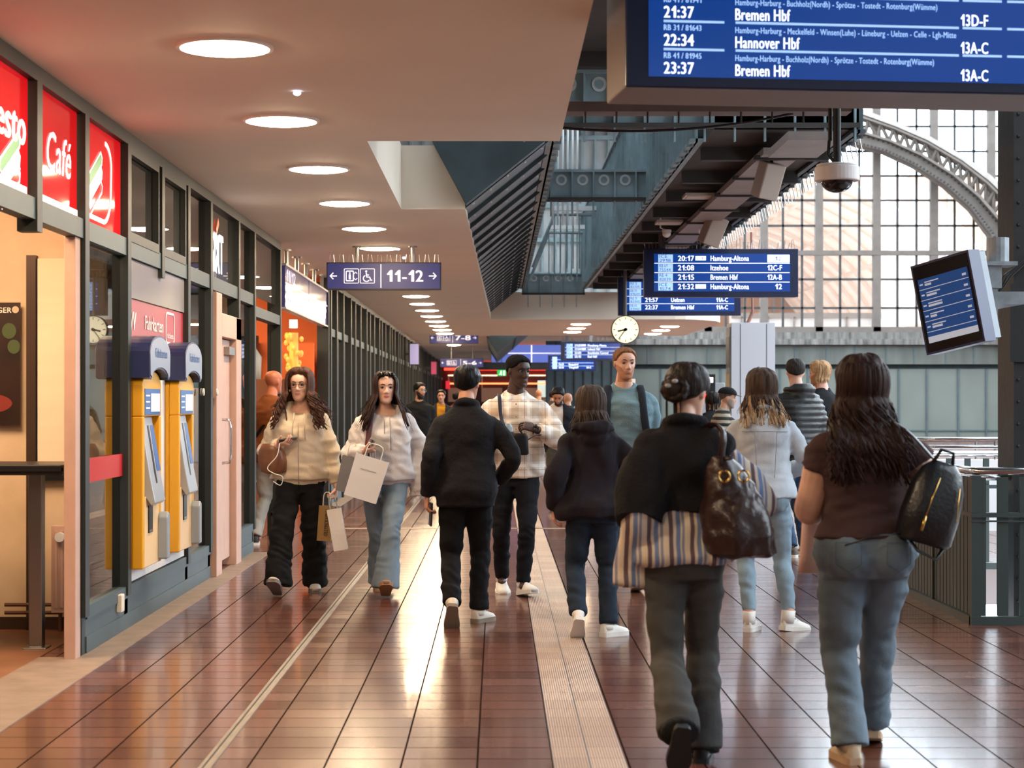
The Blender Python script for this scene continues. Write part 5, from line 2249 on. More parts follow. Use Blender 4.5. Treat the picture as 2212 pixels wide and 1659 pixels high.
            if heel:
                q.rings([[F @ (V((v.x * .8, v.y, v.z)) + V((0, 0, z0 + zz))) for v in loop if v.y > .01] for zz in (-heel, 0)])
            q.build('sole', sole, sh, False)

    # ---- hair
    def hair(s, m, style='short', vol=.014, seed=1, locks=0, length=.35, wav=.0, front=True, hl=.62, side=-.05, back=-.45, lock_r=.011, spread=.0, name='hair', wfreq=30, tipm=None, tip_z=None, curl=0., post=None, extra=None, part=False):
        HM, k = s.HM, s.k
        rng = random.Random(seed)

        def hairline(phi):
            a = abs(phi)
            return float(np.interp(a, [0, .55, .95, 1.25, 1.75, 2.1, pi], [hl, hl - .03, hl - .28, side + .15, side, (side + back) / 2, back]))
        mb = MB()
        rs = []
        n = 96
        for t in np.concatenate([np.linspace(min(-.9, back - .2), .8, 34), [.87, .93, .97, 1.0]]):
            ring = []
            for j in range(n):
                phi = 2 * pi * j / n
                ph = (phi + pi) % (2 * pi) - pi
                mk = max(0., min(1., (t - hairline(ph)) / .12))
                v = vol * (1 + .35 * max(0, t)) * (1 + .3 * noise.noise(V((ph * 3, t * 4, seed)))) + .0022 * noise.noise(V((ph * 14, t * 1.5, seed + 5)))
                if part:
                    v *= 1 - .35 * math.exp(-((ph) / .25) ** 2)
                ring.append(HM @ head_pt(float(t), ph, -.022 * (1 - mk) + v * mk))
            rs.append(ring)
        mb.rings(rs)
        if extra:
            extra(mb, HM)
        nk = s.neck

        def lock(phi, t0, ln, r0):
            pts = []
            for i in range(5):
                t = t0 + (-.35 - t0) * i / 4
                pts.append(HM @ head_pt(t, phi, vol * 1.0 + .003 * i))
            p = pts[-1]
            out = V((sin(phi), -cos(phi), 0))
            out = (HM.to_3x3() @ out).normalized()
            steps = 9
            ph0 = rng.uniform(0, 6)
            tang = V((-out.y, out.x, 0))
            for i in range(1, steps + 1):
                z = p.z - ln * i / steps
                u = i / steps
                q = V((p.x, p.y, z)) + out * (spread * u)
                # keep clear of shoulders and trunk
                zz = (z / s.H)
                if zz < .835:
                    e = min(1, (.835 - zz) / .05)
                    lim = (.085 + .045 * e) * k * s.girth
                    if out.y > -.25:
                        q.y = max(q.y, nk.y + lim)
                    else:
                        q.y = min(q.y, nk.y - lim - (.02 if not s.male else 0))
                q += tang * (wav * sin(ph0 + i * wfreq * ln / steps)) + out * (wav * .6 * cos(ph0 + i * wfreq * ln / steps))
                pts.append(q)
            sm = [V(x) for x in spline(pts, 2)]
            m_ = len(sm)
            rr = [r0 * k * (.5 + .7 * min(1, 3 * i / m_)) * (1 - .75 * max(0, (i / m_ - .55) / .45)) for i in range(m_)]
            mb.tube(sm, rr, 6, .6)
        for i in range(locks):
            lim = .85 if front else 1.6
            a = rng.uniform(lim, pi) * rng.choice((-1, 1))
            lock(a, rng.uniform(.25, .96), length * rng.uniform(.72, 1.05), lock_r * rng.uniform(.7, 1.4))
        if locks > 60:
            spread += .035
            wav = wav * 1.5 + .004
            for i in range(70):
                a = rng.uniform(.85 if front else 1.6, pi) * rng.choice((-1, 1))
                lock(a, rng.uniform(.1, .9), length * rng.uniform(.6, 1.08), lock_r * .3)
        me = mb.mesh(name, [m] + ([tipm] if tipm else []))
        if tipm:
            ctr = np.empty(len(me.polygons) * 3, np.float32)
            me.polygons.foreach_get('center', ctr)
            z = ctr.reshape(-1, 3)
            lim = tip_z + .05 * np.sin(z[:, 0] * 90) + .03 * np.sin(z[:, 0] * 230 + 1)
            me.polygons.foreach_set('material_index', (z[:, 2] < lim).astype(np.int32))
        me.polygons.foreach_set('use_smooth', [True] * len(me.polygons))
        o = bpy.data.objects.new(name, me)
        COL.objects.link(o)
        o.parent = s.root
        return o

    def add(s, name, mb, m, smooth=True, label=None, bevel=0.):
        o = mb.build(name, m, s.root, smooth, bevel)
        if label:
            o['label'] = label
        return o

    def W(s, p):
        return s.M @ V(p)


def held(name, mb, m, label, cat, smooth=False, group=None, parts=()):
    """a thing carried by someone: stays at top level, in world coordinates"""
    c = sum((v for v in mb.v), V((0, 0, 0))) / len(mb.v)
    mb.xform(Matrix.Translation(-c))
    o = mb.build(name, m, None, smooth)
    o.location = c
    tag(o, label, cat, group)
    for nm, q, mm in parts:
        q.xform(Matrix.Translation(-c))
        q.build(nm, mm, o, smooth)
    return o


def hairm(name, col, rough=.45):
    return mat(name, col, rough + .15, var=.4, vscale=40, bump=.6, bscale=90, stretch=(1, 1, .12), spec=.18)


def fabric(name, col, rough=.9, var=.08, bump=.25, bscale=160, vs=9):
    return mat(name, col, rough, var=var, vscale=vs, bump=bump, bscale=bscale, spec=.2)


def denim(name, col, var=.16):
    return mat(name, col, .85, var=var, vscale=7, bump=.25, bscale=220, spec=.2, stretch=(1, 1, .45))


def stripes(name, cols, period, axis=0, rough=.9, warp=.02):
    """fabric striped along an axis of the wearer; cols = [(share, colour)]"""
    m = mat(name, cols[0][1], rough, bump=.2, bscale=150, spec=.2)
    nt = m.node_tree
    N, L, B = nodes_of(m)
    tc = nt.nodes.new('ShaderNodeTexCoord')
    nz = nt.nodes.new('ShaderNodeTexNoise')
    nz.inputs['Scale'].default_value = 6
    L.new(tc.outputs['Object'], nz.inputs['Vector'])
    sp = nt.nodes.new('ShaderNodeSeparateXYZ')
    L.new(tc.outputs['Object'], sp.inputs[0])
    src = sp.outputs[axis]
    if axis == 3:
        src = sp.outputs[0]
    v = math_node(nt, 'ADD', src, math_node(nt, 'MULTIPLY', nz.outputs['Fac'], warp))
    f = math_node(nt, 'FRACT', math_node(nt, 'DIVIDE', v, period))
    r = nt.nodes.new('ShaderNodeValToRGB')
    r.color_ramp.interpolation = 'CONSTANT'
    x = 0
    els = r.color_ramp.elements
    els[0].position, els[0].color = 0, hexc(cols[0][1])
    x = cols[0][0]
    els.remove(els[1])
    for sh_, c in cols[1:]:
        e = els.new(min(x, .999))
        e.color = hexc(c)
        x += sh_
    L.new(f, r.inputs[0])
    L.new(r.outputs[0], B.inputs['Base Color'])
    return m


def plaid(name):
    m = mat(name, '#d8cabb', .9, bump=.2, bscale=150, spec=.2)
    nt = m.node_tree
    N, L, B = nodes_of(m)
    tc = nt.nodes.new('ShaderNodeTexCoord')
    sp = nt.nodes.new('ShaderNodeSeparateXYZ')
    L.new(tc.outputs['Object'], sp.inputs[0])

    def bandm(o, period, lo, hi, sh=0.):
        f = math_node(nt, 'FRACT', math_node(nt, 'ADD', math_node(nt, 'DIVIDE', o, period), sh))
        return math_node(nt, 'MULTIPLY', math_node(nt, 'GREATER_THAN', f, lo), math_node(nt, 'LESS_THAN', f, hi))
    x, z = sp.outputs[0], sp.outputs[2]
    a = math_node(nt, 'ADD', bandm(x, .155, .0, .36, .2), bandm(z, .17, .0, .36, .1))
    c1 = mixc(nt, math_node(nt, 'MULTIPLY', a, .36), hexc('#ddd4ca'), hexc('#a58a70'))
    ln = math_node(nt, 'MAXIMUM', bandm(x, .155, .62, .66, .2), bandm(z, .17, .62, .66, .1))
    c2 = mixc(nt, math_node(nt, 'MULTIPLY', ln, .6), c1, hexc('#8a6a48'))
    ln2 = math_node(nt, 'MAXIMUM', bandm(x, .155, .76, .90, .2), bandm(z, .17, .76, .90, .1))
    L.new(mixc(nt, math_node(nt, 'MULTIPLY', ln2, .7), c2, hexc('#efe9e2')), B.inputs['Base Color'])
    return m


def crossbag_strap(mb, p0, pts, w=.014):
    mb.tube([V(p) for p in spline(pts, 6)], w, 6, .25)


WSHOE = mat('white_shoe_leather', '#d9d4cd', .55, var=.05, vscale=20)
WSOLE = mat('white_rubber_sole', '#d4cfc8', .7)
BSHOE = mat('black_shoe_leather', '#19181a', .4)
TANSOLE = mat('tan_rubber_sole', '#a98b6c', .75)
BLACKF = fabric('black_cloth', '#141418', .9, .1)
BLACKL = mat('black_leather', '#15161a', .35, var=.15, vscale=12, bump=.25, bscale=60)
GOLD = mat('brass_fitting', '#c09a58', .25, 1.0)


def glasses(s, m, thick=.0018):
    q = MB()
    for g in (-1, 1):
        q.tube([s.HM @ V((g * .031 + .021 * cos(a), -.098 + .004 * abs(cos(a)), .004 + .018 * sin(a))) for a in [2 * pi * i / 18 for i in range(19)]], thick, 6, cap=False)
        q.tube([s.HM @ V((g * .052, -.095, .010)), s.HM @ V((g * .072, -.06, .011)), s.HM @ V((g * .080, .012, .012))], thick, 6)
    q.tube([s.HM @ V((-.011, -.1, .008)), s.HM @ V((0, -.102, .011)), s.HM @ V((.011, -.1, .008))], thick, 6)
    s.add('glasses', q, m)


def earrings(s):
    for g in (-1, 1):
        q = MB()
        q.ell(s.HM @ V((g * .080, .004, -.036)), (.008, .008, .012), 10, 6)
        s.add('earring', q, mat('pale_pearl', '#d8cfc4', .2, .3))


def hood(s, r=.11, drop=.02):
    """a hood lying on the back and collar"""
    def f(mb):
        k = s.k
        c = s.L @ V((0, .006, .824 * s.H))
        ring = []
        for i in range(21):
            a = 2 * pi * i / 20
            ring.append(c + V((r * .95 * k * sin(a), .028 - r * .95 * k * cos(a) * (1 if cos(a) < 0 else 1.25), (.035 if cos(a) < 0 else .035 - .125 * cos(a) ** .7) * k)))
        mb.tube(ring, [(.028 + .026 * max(0, -cos(2 * pi * i / 20))) * k for i in range(21)], 10)
        mb.ell(c + V((0, .115 * k, -.03 * k)), (.115 * k, .055 * k, .085 * k), 14, 8)
    return f


def hem_band(s, z, ease, w=.03, prof=None):
    def f(mb):
        s.torso(mb, (ease, ease, ease), z, z + w)
    return f

# ================================================================== the people, near to far
JEANS = (.100, .096, .082, .070, .068, .066, .066)
SLIM = (.098, .092, .076, .064, .062, .054, .050)
HANG = {g: dict(w=(g * .26, .0, .475 * 1.7), pole=(g * .3, 1, 0)) for g in (-1, 1)}


def stride(front, fx=.08, ahead=.24, behind=.26, lift=.055, pitch=38, toes=6, up=0., fp=-12):
    b = -front
    return {front: dict(a=(front * fx, -ahead, .012), pitch=fp, toe=front * toes), b: dict(a=(b * fx, behind, lift), pitch=pitch, toe=b * toes)}


# ---- woman in brown T-shirt, seen from behind
p = Person(1868, 7.6, 1.615, 180, 'woman in brown T-shirt and blue jeans seen from behind, black backpack on one shoulder', False, 3, (8, 4), 1.24, armg=1.5,
           hands={1: dict(w=(.13, -.32, 1.0), pole=(.55, .9, -.7), dir=(-.4, -.9, 0), curl=.6, n=(-.9, .3, 0)), -1: dict(w=(-.24, -.26, 1.0), pole=(-.8, .5, -.5), dir=(.3, -.9, .1), curl=.7, n=(.9, .3, 0))},
           feet={1: dict(a=(.075, .06, 0), pitch=0, toe=8), -1: dict(a=(-.085, -.30, .03), pitch=14, toe=-8)}, skin='#c99a82')
p.body(eyes=False)
p.top('t_shirt', fabric('brown_rib_knit', '#43302f', .9), .553, .858, (.036, .018, .014), (.096, .098, .094, .07, .06, .05, .05), .36, wr=.0045, freq=(5, 5, 14), fold=.0025)
p.pants(denim('mid_blue_denim', '#626f7a'), (.112, .108, .092, .080, .078, .080, .086), .010, .572, seat=.010, drop=.02, wr=.004, fold=.004)
for sx in (-1, 1):
    q = MB()
    c = p.hip[sx] + V((sx * .012, .172, .028))
    q.stroke([(-.05, .055), (.05, .055), (.05, -.03), (0, -.06), (-.05, -.03)], .003, Matrix.Translation(c) @ Matrix.Rotation(pi, 4, 'Z') @ Matrix.Rotation(R(-sx * 14), 4, 'Z'), .002, True)
    p.add('pocket_stitching', q, mat('dark_denim_seam', '#3a4a58', .9), False)
p.shoes(mat('cream_canvas', '#b9a48c', .7), TANSOLE)
p.hair(hairm('dark_brown_curls', '#2a1712'), vol=.03, locks=170, length=.34, wav=.014, wfreq=42, lock_r=.013, spread=.05, side=-.3, back=-.8, seed=5, front=False)
q = MB()
for sx in (-1,):
    q.tube([p.HM @ V((sx * .08, -.06, .012)), p.HM @ V((sx * .083, .0, .012))], .003, 6)
    q.tube([p.HM @ V((sx * .05 + .022 * cos(a) * .5, -.095, .004 + .02 * sin(a))) for a in [2 * pi * i / 14 for i in range(15)]], .003, 6)
p.add('glasses', q, SSTEEL)
bp = p.sh[-1]
c = V((bp.x - .085, bp.y + .185, 1.05))
q = MB()
prof = [(-.17, .095, .055), (-.15, .112, .075), (-.05, .115, .08), (.06, .105, .07), (.13, .08, .05), (.165, .045, .03)]
q.rings([[V((hw * math.copysign(abs(cos(a)) ** .7, cos(a)), hd * math.copysign(abs(sin(a)) ** .7, sin(a)), z)) for a in [2 * pi * j / 24 for j in range(24)]] for z, hw, hd in prof])
Mb = p.M @ Matrix.Translation(c) @ Matrix.Rotation(R(-16), 4, 'Y')
q.xform(Mb)
zq = MB()
zq.tube([V((.02, .088, .10)), V((.03, .092, .0)), V((.035, .094, -.07))], .003, 6)
zq.tube([V((.035, .094, -.06)), V((.038, .10, -.12))], .007, 6)
zq.tube([V((-.07, .07, .08)), V((-.09, .08, -.05))], .003, 6)
zq.xform(Mb)
sq = MB()
top_ = p.M @ (p.sh[-1] + V((.05, .02, .075)))
b1 = Mb @ V((.02, -.05, .16))
b2 = Mb @ V((-.02, -.06, -.13))
fr = p.M @ (p.sh[-1] + V((.0, -.10, -.05)))
sq.tube([V(x) for x in spline([b1, top_.lerp(b1, .4) + V((0, -.02, .03)), top_ + V((0, 0, .012)), fr, p.M @ (p.sh[-1] + V((-.02, -.06, -.22))), b2], 5)], .017, 8, .3)
sq.tube([Mb @ V((-.03, .02, .16)), Mb @ V((-.02, .02, .21)), Mb @ V((.03, .02, .21)), Mb @ V((.05, .02, .15))], .008, 8)
sq.tube([Mb @ V((.06, .02, -.16)), Mb @ V((.02, .06, -.20)), Mb @ V((-.06, .05, -.215)), Mb @ V((-.08, .03, -.17))], .010, 8, .5)
sq.tube([Mb @ V((.08, .03, -.15)), Mb @ V((.2, .06, -.19)), Mb @ V((.30, .05, -.26))], .004, 6)
held('backpack', q, BLACKL, 'small black leather backpack with brass zips hanging from the brown-shirted woman\'s shoulder', 'backpack', True, parts=(('zip', zq, GOLD), ('strap', sq, BLACKL)))
q = MB()
cc = p.W((.155, -.30, .885))
q.rings([[cc + V((hw * math.copysign(abs(cos(a)) ** .6, cos(a)), .05 * sin(a), z)) for a in [2 * pi * j / 20 for j in range(20)]] for z, hw in ((-.155, .065), (-.08, .06), (.06, .05), (.15, .04))])
q2 = MB()
q2.tube([cc + V((-.03, 0, .14)), cc + V((-.01, .0, .22)), cc + V((.03, 0, .14))], .006, 6)
held('cloth_bag', q, mat('pale_pink_cloth', '#d9b8aa', .85, bump=.2, bscale=60), 'pale pink cloth bag held at the left of the brown-shirted woman', 'bag', True, parts=(('handle', q2, mat('pale_pink_cloth', '#d9b8aa')),))

# ---- woman with the bun, black knit over a striped shirt
STR = stripes('blue_white_brown_stripes', [(.26, '#c3b5a6'), (.12, '#7b7f96'), (.08, '#c0b2a6'), (.20, '#66799f'), (.14, '#c0b2a6'), (.20, '#5d4d55')], .085, 0)
p = Person(1478, 7.55, 1.60, 180, 'woman with dark bun seen from behind in black knit over striped shirt, grey jeans', False, 5, (-28, 12), 1.03,
           hands={1: dict(w=(.18, -.04, .80), pole=(.2, 1, -.1), dir=(-.15, -.3, -1), curl=.7), -1: dict(w=(-.20, -.24, .98), pole=(-.8, .8, -.3), dir=(.2, -.9, .2), curl=.6, n=(.9, .2, 0))},
           feet={1: dict(a=(.06, .36, .125), pitch=58, toe=4), -1: dict(a=(-.07, -.02, 0), pitch=0, toe=-8)}, skin='#c99a82')
p.body(eyes=False)


def wide(mb):
    w = p.wr[1]
    mb.tube([p.el[1], p.el[1].lerp(w, .5), w + V((.01, .0, -.02)), w + V((.02, .01, -.10))], [.07, .080, .092, .088], 16, .8)
    w = p.wr[-1]
    mb.tube([p.el[-1], p.el[-1].lerp(w, .5), w], [.085, .095, .09], 16)
    p.torso(mb, (.05, .04, .02), .50, .60)


p.top('striped_shirt', STR, .495, .856, (.040, .030, .016), (.078, .080, .082, .085, .09, .09, .085), 1., extra=wide, wr=.006, freq=(10, 6, 3))


def knit(mb):
    a, b = p.sh[1], p.el[1]
    mb.tube([a + V((-.06, 0, .02)), a.lerp(b, .3), a.lerp(b, .75), a.lerp(b, 1.18)], [.090, .104, .108, .100], 16)
    a, b = p.sh[-1], p.el[-1]
    mb.tube([a + V((.08, 0, .01)), a.lerp(b, .16)], [.096, .096], 16)
    for g in (-1, 1):
        mb.ell(p.sh[g] + V((-g * .02, 0, 0)), (.105, .10, .085), 14, 8)
    c = p.L @ V((0, .01, .845 * p.H))
    mb.tube([c + V((.075 * cos(t), .070 * sin(t), .012 + .022 * sin(t))) for t in [2 * pi * i / 16 for i in range(17)]], .024, 8)


p.top('black_knit', fabric('black_knit_wool', '#17161a', .95, .12, .5, 90), .625, .86, (.058, .052, .042), skip=(1, -1), extra=knit, wr=.009, freq=(6, 6, 4))
p.pants(denim('washed_grey_denim', '#41403f'), (.096, .092, .080, .074, .078, .088, .094), .010, .585, seat=.0, drop=.03, fold=.005)
p.shoes(BSHOE, mat('black_rubber', '#131313', .6), high=.06, thick=.02)
for g in (1, -1):
    q = MB()
    a = p.an[g]
    dirv = (p.an[g] - p.kn[g]).normalized()
    q.tube([a + dirv * .02, a + dirv * .045], .072, 16)
    p.add('furry_cuff', q, mat('black_fur', '#101012', 1., bump=1., bscale=60))


def bun(mb, HM):
    mb.ell(HM @ V((.015, .095, -.005)), (.055, .04, .052), 16, 10)
    for i in range(9):
        a = 2 * pi * i / 9
        mb.tube([HM @ V((.015 + .05 * cos(a + u), .10 + .012 * sin(3 * u), -.005 + .045 * sin(a + u))) for u in (0, .5, 1.0, 1.5)], .016, 6)


p.hair(hairm('black_brown_hair', '#211714', .35), vol=.016, back=-.5, side=-.1, seed=2, extra=bun, locks=6, length=.12, lock_r=.004, front=False)
q = MB()
for x, z in ((.0, .02), (.03, .0)):
    q.ell(p.HM @ V((x, .145, z)), (.013, .006, .009), 8, 5)
p.add('hair_clip', q, mat('pearl_grey_clip', '#9a9aa0', .3))
LB = mat('wrinkled_brown_leather', '#2c1b19', .32, var=.3, vscale=9, bump=.6, bscale=24)
c = p.W((-.185, .175, 1.03))
q = MB()
prof = [(-.215, .09, .06), (-.20, .175, .09), (-.12, .185, .11), (-.02, .165, .10), (.09, .13, .075), (.18, .085, .05), (.225, .05, .035)]
rr = []
for z, hw, hd in prof:
    z, hw, hd = z * .9, hw * .8, hd * .9
    rr.append([V((hw * math.copysign(abs(cos(a)) ** .8, cos(a)) + .20 * (-(z) - .05), hd * math.copysign(abs(sin(a)) ** .8, sin(a)), z)) for a in [2 * pi * j / 28 for j in range(28)]])
q.rings(rr)
me_ = remesh(q, .009, 2, 'shoulder_bag')
pp, nn = coords(me_).copy(), normals(me_)
pp += nn * (waves(pp, (9, 9, 7), 4) * .007 + waves(pp, (22, 22, 16), 5) * .003)[:, None]
set_coords(me_, pp)
me_.materials.append(LB)
me_.polygons.foreach_set('use_smooth', [True] * len(me_.polygons))
bag = bpy.data.objects.new('shoulder_bag', me_)
COL.objects.link(bag)
bag.location = c
tag(bag, 'large slouchy dark brown leather bag hanging from the striped-shirt woman\'s shoulder', 'bag')
q = MB()
sh = p.M @ (p.sh[-1] + V((.035, .03, .07))) - c
for dy in (-.03, .035):
    q.tube([V(x) for x in spline([V((-.06, dy * 1.2, .17)), V((-.05, dy, .30)), sh + V((0, dy, .02)), sh + V((-.01, .12 + dy, -.10)), V((-.03, -.06 + dy, .20))], 5)], .015, 8, .45)
q.build('strap', LB, bag, True)
for x in (-.055, .02):
    q = MB()
    q.tube([V((x + .022 * cos(a), -.085, .13 + .022 * sin(a))) for a in [2 * pi * i / 14 for i in range(15)]], .005, 6)
    q.build('ring', GOLD, bag)

# ---- woman in hooded dark jacket
p = Person(1280, 11.55, 1.535, 180, 'woman with shoulder-length grey-brown hair in loose dark hooded jacket, dark jeans and white sneakers', False, 6, (12, 10), 1.04,
           hands={1: dict(w=(.235, .02, .80), pole=(.4, 1, 0), dir=(.05, -.1, -1), curl=.5), -1: dict(w=(-.17, -.22, .94), pole=(-.8, .8, -.3), dir=(.3, -.9, 0), curl=.7)},
           feet={1: dict(a=(.095, .10, .07), pitch=42, toe=2), -1: dict(a=(-.10, -.03, 0), pitch=0, toe=-48)}, skin='#c08a70')
p.body(eyes=False)
DJ = fabric('plum_black_cloth', '#1f1b21', .95, .1)
p.top('hooded_jacket', DJ, .475, .858, (.062, .055, .032), (.088, .084, .078, .076, .070, .064, .056), 1., extra=hood(p, .128), wr=.009, flare=.05, freq=(7, 7, 3))
p.pants(denim('dark_blue_denim', '#232d3b'), JEANS, .010, .58, fold=.007)
p.shoes(WSHOE, WSOLE)
p.hair(hairm('grey_brown_hair', '#41352f'), vol=.022, locks=80, length=.12, wav=.004, lock_r=.012, side=-.3, back=-.9, spread=.012, seed=8, front=False)

# ---- man in black quilted jacket
p = Person(1006, 12.2, 1.68, 180, 'black-haired man seen from behind in black jacket and trousers, phone in hand', True, 3, (-16, 6), 1.04,
           hands={1: dict(w=(.25, .03, .845), pole=(.15, 1, 0), dir=(.05, -.05, -1), curl=.6, n=(-1, -.2, 0)), -1: dict(w=(-.22, -.16, .93), pole=(-.9, .9, 0), dir=(.3, -.9, -.2), curl=.6)},
           feet={1: dict(a=(.085, .20, .07), pitch=50, toe=4), -1: dict(a=(-.085, -.12, 0), pitch=0, toe=-30)}, skin='#b98468')
p.body(eyes=False)


def coll(mb):
    c = p.L @ V((0, .012, .848 * p.H))
    mb.tube([c + V((.070 * cos(t), .066 * sin(t), .004 + .024 * sin(t))) for t in [2 * pi * i / 16 for i in range(17)]], .022, 8)


p.top('jacket', fabric('black_quilted_cloth', '#17161a', .85, .1, .5, 45), .455, .858, (.040, .046, .028), (.078, .074, .068, .064, .060, .056, .050), 1., box=.2, extra=coll, wr=.006, freq=(5, 5, 6))
p.pants(fabric('black_trouser_cloth', '#101013'), JEANS, .012, .56, fold=.005)
p.shoes(mat('cream_shoe_leather', '#c9bfb2', .55), mat('grey_beige_sole', '#7d6f60', .8))
p.hair(hairm('black_hair', '#0e0c0d', .3), vol=.014, hl=.6, side=-.1, back=-.55, seed=3)
q = MB()
f, u, c = p.handframe(1)
w = p.wr[1]
Mx = Matrix((f, c, u)).transposed().to_4x4()
q.box((-.02, -.036, -.006), (.13, .036, .006))
q.xform(p.M @ Matrix.Translation(w + f * .07 + u * .03) @ Mx)
held('phone', q, BLACKP, 'black phone held low by the man in the black jacket', 'phone')

# ---- woman in pale denim jacket
p = Person(1648, 11.9, 1.645, 180, 'woman seen from behind in pale denim jacket and light blue skinny jeans', False, 2, (6, 6), 1.06,
           hands={1: dict(w=(.15, -.27, 1.02), pole=(.9, .6, -.4), dir=(-.3, -.8, .3), curl=.7), -1: dict(w=(-.18, -.24, .98), pole=(-.9, .8, -.3), dir=(.3, -.9, .2), curl=.7)},
           feet={1: dict(a=(.095, .06, 0), pitch=0, toe=-22), -1: dict(a=(-.165, .02, .0), pitch=6, toe=-60)}, skin='#c08c74')
p.body(eyes=False)


def dcol(mb):
    c = p.L @ V((0, .012, .846 * p.H))
    mb.tube([c + V((.073 * cos(t), .068 * sin(t), .0 + .024 * sin(t))) for t in [2 * pi * i / 16 for i in range(17)]], .020, 8)
    p.torso(mb, (.030, .034, .03), .515, .54)


PD = denim('pale_grey_blue_denim', '#b3bac2', .1)
p.top('denim_jacket', PD, .510, .858, (.046, .044, .028), (.085, .080, .072, .068, .062, .058, .046), 1., box=.2, extra=dcol, wr=.005)
q = MB()
for z, hw in ((.765, .15), ):
    q.tube([p.L @ V((-.145 + .29 * i / 10, .148 - .05 * abs(i - 5) / 5 * abs(i - 5) / 5, z * p.H)) for i in range(11)], .0022, 5)
for x in (-.07, .07):
    q.tube([p.L @ V((x * (1 - .25 * i / 8), .147 - .012 * i / 8, (.765 - .21 * i / 8) * p.H)) for i in range(9)], .0022, 5)
p.add('jacket_seam', q, mat('grey_seam', '#83868a', .9))
p.pants(denim('light_blue_denim', '#8297a4'), (.104, .098, .078, .062, .062, .048, .046), .006, .59, .93, seat=.006, fold=.004)
p.shoes(WSHOE, WSOLE, .95, .05, 'high_top_shoe')
p.hair(hairm('brown_hair', '#4a3a30'), vol=.024, locks=110, length=.20, wav=.007, lock_r=.012, side=-.3, back=-.85, spread=.03, seed=12, front=False, tipm=hairm('blond_hair_tips', '#a58a6c'), tip_z=.86 * 1.645)

# ---- curly-haired woman in cream hoodie
p = Person(650, 14.2, 1.685, 0, 'woman with curly brown hair, glasses and cream zip hoodie walking towards the viewer', False, 3, (-6, 2), 1.05,
           hands={-1: dict(w=(-.15, -.20, 1.13), pole=(-.6, .7, -.8), dir=(.75, -.5, .1), curl=.55, n=(.3, .1, 1)), 1: dict(w=(.275, -.02, .80), pole=(.4, 1, 0), dir=(-.12, -.1, -1), curl=1.1, n=(-1, 0, 0))},
           feet={-1: dict(a=(-.145, -.30, .03), pitch=-30, toe=-6), 1: dict(a=(.09, .16, .0), pitch=0, toe=6)}, skin='#d3a48e')
p.body(brow='#3a261c', lips='#b5766a')
CREAM = fabric('cream_fleece', '#c7b7a2', .95, .05)


def hb(mb):
    hood(p, .115)(mb)
    p.torso(mb, (.03, .02, .02), .492, .52)


p.top('zip_hoodie', CREAM, .515, .822, (.058, .066, .040), (.086, .086, .084, .082, .074, .064, .048), .97, extra=hb, wr=.007, box=.1)
q = MB()
for i in range(1):
    q.tube([p.L @ V((.0, -.165 - .012 * sin(pi * t), (.50 + .31 * t) * p.H)) for t in [j / 8 for j in range(8)]], .004, 6)
p.add('zipper', q, mat('cream_zip', '#a08e7a', .5))
q = MB()
for x in (-.035, .04):
    q.tube([p.L @ V((x, -.118, .815 * p.H)), p.L @ V((x * 1.2, -.165, .77 * p.H)), p.L @ V((x * 1.3, -.175, .70 * p.H))], .004, 6)
p.add('drawstring', q, CREAM)
p.pants(fabric('black_trousers', '#141416'), (.104, .102, .096, .090, .092, .102, .108), .014, .57, drop=.035, fold=.006, wr=.006)
p.shoes(mat('off_white_sneaker', '#b8aca2', .6), mat('grey_brown_sole', '#6d625c', .8))
p.hair(hairm('curly_brown_hair', '#44291d'), vol=.030, locks=240, length=.27, wav=.020, wfreq=60, lock_r=.011, hl=.72, side=-.35, back=-.8, spread=.11, seed=21, part=True)
glasses(p, mat('brown_glasses_frame', '#2a1a16', .3))
earrings(p)
q = MB()
q.box((-.07, -.035, -.004), (.07, .035, .004))
f, u, c = p.handframe(-1)
Mx = Matrix((f, c, u)).transposed().to_4x4()
q.xform(p.M @ Matrix.Translation(p.wr[-1] + f * .09 + u * .03) @ Matrix.Rotation(R(50), 4, 'Z') @ Mx)
held('phone', q, mat('grey_phone', '#4a4d50', .3), 'grey phone in the raised hand of the curly-haired woman', 'phone')
q = MB()
c = at(588, 990, 14.05)
q.rings([[c + V((hw * math.copysign(abs(cos(a)) ** .8, cos(a)) - .12 * z, .06 * math.copysign(abs(sin(a)) ** .8, sin(a)), z)) for a in [2 * pi * j / 20 for j in range(20)]] for z, hw in ((-.115, .05), (-.10, .095), (-.02, .11), (.06, .095), (.11, .06))])
q2 = MB()
for dy in (-.02, .02):
    q2.tube([V(x) for x in spline([c + V((-.05, dy, .10)), p.W(p.el[-1] + V((.03, dy, .05))), p.W(p.sh[-1] + V((.01, -.06 + dy, .09))), p.W(p.sh[-1] + V((.06, -.12, -.12))), c + V((.06, dy, .10))], 5)], .009, 6, .4)
held('handbag', q, mat('cognac_leather', '#6d4126', .4, var=.2, vscale=12, bump=.2, bscale=40), 'cognac brown leather bag under the curly-haired woman\'s forearm', 'handbag', True, parts=(('strap', q2, mat('dark_brown_strap', '#3a2018', .5)),))
q = MB()
q.tube([V(x) for x in spline([at(604, 958, 13.9), at(598, 985, 13.88), at(578, 1010, 13.88), at(590, 1022, 13.86), at(610, 1030, 13.86), at(606, 1048, 13.86), at(590, 1040, 13.86)], 6)], .0035, 6)
held('charging_cable', q, mat('white_cable', '#d9d4cf', .5), 'white cable looping from the curly-haired woman\'s phone', 'cable', True)


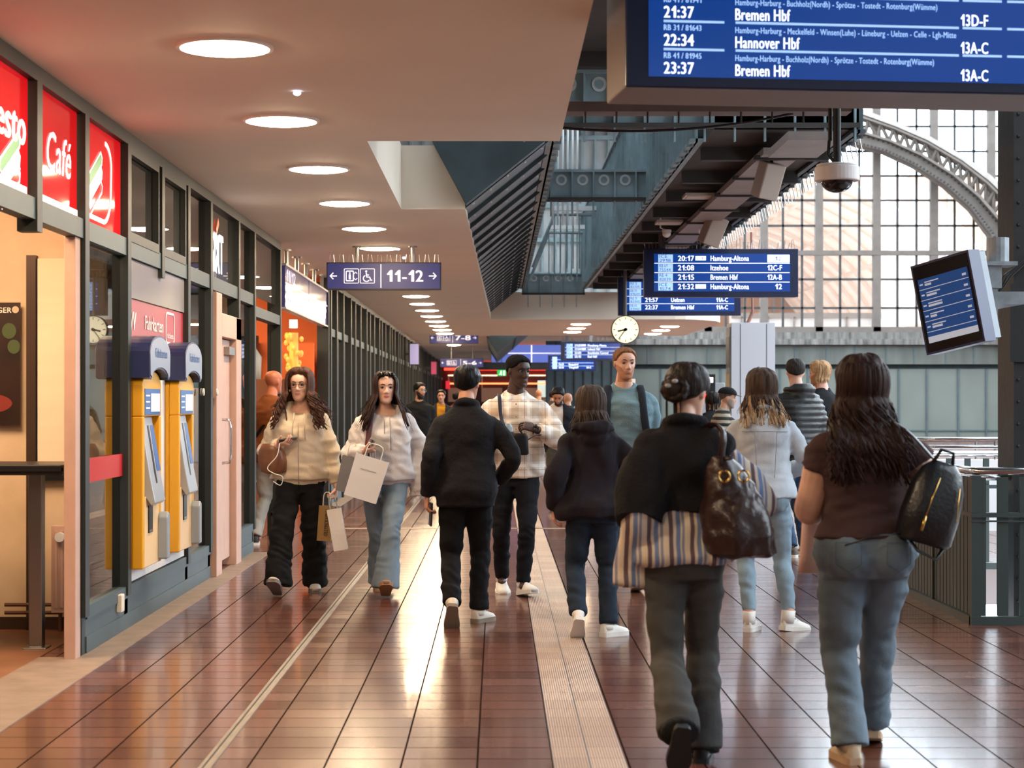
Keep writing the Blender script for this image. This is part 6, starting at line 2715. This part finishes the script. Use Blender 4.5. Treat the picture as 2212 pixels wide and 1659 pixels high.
def paper_bag(px, py0, py1, d, w, dep, m, label, tilt=0., handle='#d8cfc4', rz=0., roll=0., words_=None, wcol=None, group=None):
    a = at(px, py1, d)
    h = (py1 - py0) * d / FPX
    t = empty('paper_bag', a, rz, label, 'shopping bag', group)
    t.rotation_euler = (0, R(roll), rz)
    q = MB()
    o_ = [[V((sx * w / 2 * k, sy * dep / 2 * k2, z)) for sx, sy in ((-1, -1), (1, -1), (1, 1), (-1, 1))] for z, k, k2 in ((0, 1, 1), (h * .5, 1.0, .95), (h, 1.02, .8))]
    i_ = [[V((v.x * .97, v.y * .96, max(v.z, .006))) for v in r_] for r_ in reversed(o_)]
    q.rings(o_ + i_)
    q.build('bag_body', m, t)
    q = MB()
    for sy in (-1, 1):
        q.tube([V(x) for x in spline([V((-w * .25, sy * dep * .35, h * .97)), V((-w * .2, sy * dep * .2, h + .09)), V((w * .2, sy * dep * .2, h + .09)), V((w * .25, sy * dep * .35, h * .97))], 5)], .003, 6)
    q.build('handle', mat('paper_cord_' + handle, handle, .8), t)
    if words_:
        o = text(words_, .030, (w * .25, -dep / 2 - .003, .04), mat('bag_print_' + wcol, wcol, .7), t, 0, bold=.2, squeeze=h * .75)
        o.rotation_euler = (pi / 2, -pi / 2, 0)
    return t


paper_bag(700, 1092, 1168, 14.12, .105, .07, mat('kraft_brown_paper', '#8a6a3c', .8, var=.08), 'brown paper bag with dark lettering in the curly-haired woman\'s hand', words_='OLLYMCKAYNN', wcol='#3a2a18', roll=4)
paper_bag(737, 1098, 1188, 14.05, .105, .07, mat('white_kraft_paper', '#cfc8c2', .7, bump=.3, bscale=14), 'crumpled white paper bag beside the brown one in the curly-haired woman\'s hand', roll=-10, handle='#9aa5ad')

# ---- woman in white hoodie with white bag
p = Person(832, 14.1, 1.665, 0, 'woman in white hoodie and flared blue jeans, sunglasses on her dark hair', False, 3, (10, 3), 1.05,
           hands={-1: dict(w=(-.15, -.24, 1.08), pole=(-.6, .7, -.7), dir=(.9, -.25, .15), curl=.65, n=(.1, .3, 1)), 1: dict(w=(.26, .05, .86), pole=(.5, 1, 0), dir=(.05, .1, -1), curl=.6)},
           feet={1: dict(a=(.02, -.28, .03), pitch=-26, toe=4), -1: dict(a=(-.05, .30, .03), pitch=22, toe=-4)}, skin='#d8ab96')
p.body(brow='#1c1210', lips='#b86a64')
WF = fabric('white_fleece', '#cbc5c4', .95, .05)


def hb2(mb):
    hood(p, .115)(mb)
    p.torso(mb, (.03, .02, .02), .50, .53)
    w = p.wr[1]
    mb.tube([p.el[1], p.el[1].lerp(w, .5), w, w + V((.0, 0, -.12))], [.10, .105, .095, .07], 16, .8)


p.top('hoodie', WF, .52, .822, (.058, .066, .040), (.090, .092, .090, .086, .080, .070, .050), 1., extra=hb2, wr=.008, box=.1, skip=())
q = MB()
q.tube([p.L @ V((.005, -.16, (.70 + .10 * t) * p.H)) for t in [j / 6 for j in range(7)]], .003, 6)
q.tube([p.L @ V((.04, -.12, .81 * p.H)), p.L @ V((.05, -.17, .74 * p.H)), p.L @ V((.055, -.18, .66 * p.H))], .003, 6)
p.add('zipper', q, mat('pale_zip', '#8f8780', .5))
p.pants(denim('flared_blue_denim', '#74838f'), (.102, .096, .080, .072, .080, .100, .112), .010, .57, drop=.045, fold=.005)
p.shoes(mat('tan_suede', '#8a6a52', .8), mat('tan_gum_sole', '#8c6242', .8))
p.hair(hairm('dark_straight_hair', '#2a1812', .35), vol=.018, locks=200, length=.27, wav=.005, lock_r=.009, hl=.74, side=-.4, back=-.85, spread=.10, seed=31, part=True)
earrings(p)
q = MB()
for g in (-1, 1):
    q.ell(p.HM @ V((g * .034, -.072, .105)), (.028, .012, .020), 12, 7)
    q.tube([p.HM @ V((g * .06, -.066, .108)), p.HM @ V((g * .082, -.01, .085)), p.HM @ V((g * .085, .04, .06))], .003, 6)
q.tube([p.HM @ V((-.01, -.084, .108)), p.HM @ V((.01, -.084, .108))], .004, 6)
p.add('sunglasses', q, mat('black_gloss', '#0c0b0d', .1))
q = MB()
f, u, c = p.handframe(-1)
q.rings([[V((x, y, z)) for x, y in rrect(-.036, -.074, .036, .074, .012)] for z in (-.004, .004)], mi=0)
q.rings([[V((x, y, z)) for x, y in rrect(-.032, .028, .010, .070, .01)] for z in (.004, .007)], mi=1)
for a, b in ((-.02, .058), (-.02, .038), (-.002, .048)):
    q.cyl((a, b, .007), (a, b, .009), .008, 12, mi=2)
q.xform(p.M @ Matrix.Translation(p.wr[-1] + V((.115, -.05, .055))) @ Matrix.Rotation(R(-58), 4, 'Y') @ Matrix.Rotation(R(90), 4, 'X'))
held('phone', q, [mat('phone_back_glass', '#a7a19b', .15), mat('phone_camera_plate', '#77736f', .2), BLACKP], 'pale phone with camera lenses in the white-hoodie woman\'s hand', 'phone')
t = paper_bag(778, 985, 1078, 13.78, .245, .09, mat('white_gloss_paper', '#d6d2d0', .5), 'big white shopping bag hanging from the white-hoodie woman\'s forearm', roll=17, handle='#d8d2cc')
q = MB()
q.stroke([(-.06, .22), (-.015, .22), (-.01, .224), (.0, .218), (.01, .222), (.06, .222)], .004, Matrix.Translation((0, -.048, 0)), .002)
q.build('print', mat('bag_print_grey', '#8d8a88', .6), t)
paper_bag(742, 985, 1062, 13.92, .12, .07, mat('grey_gloss_paper', '#6d6c70', .5), 'grey shopping bag behind the left side of the big white bag', roll=12)
paper_bag(812, 1000, 1075, 13.94, .08, .06, mat('grey_gloss_paper2', '#77757a', .5), 'narrow grey shopping bag behind the right side of the big white bag', roll=-4)
q = MB()
q.tube([V(x) for x in spline([p.W(p.sh[-1] + V((.045, -.05, .075))), p.W(p.sh[-1] + V((.035, -.165, -.04))), p.W(p.sh[-1] + V((.02, -.20, -.2))), p.W(p.sh[-1] + V((.02, -.19, -.36)))], 6)], .019, 8, .3)
held('shoulder_strap', q, mat('wine_red_strap', '#4a1c22', .6), 'wine red bag strap over the white-hoodie woman\'s shoulder', 'strap', True)

# ---- man in white plaid shirt
p = Person(1113, 14.1, 1.80, 0, 'man in white plaid overshirt looking aside, small black bag across his chest', True, 2, (38, 6), 1.05,
           hands={-1: dict(w=(-.16, -.27, 1.13), pole=(-.9, .4, -.8), dir=(.55, -.15, .8), curl=.7, n=(.8, .1, -.5)), 1: dict(w=(.15, -.29, 1.245), pole=(.9, .3, -.9), dir=(-.95, -.1, .35), curl=.75, n=(-.2, .6, -.6))},
           feet={1: dict(a=(.06, -.14, .01), pitch=-8, toe=22), -1: dict(a=(-.10, .16, .02), pitch=14, toe=4)}, skin='#3f281f')
p.body(lips='#5a3430', brow='#0f0b0a', iris='#120a06')


def shc(mb):
    c = p.L @ V((0, .006, .842 * p.H))
    mb.tube([c + V((.072 * cos(t), .068 * sin(t), .004 + .026 * sin(t))) for t in [2 * pi * i / 18 - pi / 2 + .35 for i in range(17)]], .019, 8)
    for g in (-1, 1):
        mb.tube([c + V((g * .04, -.062, -.018)), c + V((g * .055, -.098, -.055))], [.022, .010], 8, .6)


p.top('plaid_overshirt', plaid('cream_beige_plaid'), .49, .856, (.042, .050, .028), (.082, .080, .076, .078, .070, .062, .05), .95, extra=shc, wr=.006, box=.25)
q = MB()
for i in range(6):
    q.ell(p.L @ V((.005, -.166 - .004 * (i % 2), (.80 - .052 * i) * p.H)), (.006, .004, .006), 8, 5)
p.add('button', q, mat('shirt_button', '#8a7a6a', .4))['kind'] = 'stuff'
p.pants(fabric('navy_black_cloth', '#16171d'), (.098, .090, .074, .064, .062, .056, .054), .010, .56, fold=.005)
p.shoes(WSHOE, WSOLE, 1.08)
p.hair(hairm('black_cropped_hair', '#0c0a0a', .8), vol=.010, hl=.58, side=.02, back=-.35, seed=4)
q = MB()
f, u, c = p.handframe(1)
q.tube([p.wr[1] + f * .012 + (c * cos(a) * .034 + u * sin(a) * .027) for a in [2 * pi * i / 20 for i in range(21)]], .008, 8)
q.ell(p.wr[1] + f * .012 + c * .0 - u * .03, (.018, .018, .018), 12, 8)
p.add('wristwatch', q, BLACKP)
q = MB()
cc = at(1122, 958, 13.70)
q.rings([[cc + V((hw * math.copysign(abs(cos(a)) ** .5, cos(a)), .045 * math.copysign(abs(sin(a)) ** .6, sin(a)), z)) for a in [2 * pi * j / 20 for j in range(20)]] for z, hw in ((-.085, .055), (-.075, .068), (.05, .064), (.075, .045))])
q2 = MB()
q2.tube([V(x) for x in spline([cc + V((-.04, .0, .07)), p.W(p.sh[-1] + V((.075, -.175, -.12))), p.W(p.sh[-1] + V((.055, -.11, .04))), p.W(p.sh[-1] + V((.05, -.0, .085)))], 6)], .014, 8, .3)
q2.tube([V(x) for x in spline([cc + V((.05, .0, .02)), cc + V((.12, .02, .06)), p.W((.22, -.18, 1.20))], 6)], .014, 8, .3)
held('crossbody_bag', q, fabric('black_nylon', '#121216', .6), 'small black pouch bag across the plaid-shirt man\'s chest', 'bag', True, parts=(('strap', q2, mat('navy_strap', '#1f1a2c', .7)),))
q = MB()
cc = p.W((-.055, -.36, 1.235))
q.rings([[cc + V((.035 * cos(a) * k, .012 * sin(a), z)) for a in [2 * pi * j / 12 for j in range(12)]] for z, k in ((-.05, .7), (-.02, 1), (.03, .9), (.055, .5))])
held('paper_wrapper', q, mat('pale_blue_paper', '#a9bfcc', .5, var=.2, vscale=30), 'crumpled pale blue paper between the plaid-shirt man\'s fingers', 'paper')

# ---- tall man in blue-grey sweater
p = Person(1347, 14.4, 1.865, 0, 'tall fair-haired man in blue-grey sweater with dark backpack straps', True, 2, (14, 2), 1.10,
           hands=HANG, feet=stride(1, .09, .12, .15, .03, 20), skin='#cf9c84')
p.body(beard='#ae7558', brow='#6a4630', lips='#b0705e', iris='#3a4a55')
p.top('sweater', fabric('blue_grey_knit', '#6d868f', .95, .06, .4, 110), .47, .856, (.035, .045, .028), (.092, .084, .074, .068, .062, .056, .044), .96, wr=.006)
p.pants(fabric('dark_grey_cloth', '#1d1e22'), JEANS, .012, .55)
p.shoes(mat('brown_sneaker', '#4a3f36', .7), mat('beige_sole', '#9a8a78', .8))
p.hair(hairm('ginger_blond_hair', '#7a5236', .6), vol=.010, hl=.66, side=.0, back=-.4, seed=6)
q = MB()
for g in (-1, 1):
    q.tube([V(x) for x in spline([p.sh[g] + V((-g * .06, .13, -.10)), p.sh[g] + V((-g * .06, .03, .090)), p.sh[g] + V((-g * .055, -.09, .055)), p.sh[g] + V((-g * .045, -.150, -.08)), p.sh[g] + V((-g * .02, -.150, -.26)), p.sh[g] + V((g * .02, -.06, -.40))], 6)], .030, 10, .3)
q.build('shoulder_strap', fabric('dark_nylon', '#1d212b', .7), p.root, True)
q = MB()
q.rings([[V((hw * math.copysign(abs(cos(a)) ** .6, cos(a)), .22 + .08 * math.copysign(abs(sin(a)) ** .6, sin(a)), z)) for a in [2 * pi * j / 20 for j in range(20)]] for z, hw in ((1.02, .11), (1.06, .14), (1.35, .14), (1.5, .10))])
q.build('backpack', fabric('dark_nylon', '#1d212b', .7), p.root, True)

# ---- two men by the railing
p = Person(1722, 17.5, 1.85, 205, 'man in glossy black puffer jacket seen from behind, standing beside the fair-haired man', True, 2, (-25, 4), 1.1, hands=HANG, vox=.009, skin='#c0907a', feet=stride(-1, .1, .02, .02, 0, 0, 20, fp=0))
p.body(eyes=False)


def puff(me):
    pp, nn = coords(me).copy(), normals(me)
    pp += nn * (np.abs(np.sin(pp[:, 2] * pi / .055)) * .016 - .006)[:, None]
    set_coords(me, pp)


p.top('puffer_jacket', mat('glossy_black_nylon', '#0b0a0a', .5, bump=.3, bscale=25), .47, .858, (.05, .065, .05), (.105, .10, .094, .09, .084, .076, .056), .98, extra=hood(p, .115), wr=.004, post=puff, smooth=2)
p.pants(denim('blue_denim', '#33465e'), JEANS, .012, .55)
p.shoes(mat('striped_sneaker', '#5a5048', .6, var=.4, vscale=20), WSOLE)
p.hair(hairm('dark_grey_hair', '#26211f', .5), vol=.012, hl=.6, side=-.05, back=-.4, seed=9)
p = Person(1778, 18.7, 1.855, 215, 'man with swept-back fair hair and beard in black T-shirt, behind the curly brown hair', True, 2, (20, 2), 1.05, hands=HANG, vox=.009, skin='#cf9a86', feet=stride(-1, .1, .02, .02, 0, 0, 20, fp=0))
p.body(beard='#a0704e', brow='#8a6a4c')
p.top('t_shirt', fabric('charcoal_cotton', '#18191c'), .47, .856, (.03, .035, .02), (.086, .084, .078, .07, .06), .36)
p.pants(denim('dark_blue_denim', '#232d3b'), JEANS, .012, .55)
p.shoes(WSHOE, WSOLE)
p.hair(hairm('fair_hair', '#a88460', .5), vol=.018, hl=.62, side=-.15, back=-.75, seed=10, locks=26, length=.05, lock_r=.010, front=False)

# ---- man in the cap
p = Person(1560, 20.8, 1.60, 90, 'man in black baseball cap and striped shirt standing sideways by the grey pillar', True, 3, (0, 6), 1.12, hands=HANG, vox=.009, skin='#b88a70', feet=stride(1, .09, .05, .05, 0, 0, fp=0))
p.body(beard='#8a7a70')
p.top('striped_shirt', stripes('dark_pale_cross_stripes', [(.5, '#2a2826'), (.5, '#8f8678')], .07, 2), .48, .858, (.05, .06, .03), (.095, .09, .08, .074, .07), .5)
p.pants(fabric('grey_cloth', '#2c2c30'), JEANS, .014, .55)
p.shoes(BSHOE, WSOLE)
p.hair(hairm('short_grey_hair', '#4a423c', .6), vol=.006, side=.0, back=-.35, seed=13)
q = MB()
rs = []
for t in np.linspace(.36, 1.0, 12):
    rs.append([p.HM @ head_pt(float(t), 2 * pi * j / 32, .020) for j in range(32)])
q.rings(rs)
q.rings([[p.HM @ V((x, y, z + .004 * s_)) for x, y, z in ((-.065, -.06, .045), (-.055, -.13, .038), (-.02, -.165, .034), (.02, -.165, .034), (.055, -.13, .038), (.065, -.06, .045))] for s_ in (0, 1)])
p.add('baseball_cap', q, fabric('black_cap_cotton', '#131214'))

# ---- bald man in brown jacket at the shop entrance
p = Person(584, 19.0, 1.77, 150, 'bald man in rust brown jacket and pale jeans turning into the shop entrance', True, 2, (-10, 4), 1.08, hands=HANG, vox=.009, skin='#b5694a', feet={1: dict(a=(.1, .1, 0), pitch=0, toe=40), -1: dict(a=(-.1, -.1, 0), toe=40)})
p.body(eyes=False)
p.top('jacket', fabric('rust_suede', '#7a4322', .85), .47, .858, (.05, .055, .04), (.092, .088, .08, .074, .07, .064, .052), .98, wr=.007)
p.pants(denim('pale_denim', '#9a9894'), JEANS, .012, .55)
p.shoes(mat('black_striped_sneaker', '#1c1a1c', .6), WSOLE)
q = MB()
q.tube([V(x) for x in spline([p.sh[-1] + V((.03, -.13, -.05)), p.sh[-1] + V((.04, .02, .085)), p.sh[-1] + V((.05, .13, -.05)), p.sh[1] + V((-.1, .16, -.30)), p.sh[1] + V((.02, .08, -.42))], 6)], .02, 8, .3)
p.add('bag_strap', q, BLACKF)

# ---- man in black pullover with glasses
p = Person(905, 29, 1.735, 0, 'bearded man in black pullover with glasses looking aside, walking by the dark shop front', True, 2, (42, 2), 1.05, hands=HANG, vox=.011, skin='#b58468', feet=stride(-1, .08, .15, .2, .05, 30))
p.body(beard='#2a1c16', brow='#14100e')
p.top('pullover', fabric('black_pullover', '#151517'), .47, .858, (.04, .045, .03), (.09, .085, .076, .07, .066, .06, .048), .97)
p.pants(denim('blue_denim', '#33465e'), JEANS, .012, .55)
p.shoes(WSHOE, WSOLE)
p.hair(hairm('black_hair', '#0e0c0d', .3), vol=.016, hl=.62, side=-.05, back=-.4, seed=14)
glasses(p, SSTEEL, .003)

# ---- man with the mustard shirt
p = Person(953, 36, 1.67, 0, 'man in dark open jacket over mustard yellow shirt between the two groups', True, 2, (0, 3), 1.05, hands=HANG, vox=.012, skin='#b58468', feet=stride(1, .08, .15, .2, .05, 30))
p.body(brow='#14100e')
p.top('mustard_shirt', fabric('mustard_cotton', '#a8741c'), .48, .856, (.02, .025, .015), skip=(1, -1))
p.top('dark_jacket', fabric('charcoal_jacket', '#1f2226'), .47, .858, (.05, .055, .035), (.09, .085, .076, .07, .066, .06, .048), .97,
      extra=None, post=lambda me: set_coords(me, (lambda a: np.where((np.abs(a[:, 0:1]) < .075) & (a[:, 1:2] < -.03) & (a[:, 2:3] > .5), a * np.array([1, .25, 1]), a))(coords(me).copy())))
p.pants(denim('dark_blue_denim', '#232d3b'), JEANS, .012, .55)
p.shoes(BSHOE, WSOLE)
p.hair(hairm('black_hair', '#0e0c0d', .3), vol=.014, hl=.62, side=-.05, back=-.4, seed=15)

# ---- bearded man looking down
p = Person(1207, 25, 1.68, 0, 'bearded man in dark jacket and white shirt looking down at his phone', True, 10, (-8, 34), 1.05,
           hands={-1: dict(w=(-.12, -.33, 1.05), pole=(-.9, .5, -.6), dir=(.5, -.7, .3), curl=.7, n=(.2, 0, 1)), 1: dict(w=(.2, -.2, .95), pole=(.8, .6, -.3), dir=(-.4, -.8, 0), curl=.7)},
           vox=.010, skin='#a87456', feet=stride(-1, .09, .25, .3, .06, 35))
p.body(beard='#16100e', brow='#100c0a')
p.top('white_shirt', fabric('white_cotton', '#c4bcb6'), .47, .856, (.03, .03, .018), skip=(1, -1))
p.top('dark_jacket', fabric('black_blue_jacket', '#16181d'), .47, .858, (.05, .05, .035), (.092, .088, .08, .074, .068, .062, .048), .97,
      post=lambda me: set_coords(me, (lambda a: np.where((np.abs(a[:, 0:1] + .05) < .095) & (a[:, 1:2] < -.03), a * np.array([1, .3, 1]), a))(coords(me).copy())))
p.pants(fabric('olive_grey_cloth', '#35322e'), JEANS, .014, .55)
p.shoes(WSHOE, WSOLE)
p.hair(hairm('black_hair', '#0e0c0d', .3), vol=.014, hl=.62, side=-.05, back=-.4, seed=16)

# ---- small figures in the distance
FARP = [
    (986, 40, 1.64, 180, 'person in wine red top seen from behind, far along the walkway', '#7a1f2a', '#1c1c20', '#14100e', True),
    (1228, 33, 1.60, 190, 'bald man in dark olive jacket seen from behind, beyond the bearded man', '#33312b', '#26282e', None, True),
    (1251, 38, 1.62, 180, 'person with pinned-up fair hair in light blue top, far right of the bald man', '#8fb0c0', '#3a4656', '#6a4c38', False),
    (1164, 44, 1.74, 180, 'bald man in dark coat far behind the plaid shirt', '#2a2c33', '#1d1e22', None, True),
    (1192, 50, 1.72, 160, 'person with brown hair far behind the bearded man', '#4a4038', '#26282e', '#2a1a12', True),
    (1537, 24, 1.56, 150, 'dark-haired person half hidden behind the bun-haired woman', '#24262c', '#26282e', '#1a1210', False),
]
for i, (px, d, H, yaw, lab, tc, pc_, hc, male) in enumerate(FARP):
    p = Person(px, d, H, yaw, lab, male, 3, (0, 4), 1.05, hands={g: dict(w=(g * .25, 0, .47 * H)) for g in (-1, 1)}, vox=.013, skin='#b88468', feet=stride(1 if i % 2 else -1, .08, .12, .18, .05, 30))
    p.body(eyes=False)
    p.top('top', fabric('top_' + tc, tc), .48, .858, (.045, .05, .035), (.09, .085, .076, .07, .066, .06, .048), .97)
    p.pants(fabric('legs_' + pc_, pc_), JEANS, .012, .55)
    p.shoes(BSHOE if i % 2 else WSHOE, WSOLE)
    if hc:
        p.hair(hairm('far_hair_' + hc, hc), vol=.018, side=-.15, back=-.5, seed=40 + i, extra=(lambda mb, HM: mb.ell(HM @ V((0, .10, .03)), (.045, .04, .045), 10, 6)) if i == 2 else None, locks=30 if i == 5 else 0, length=.16)
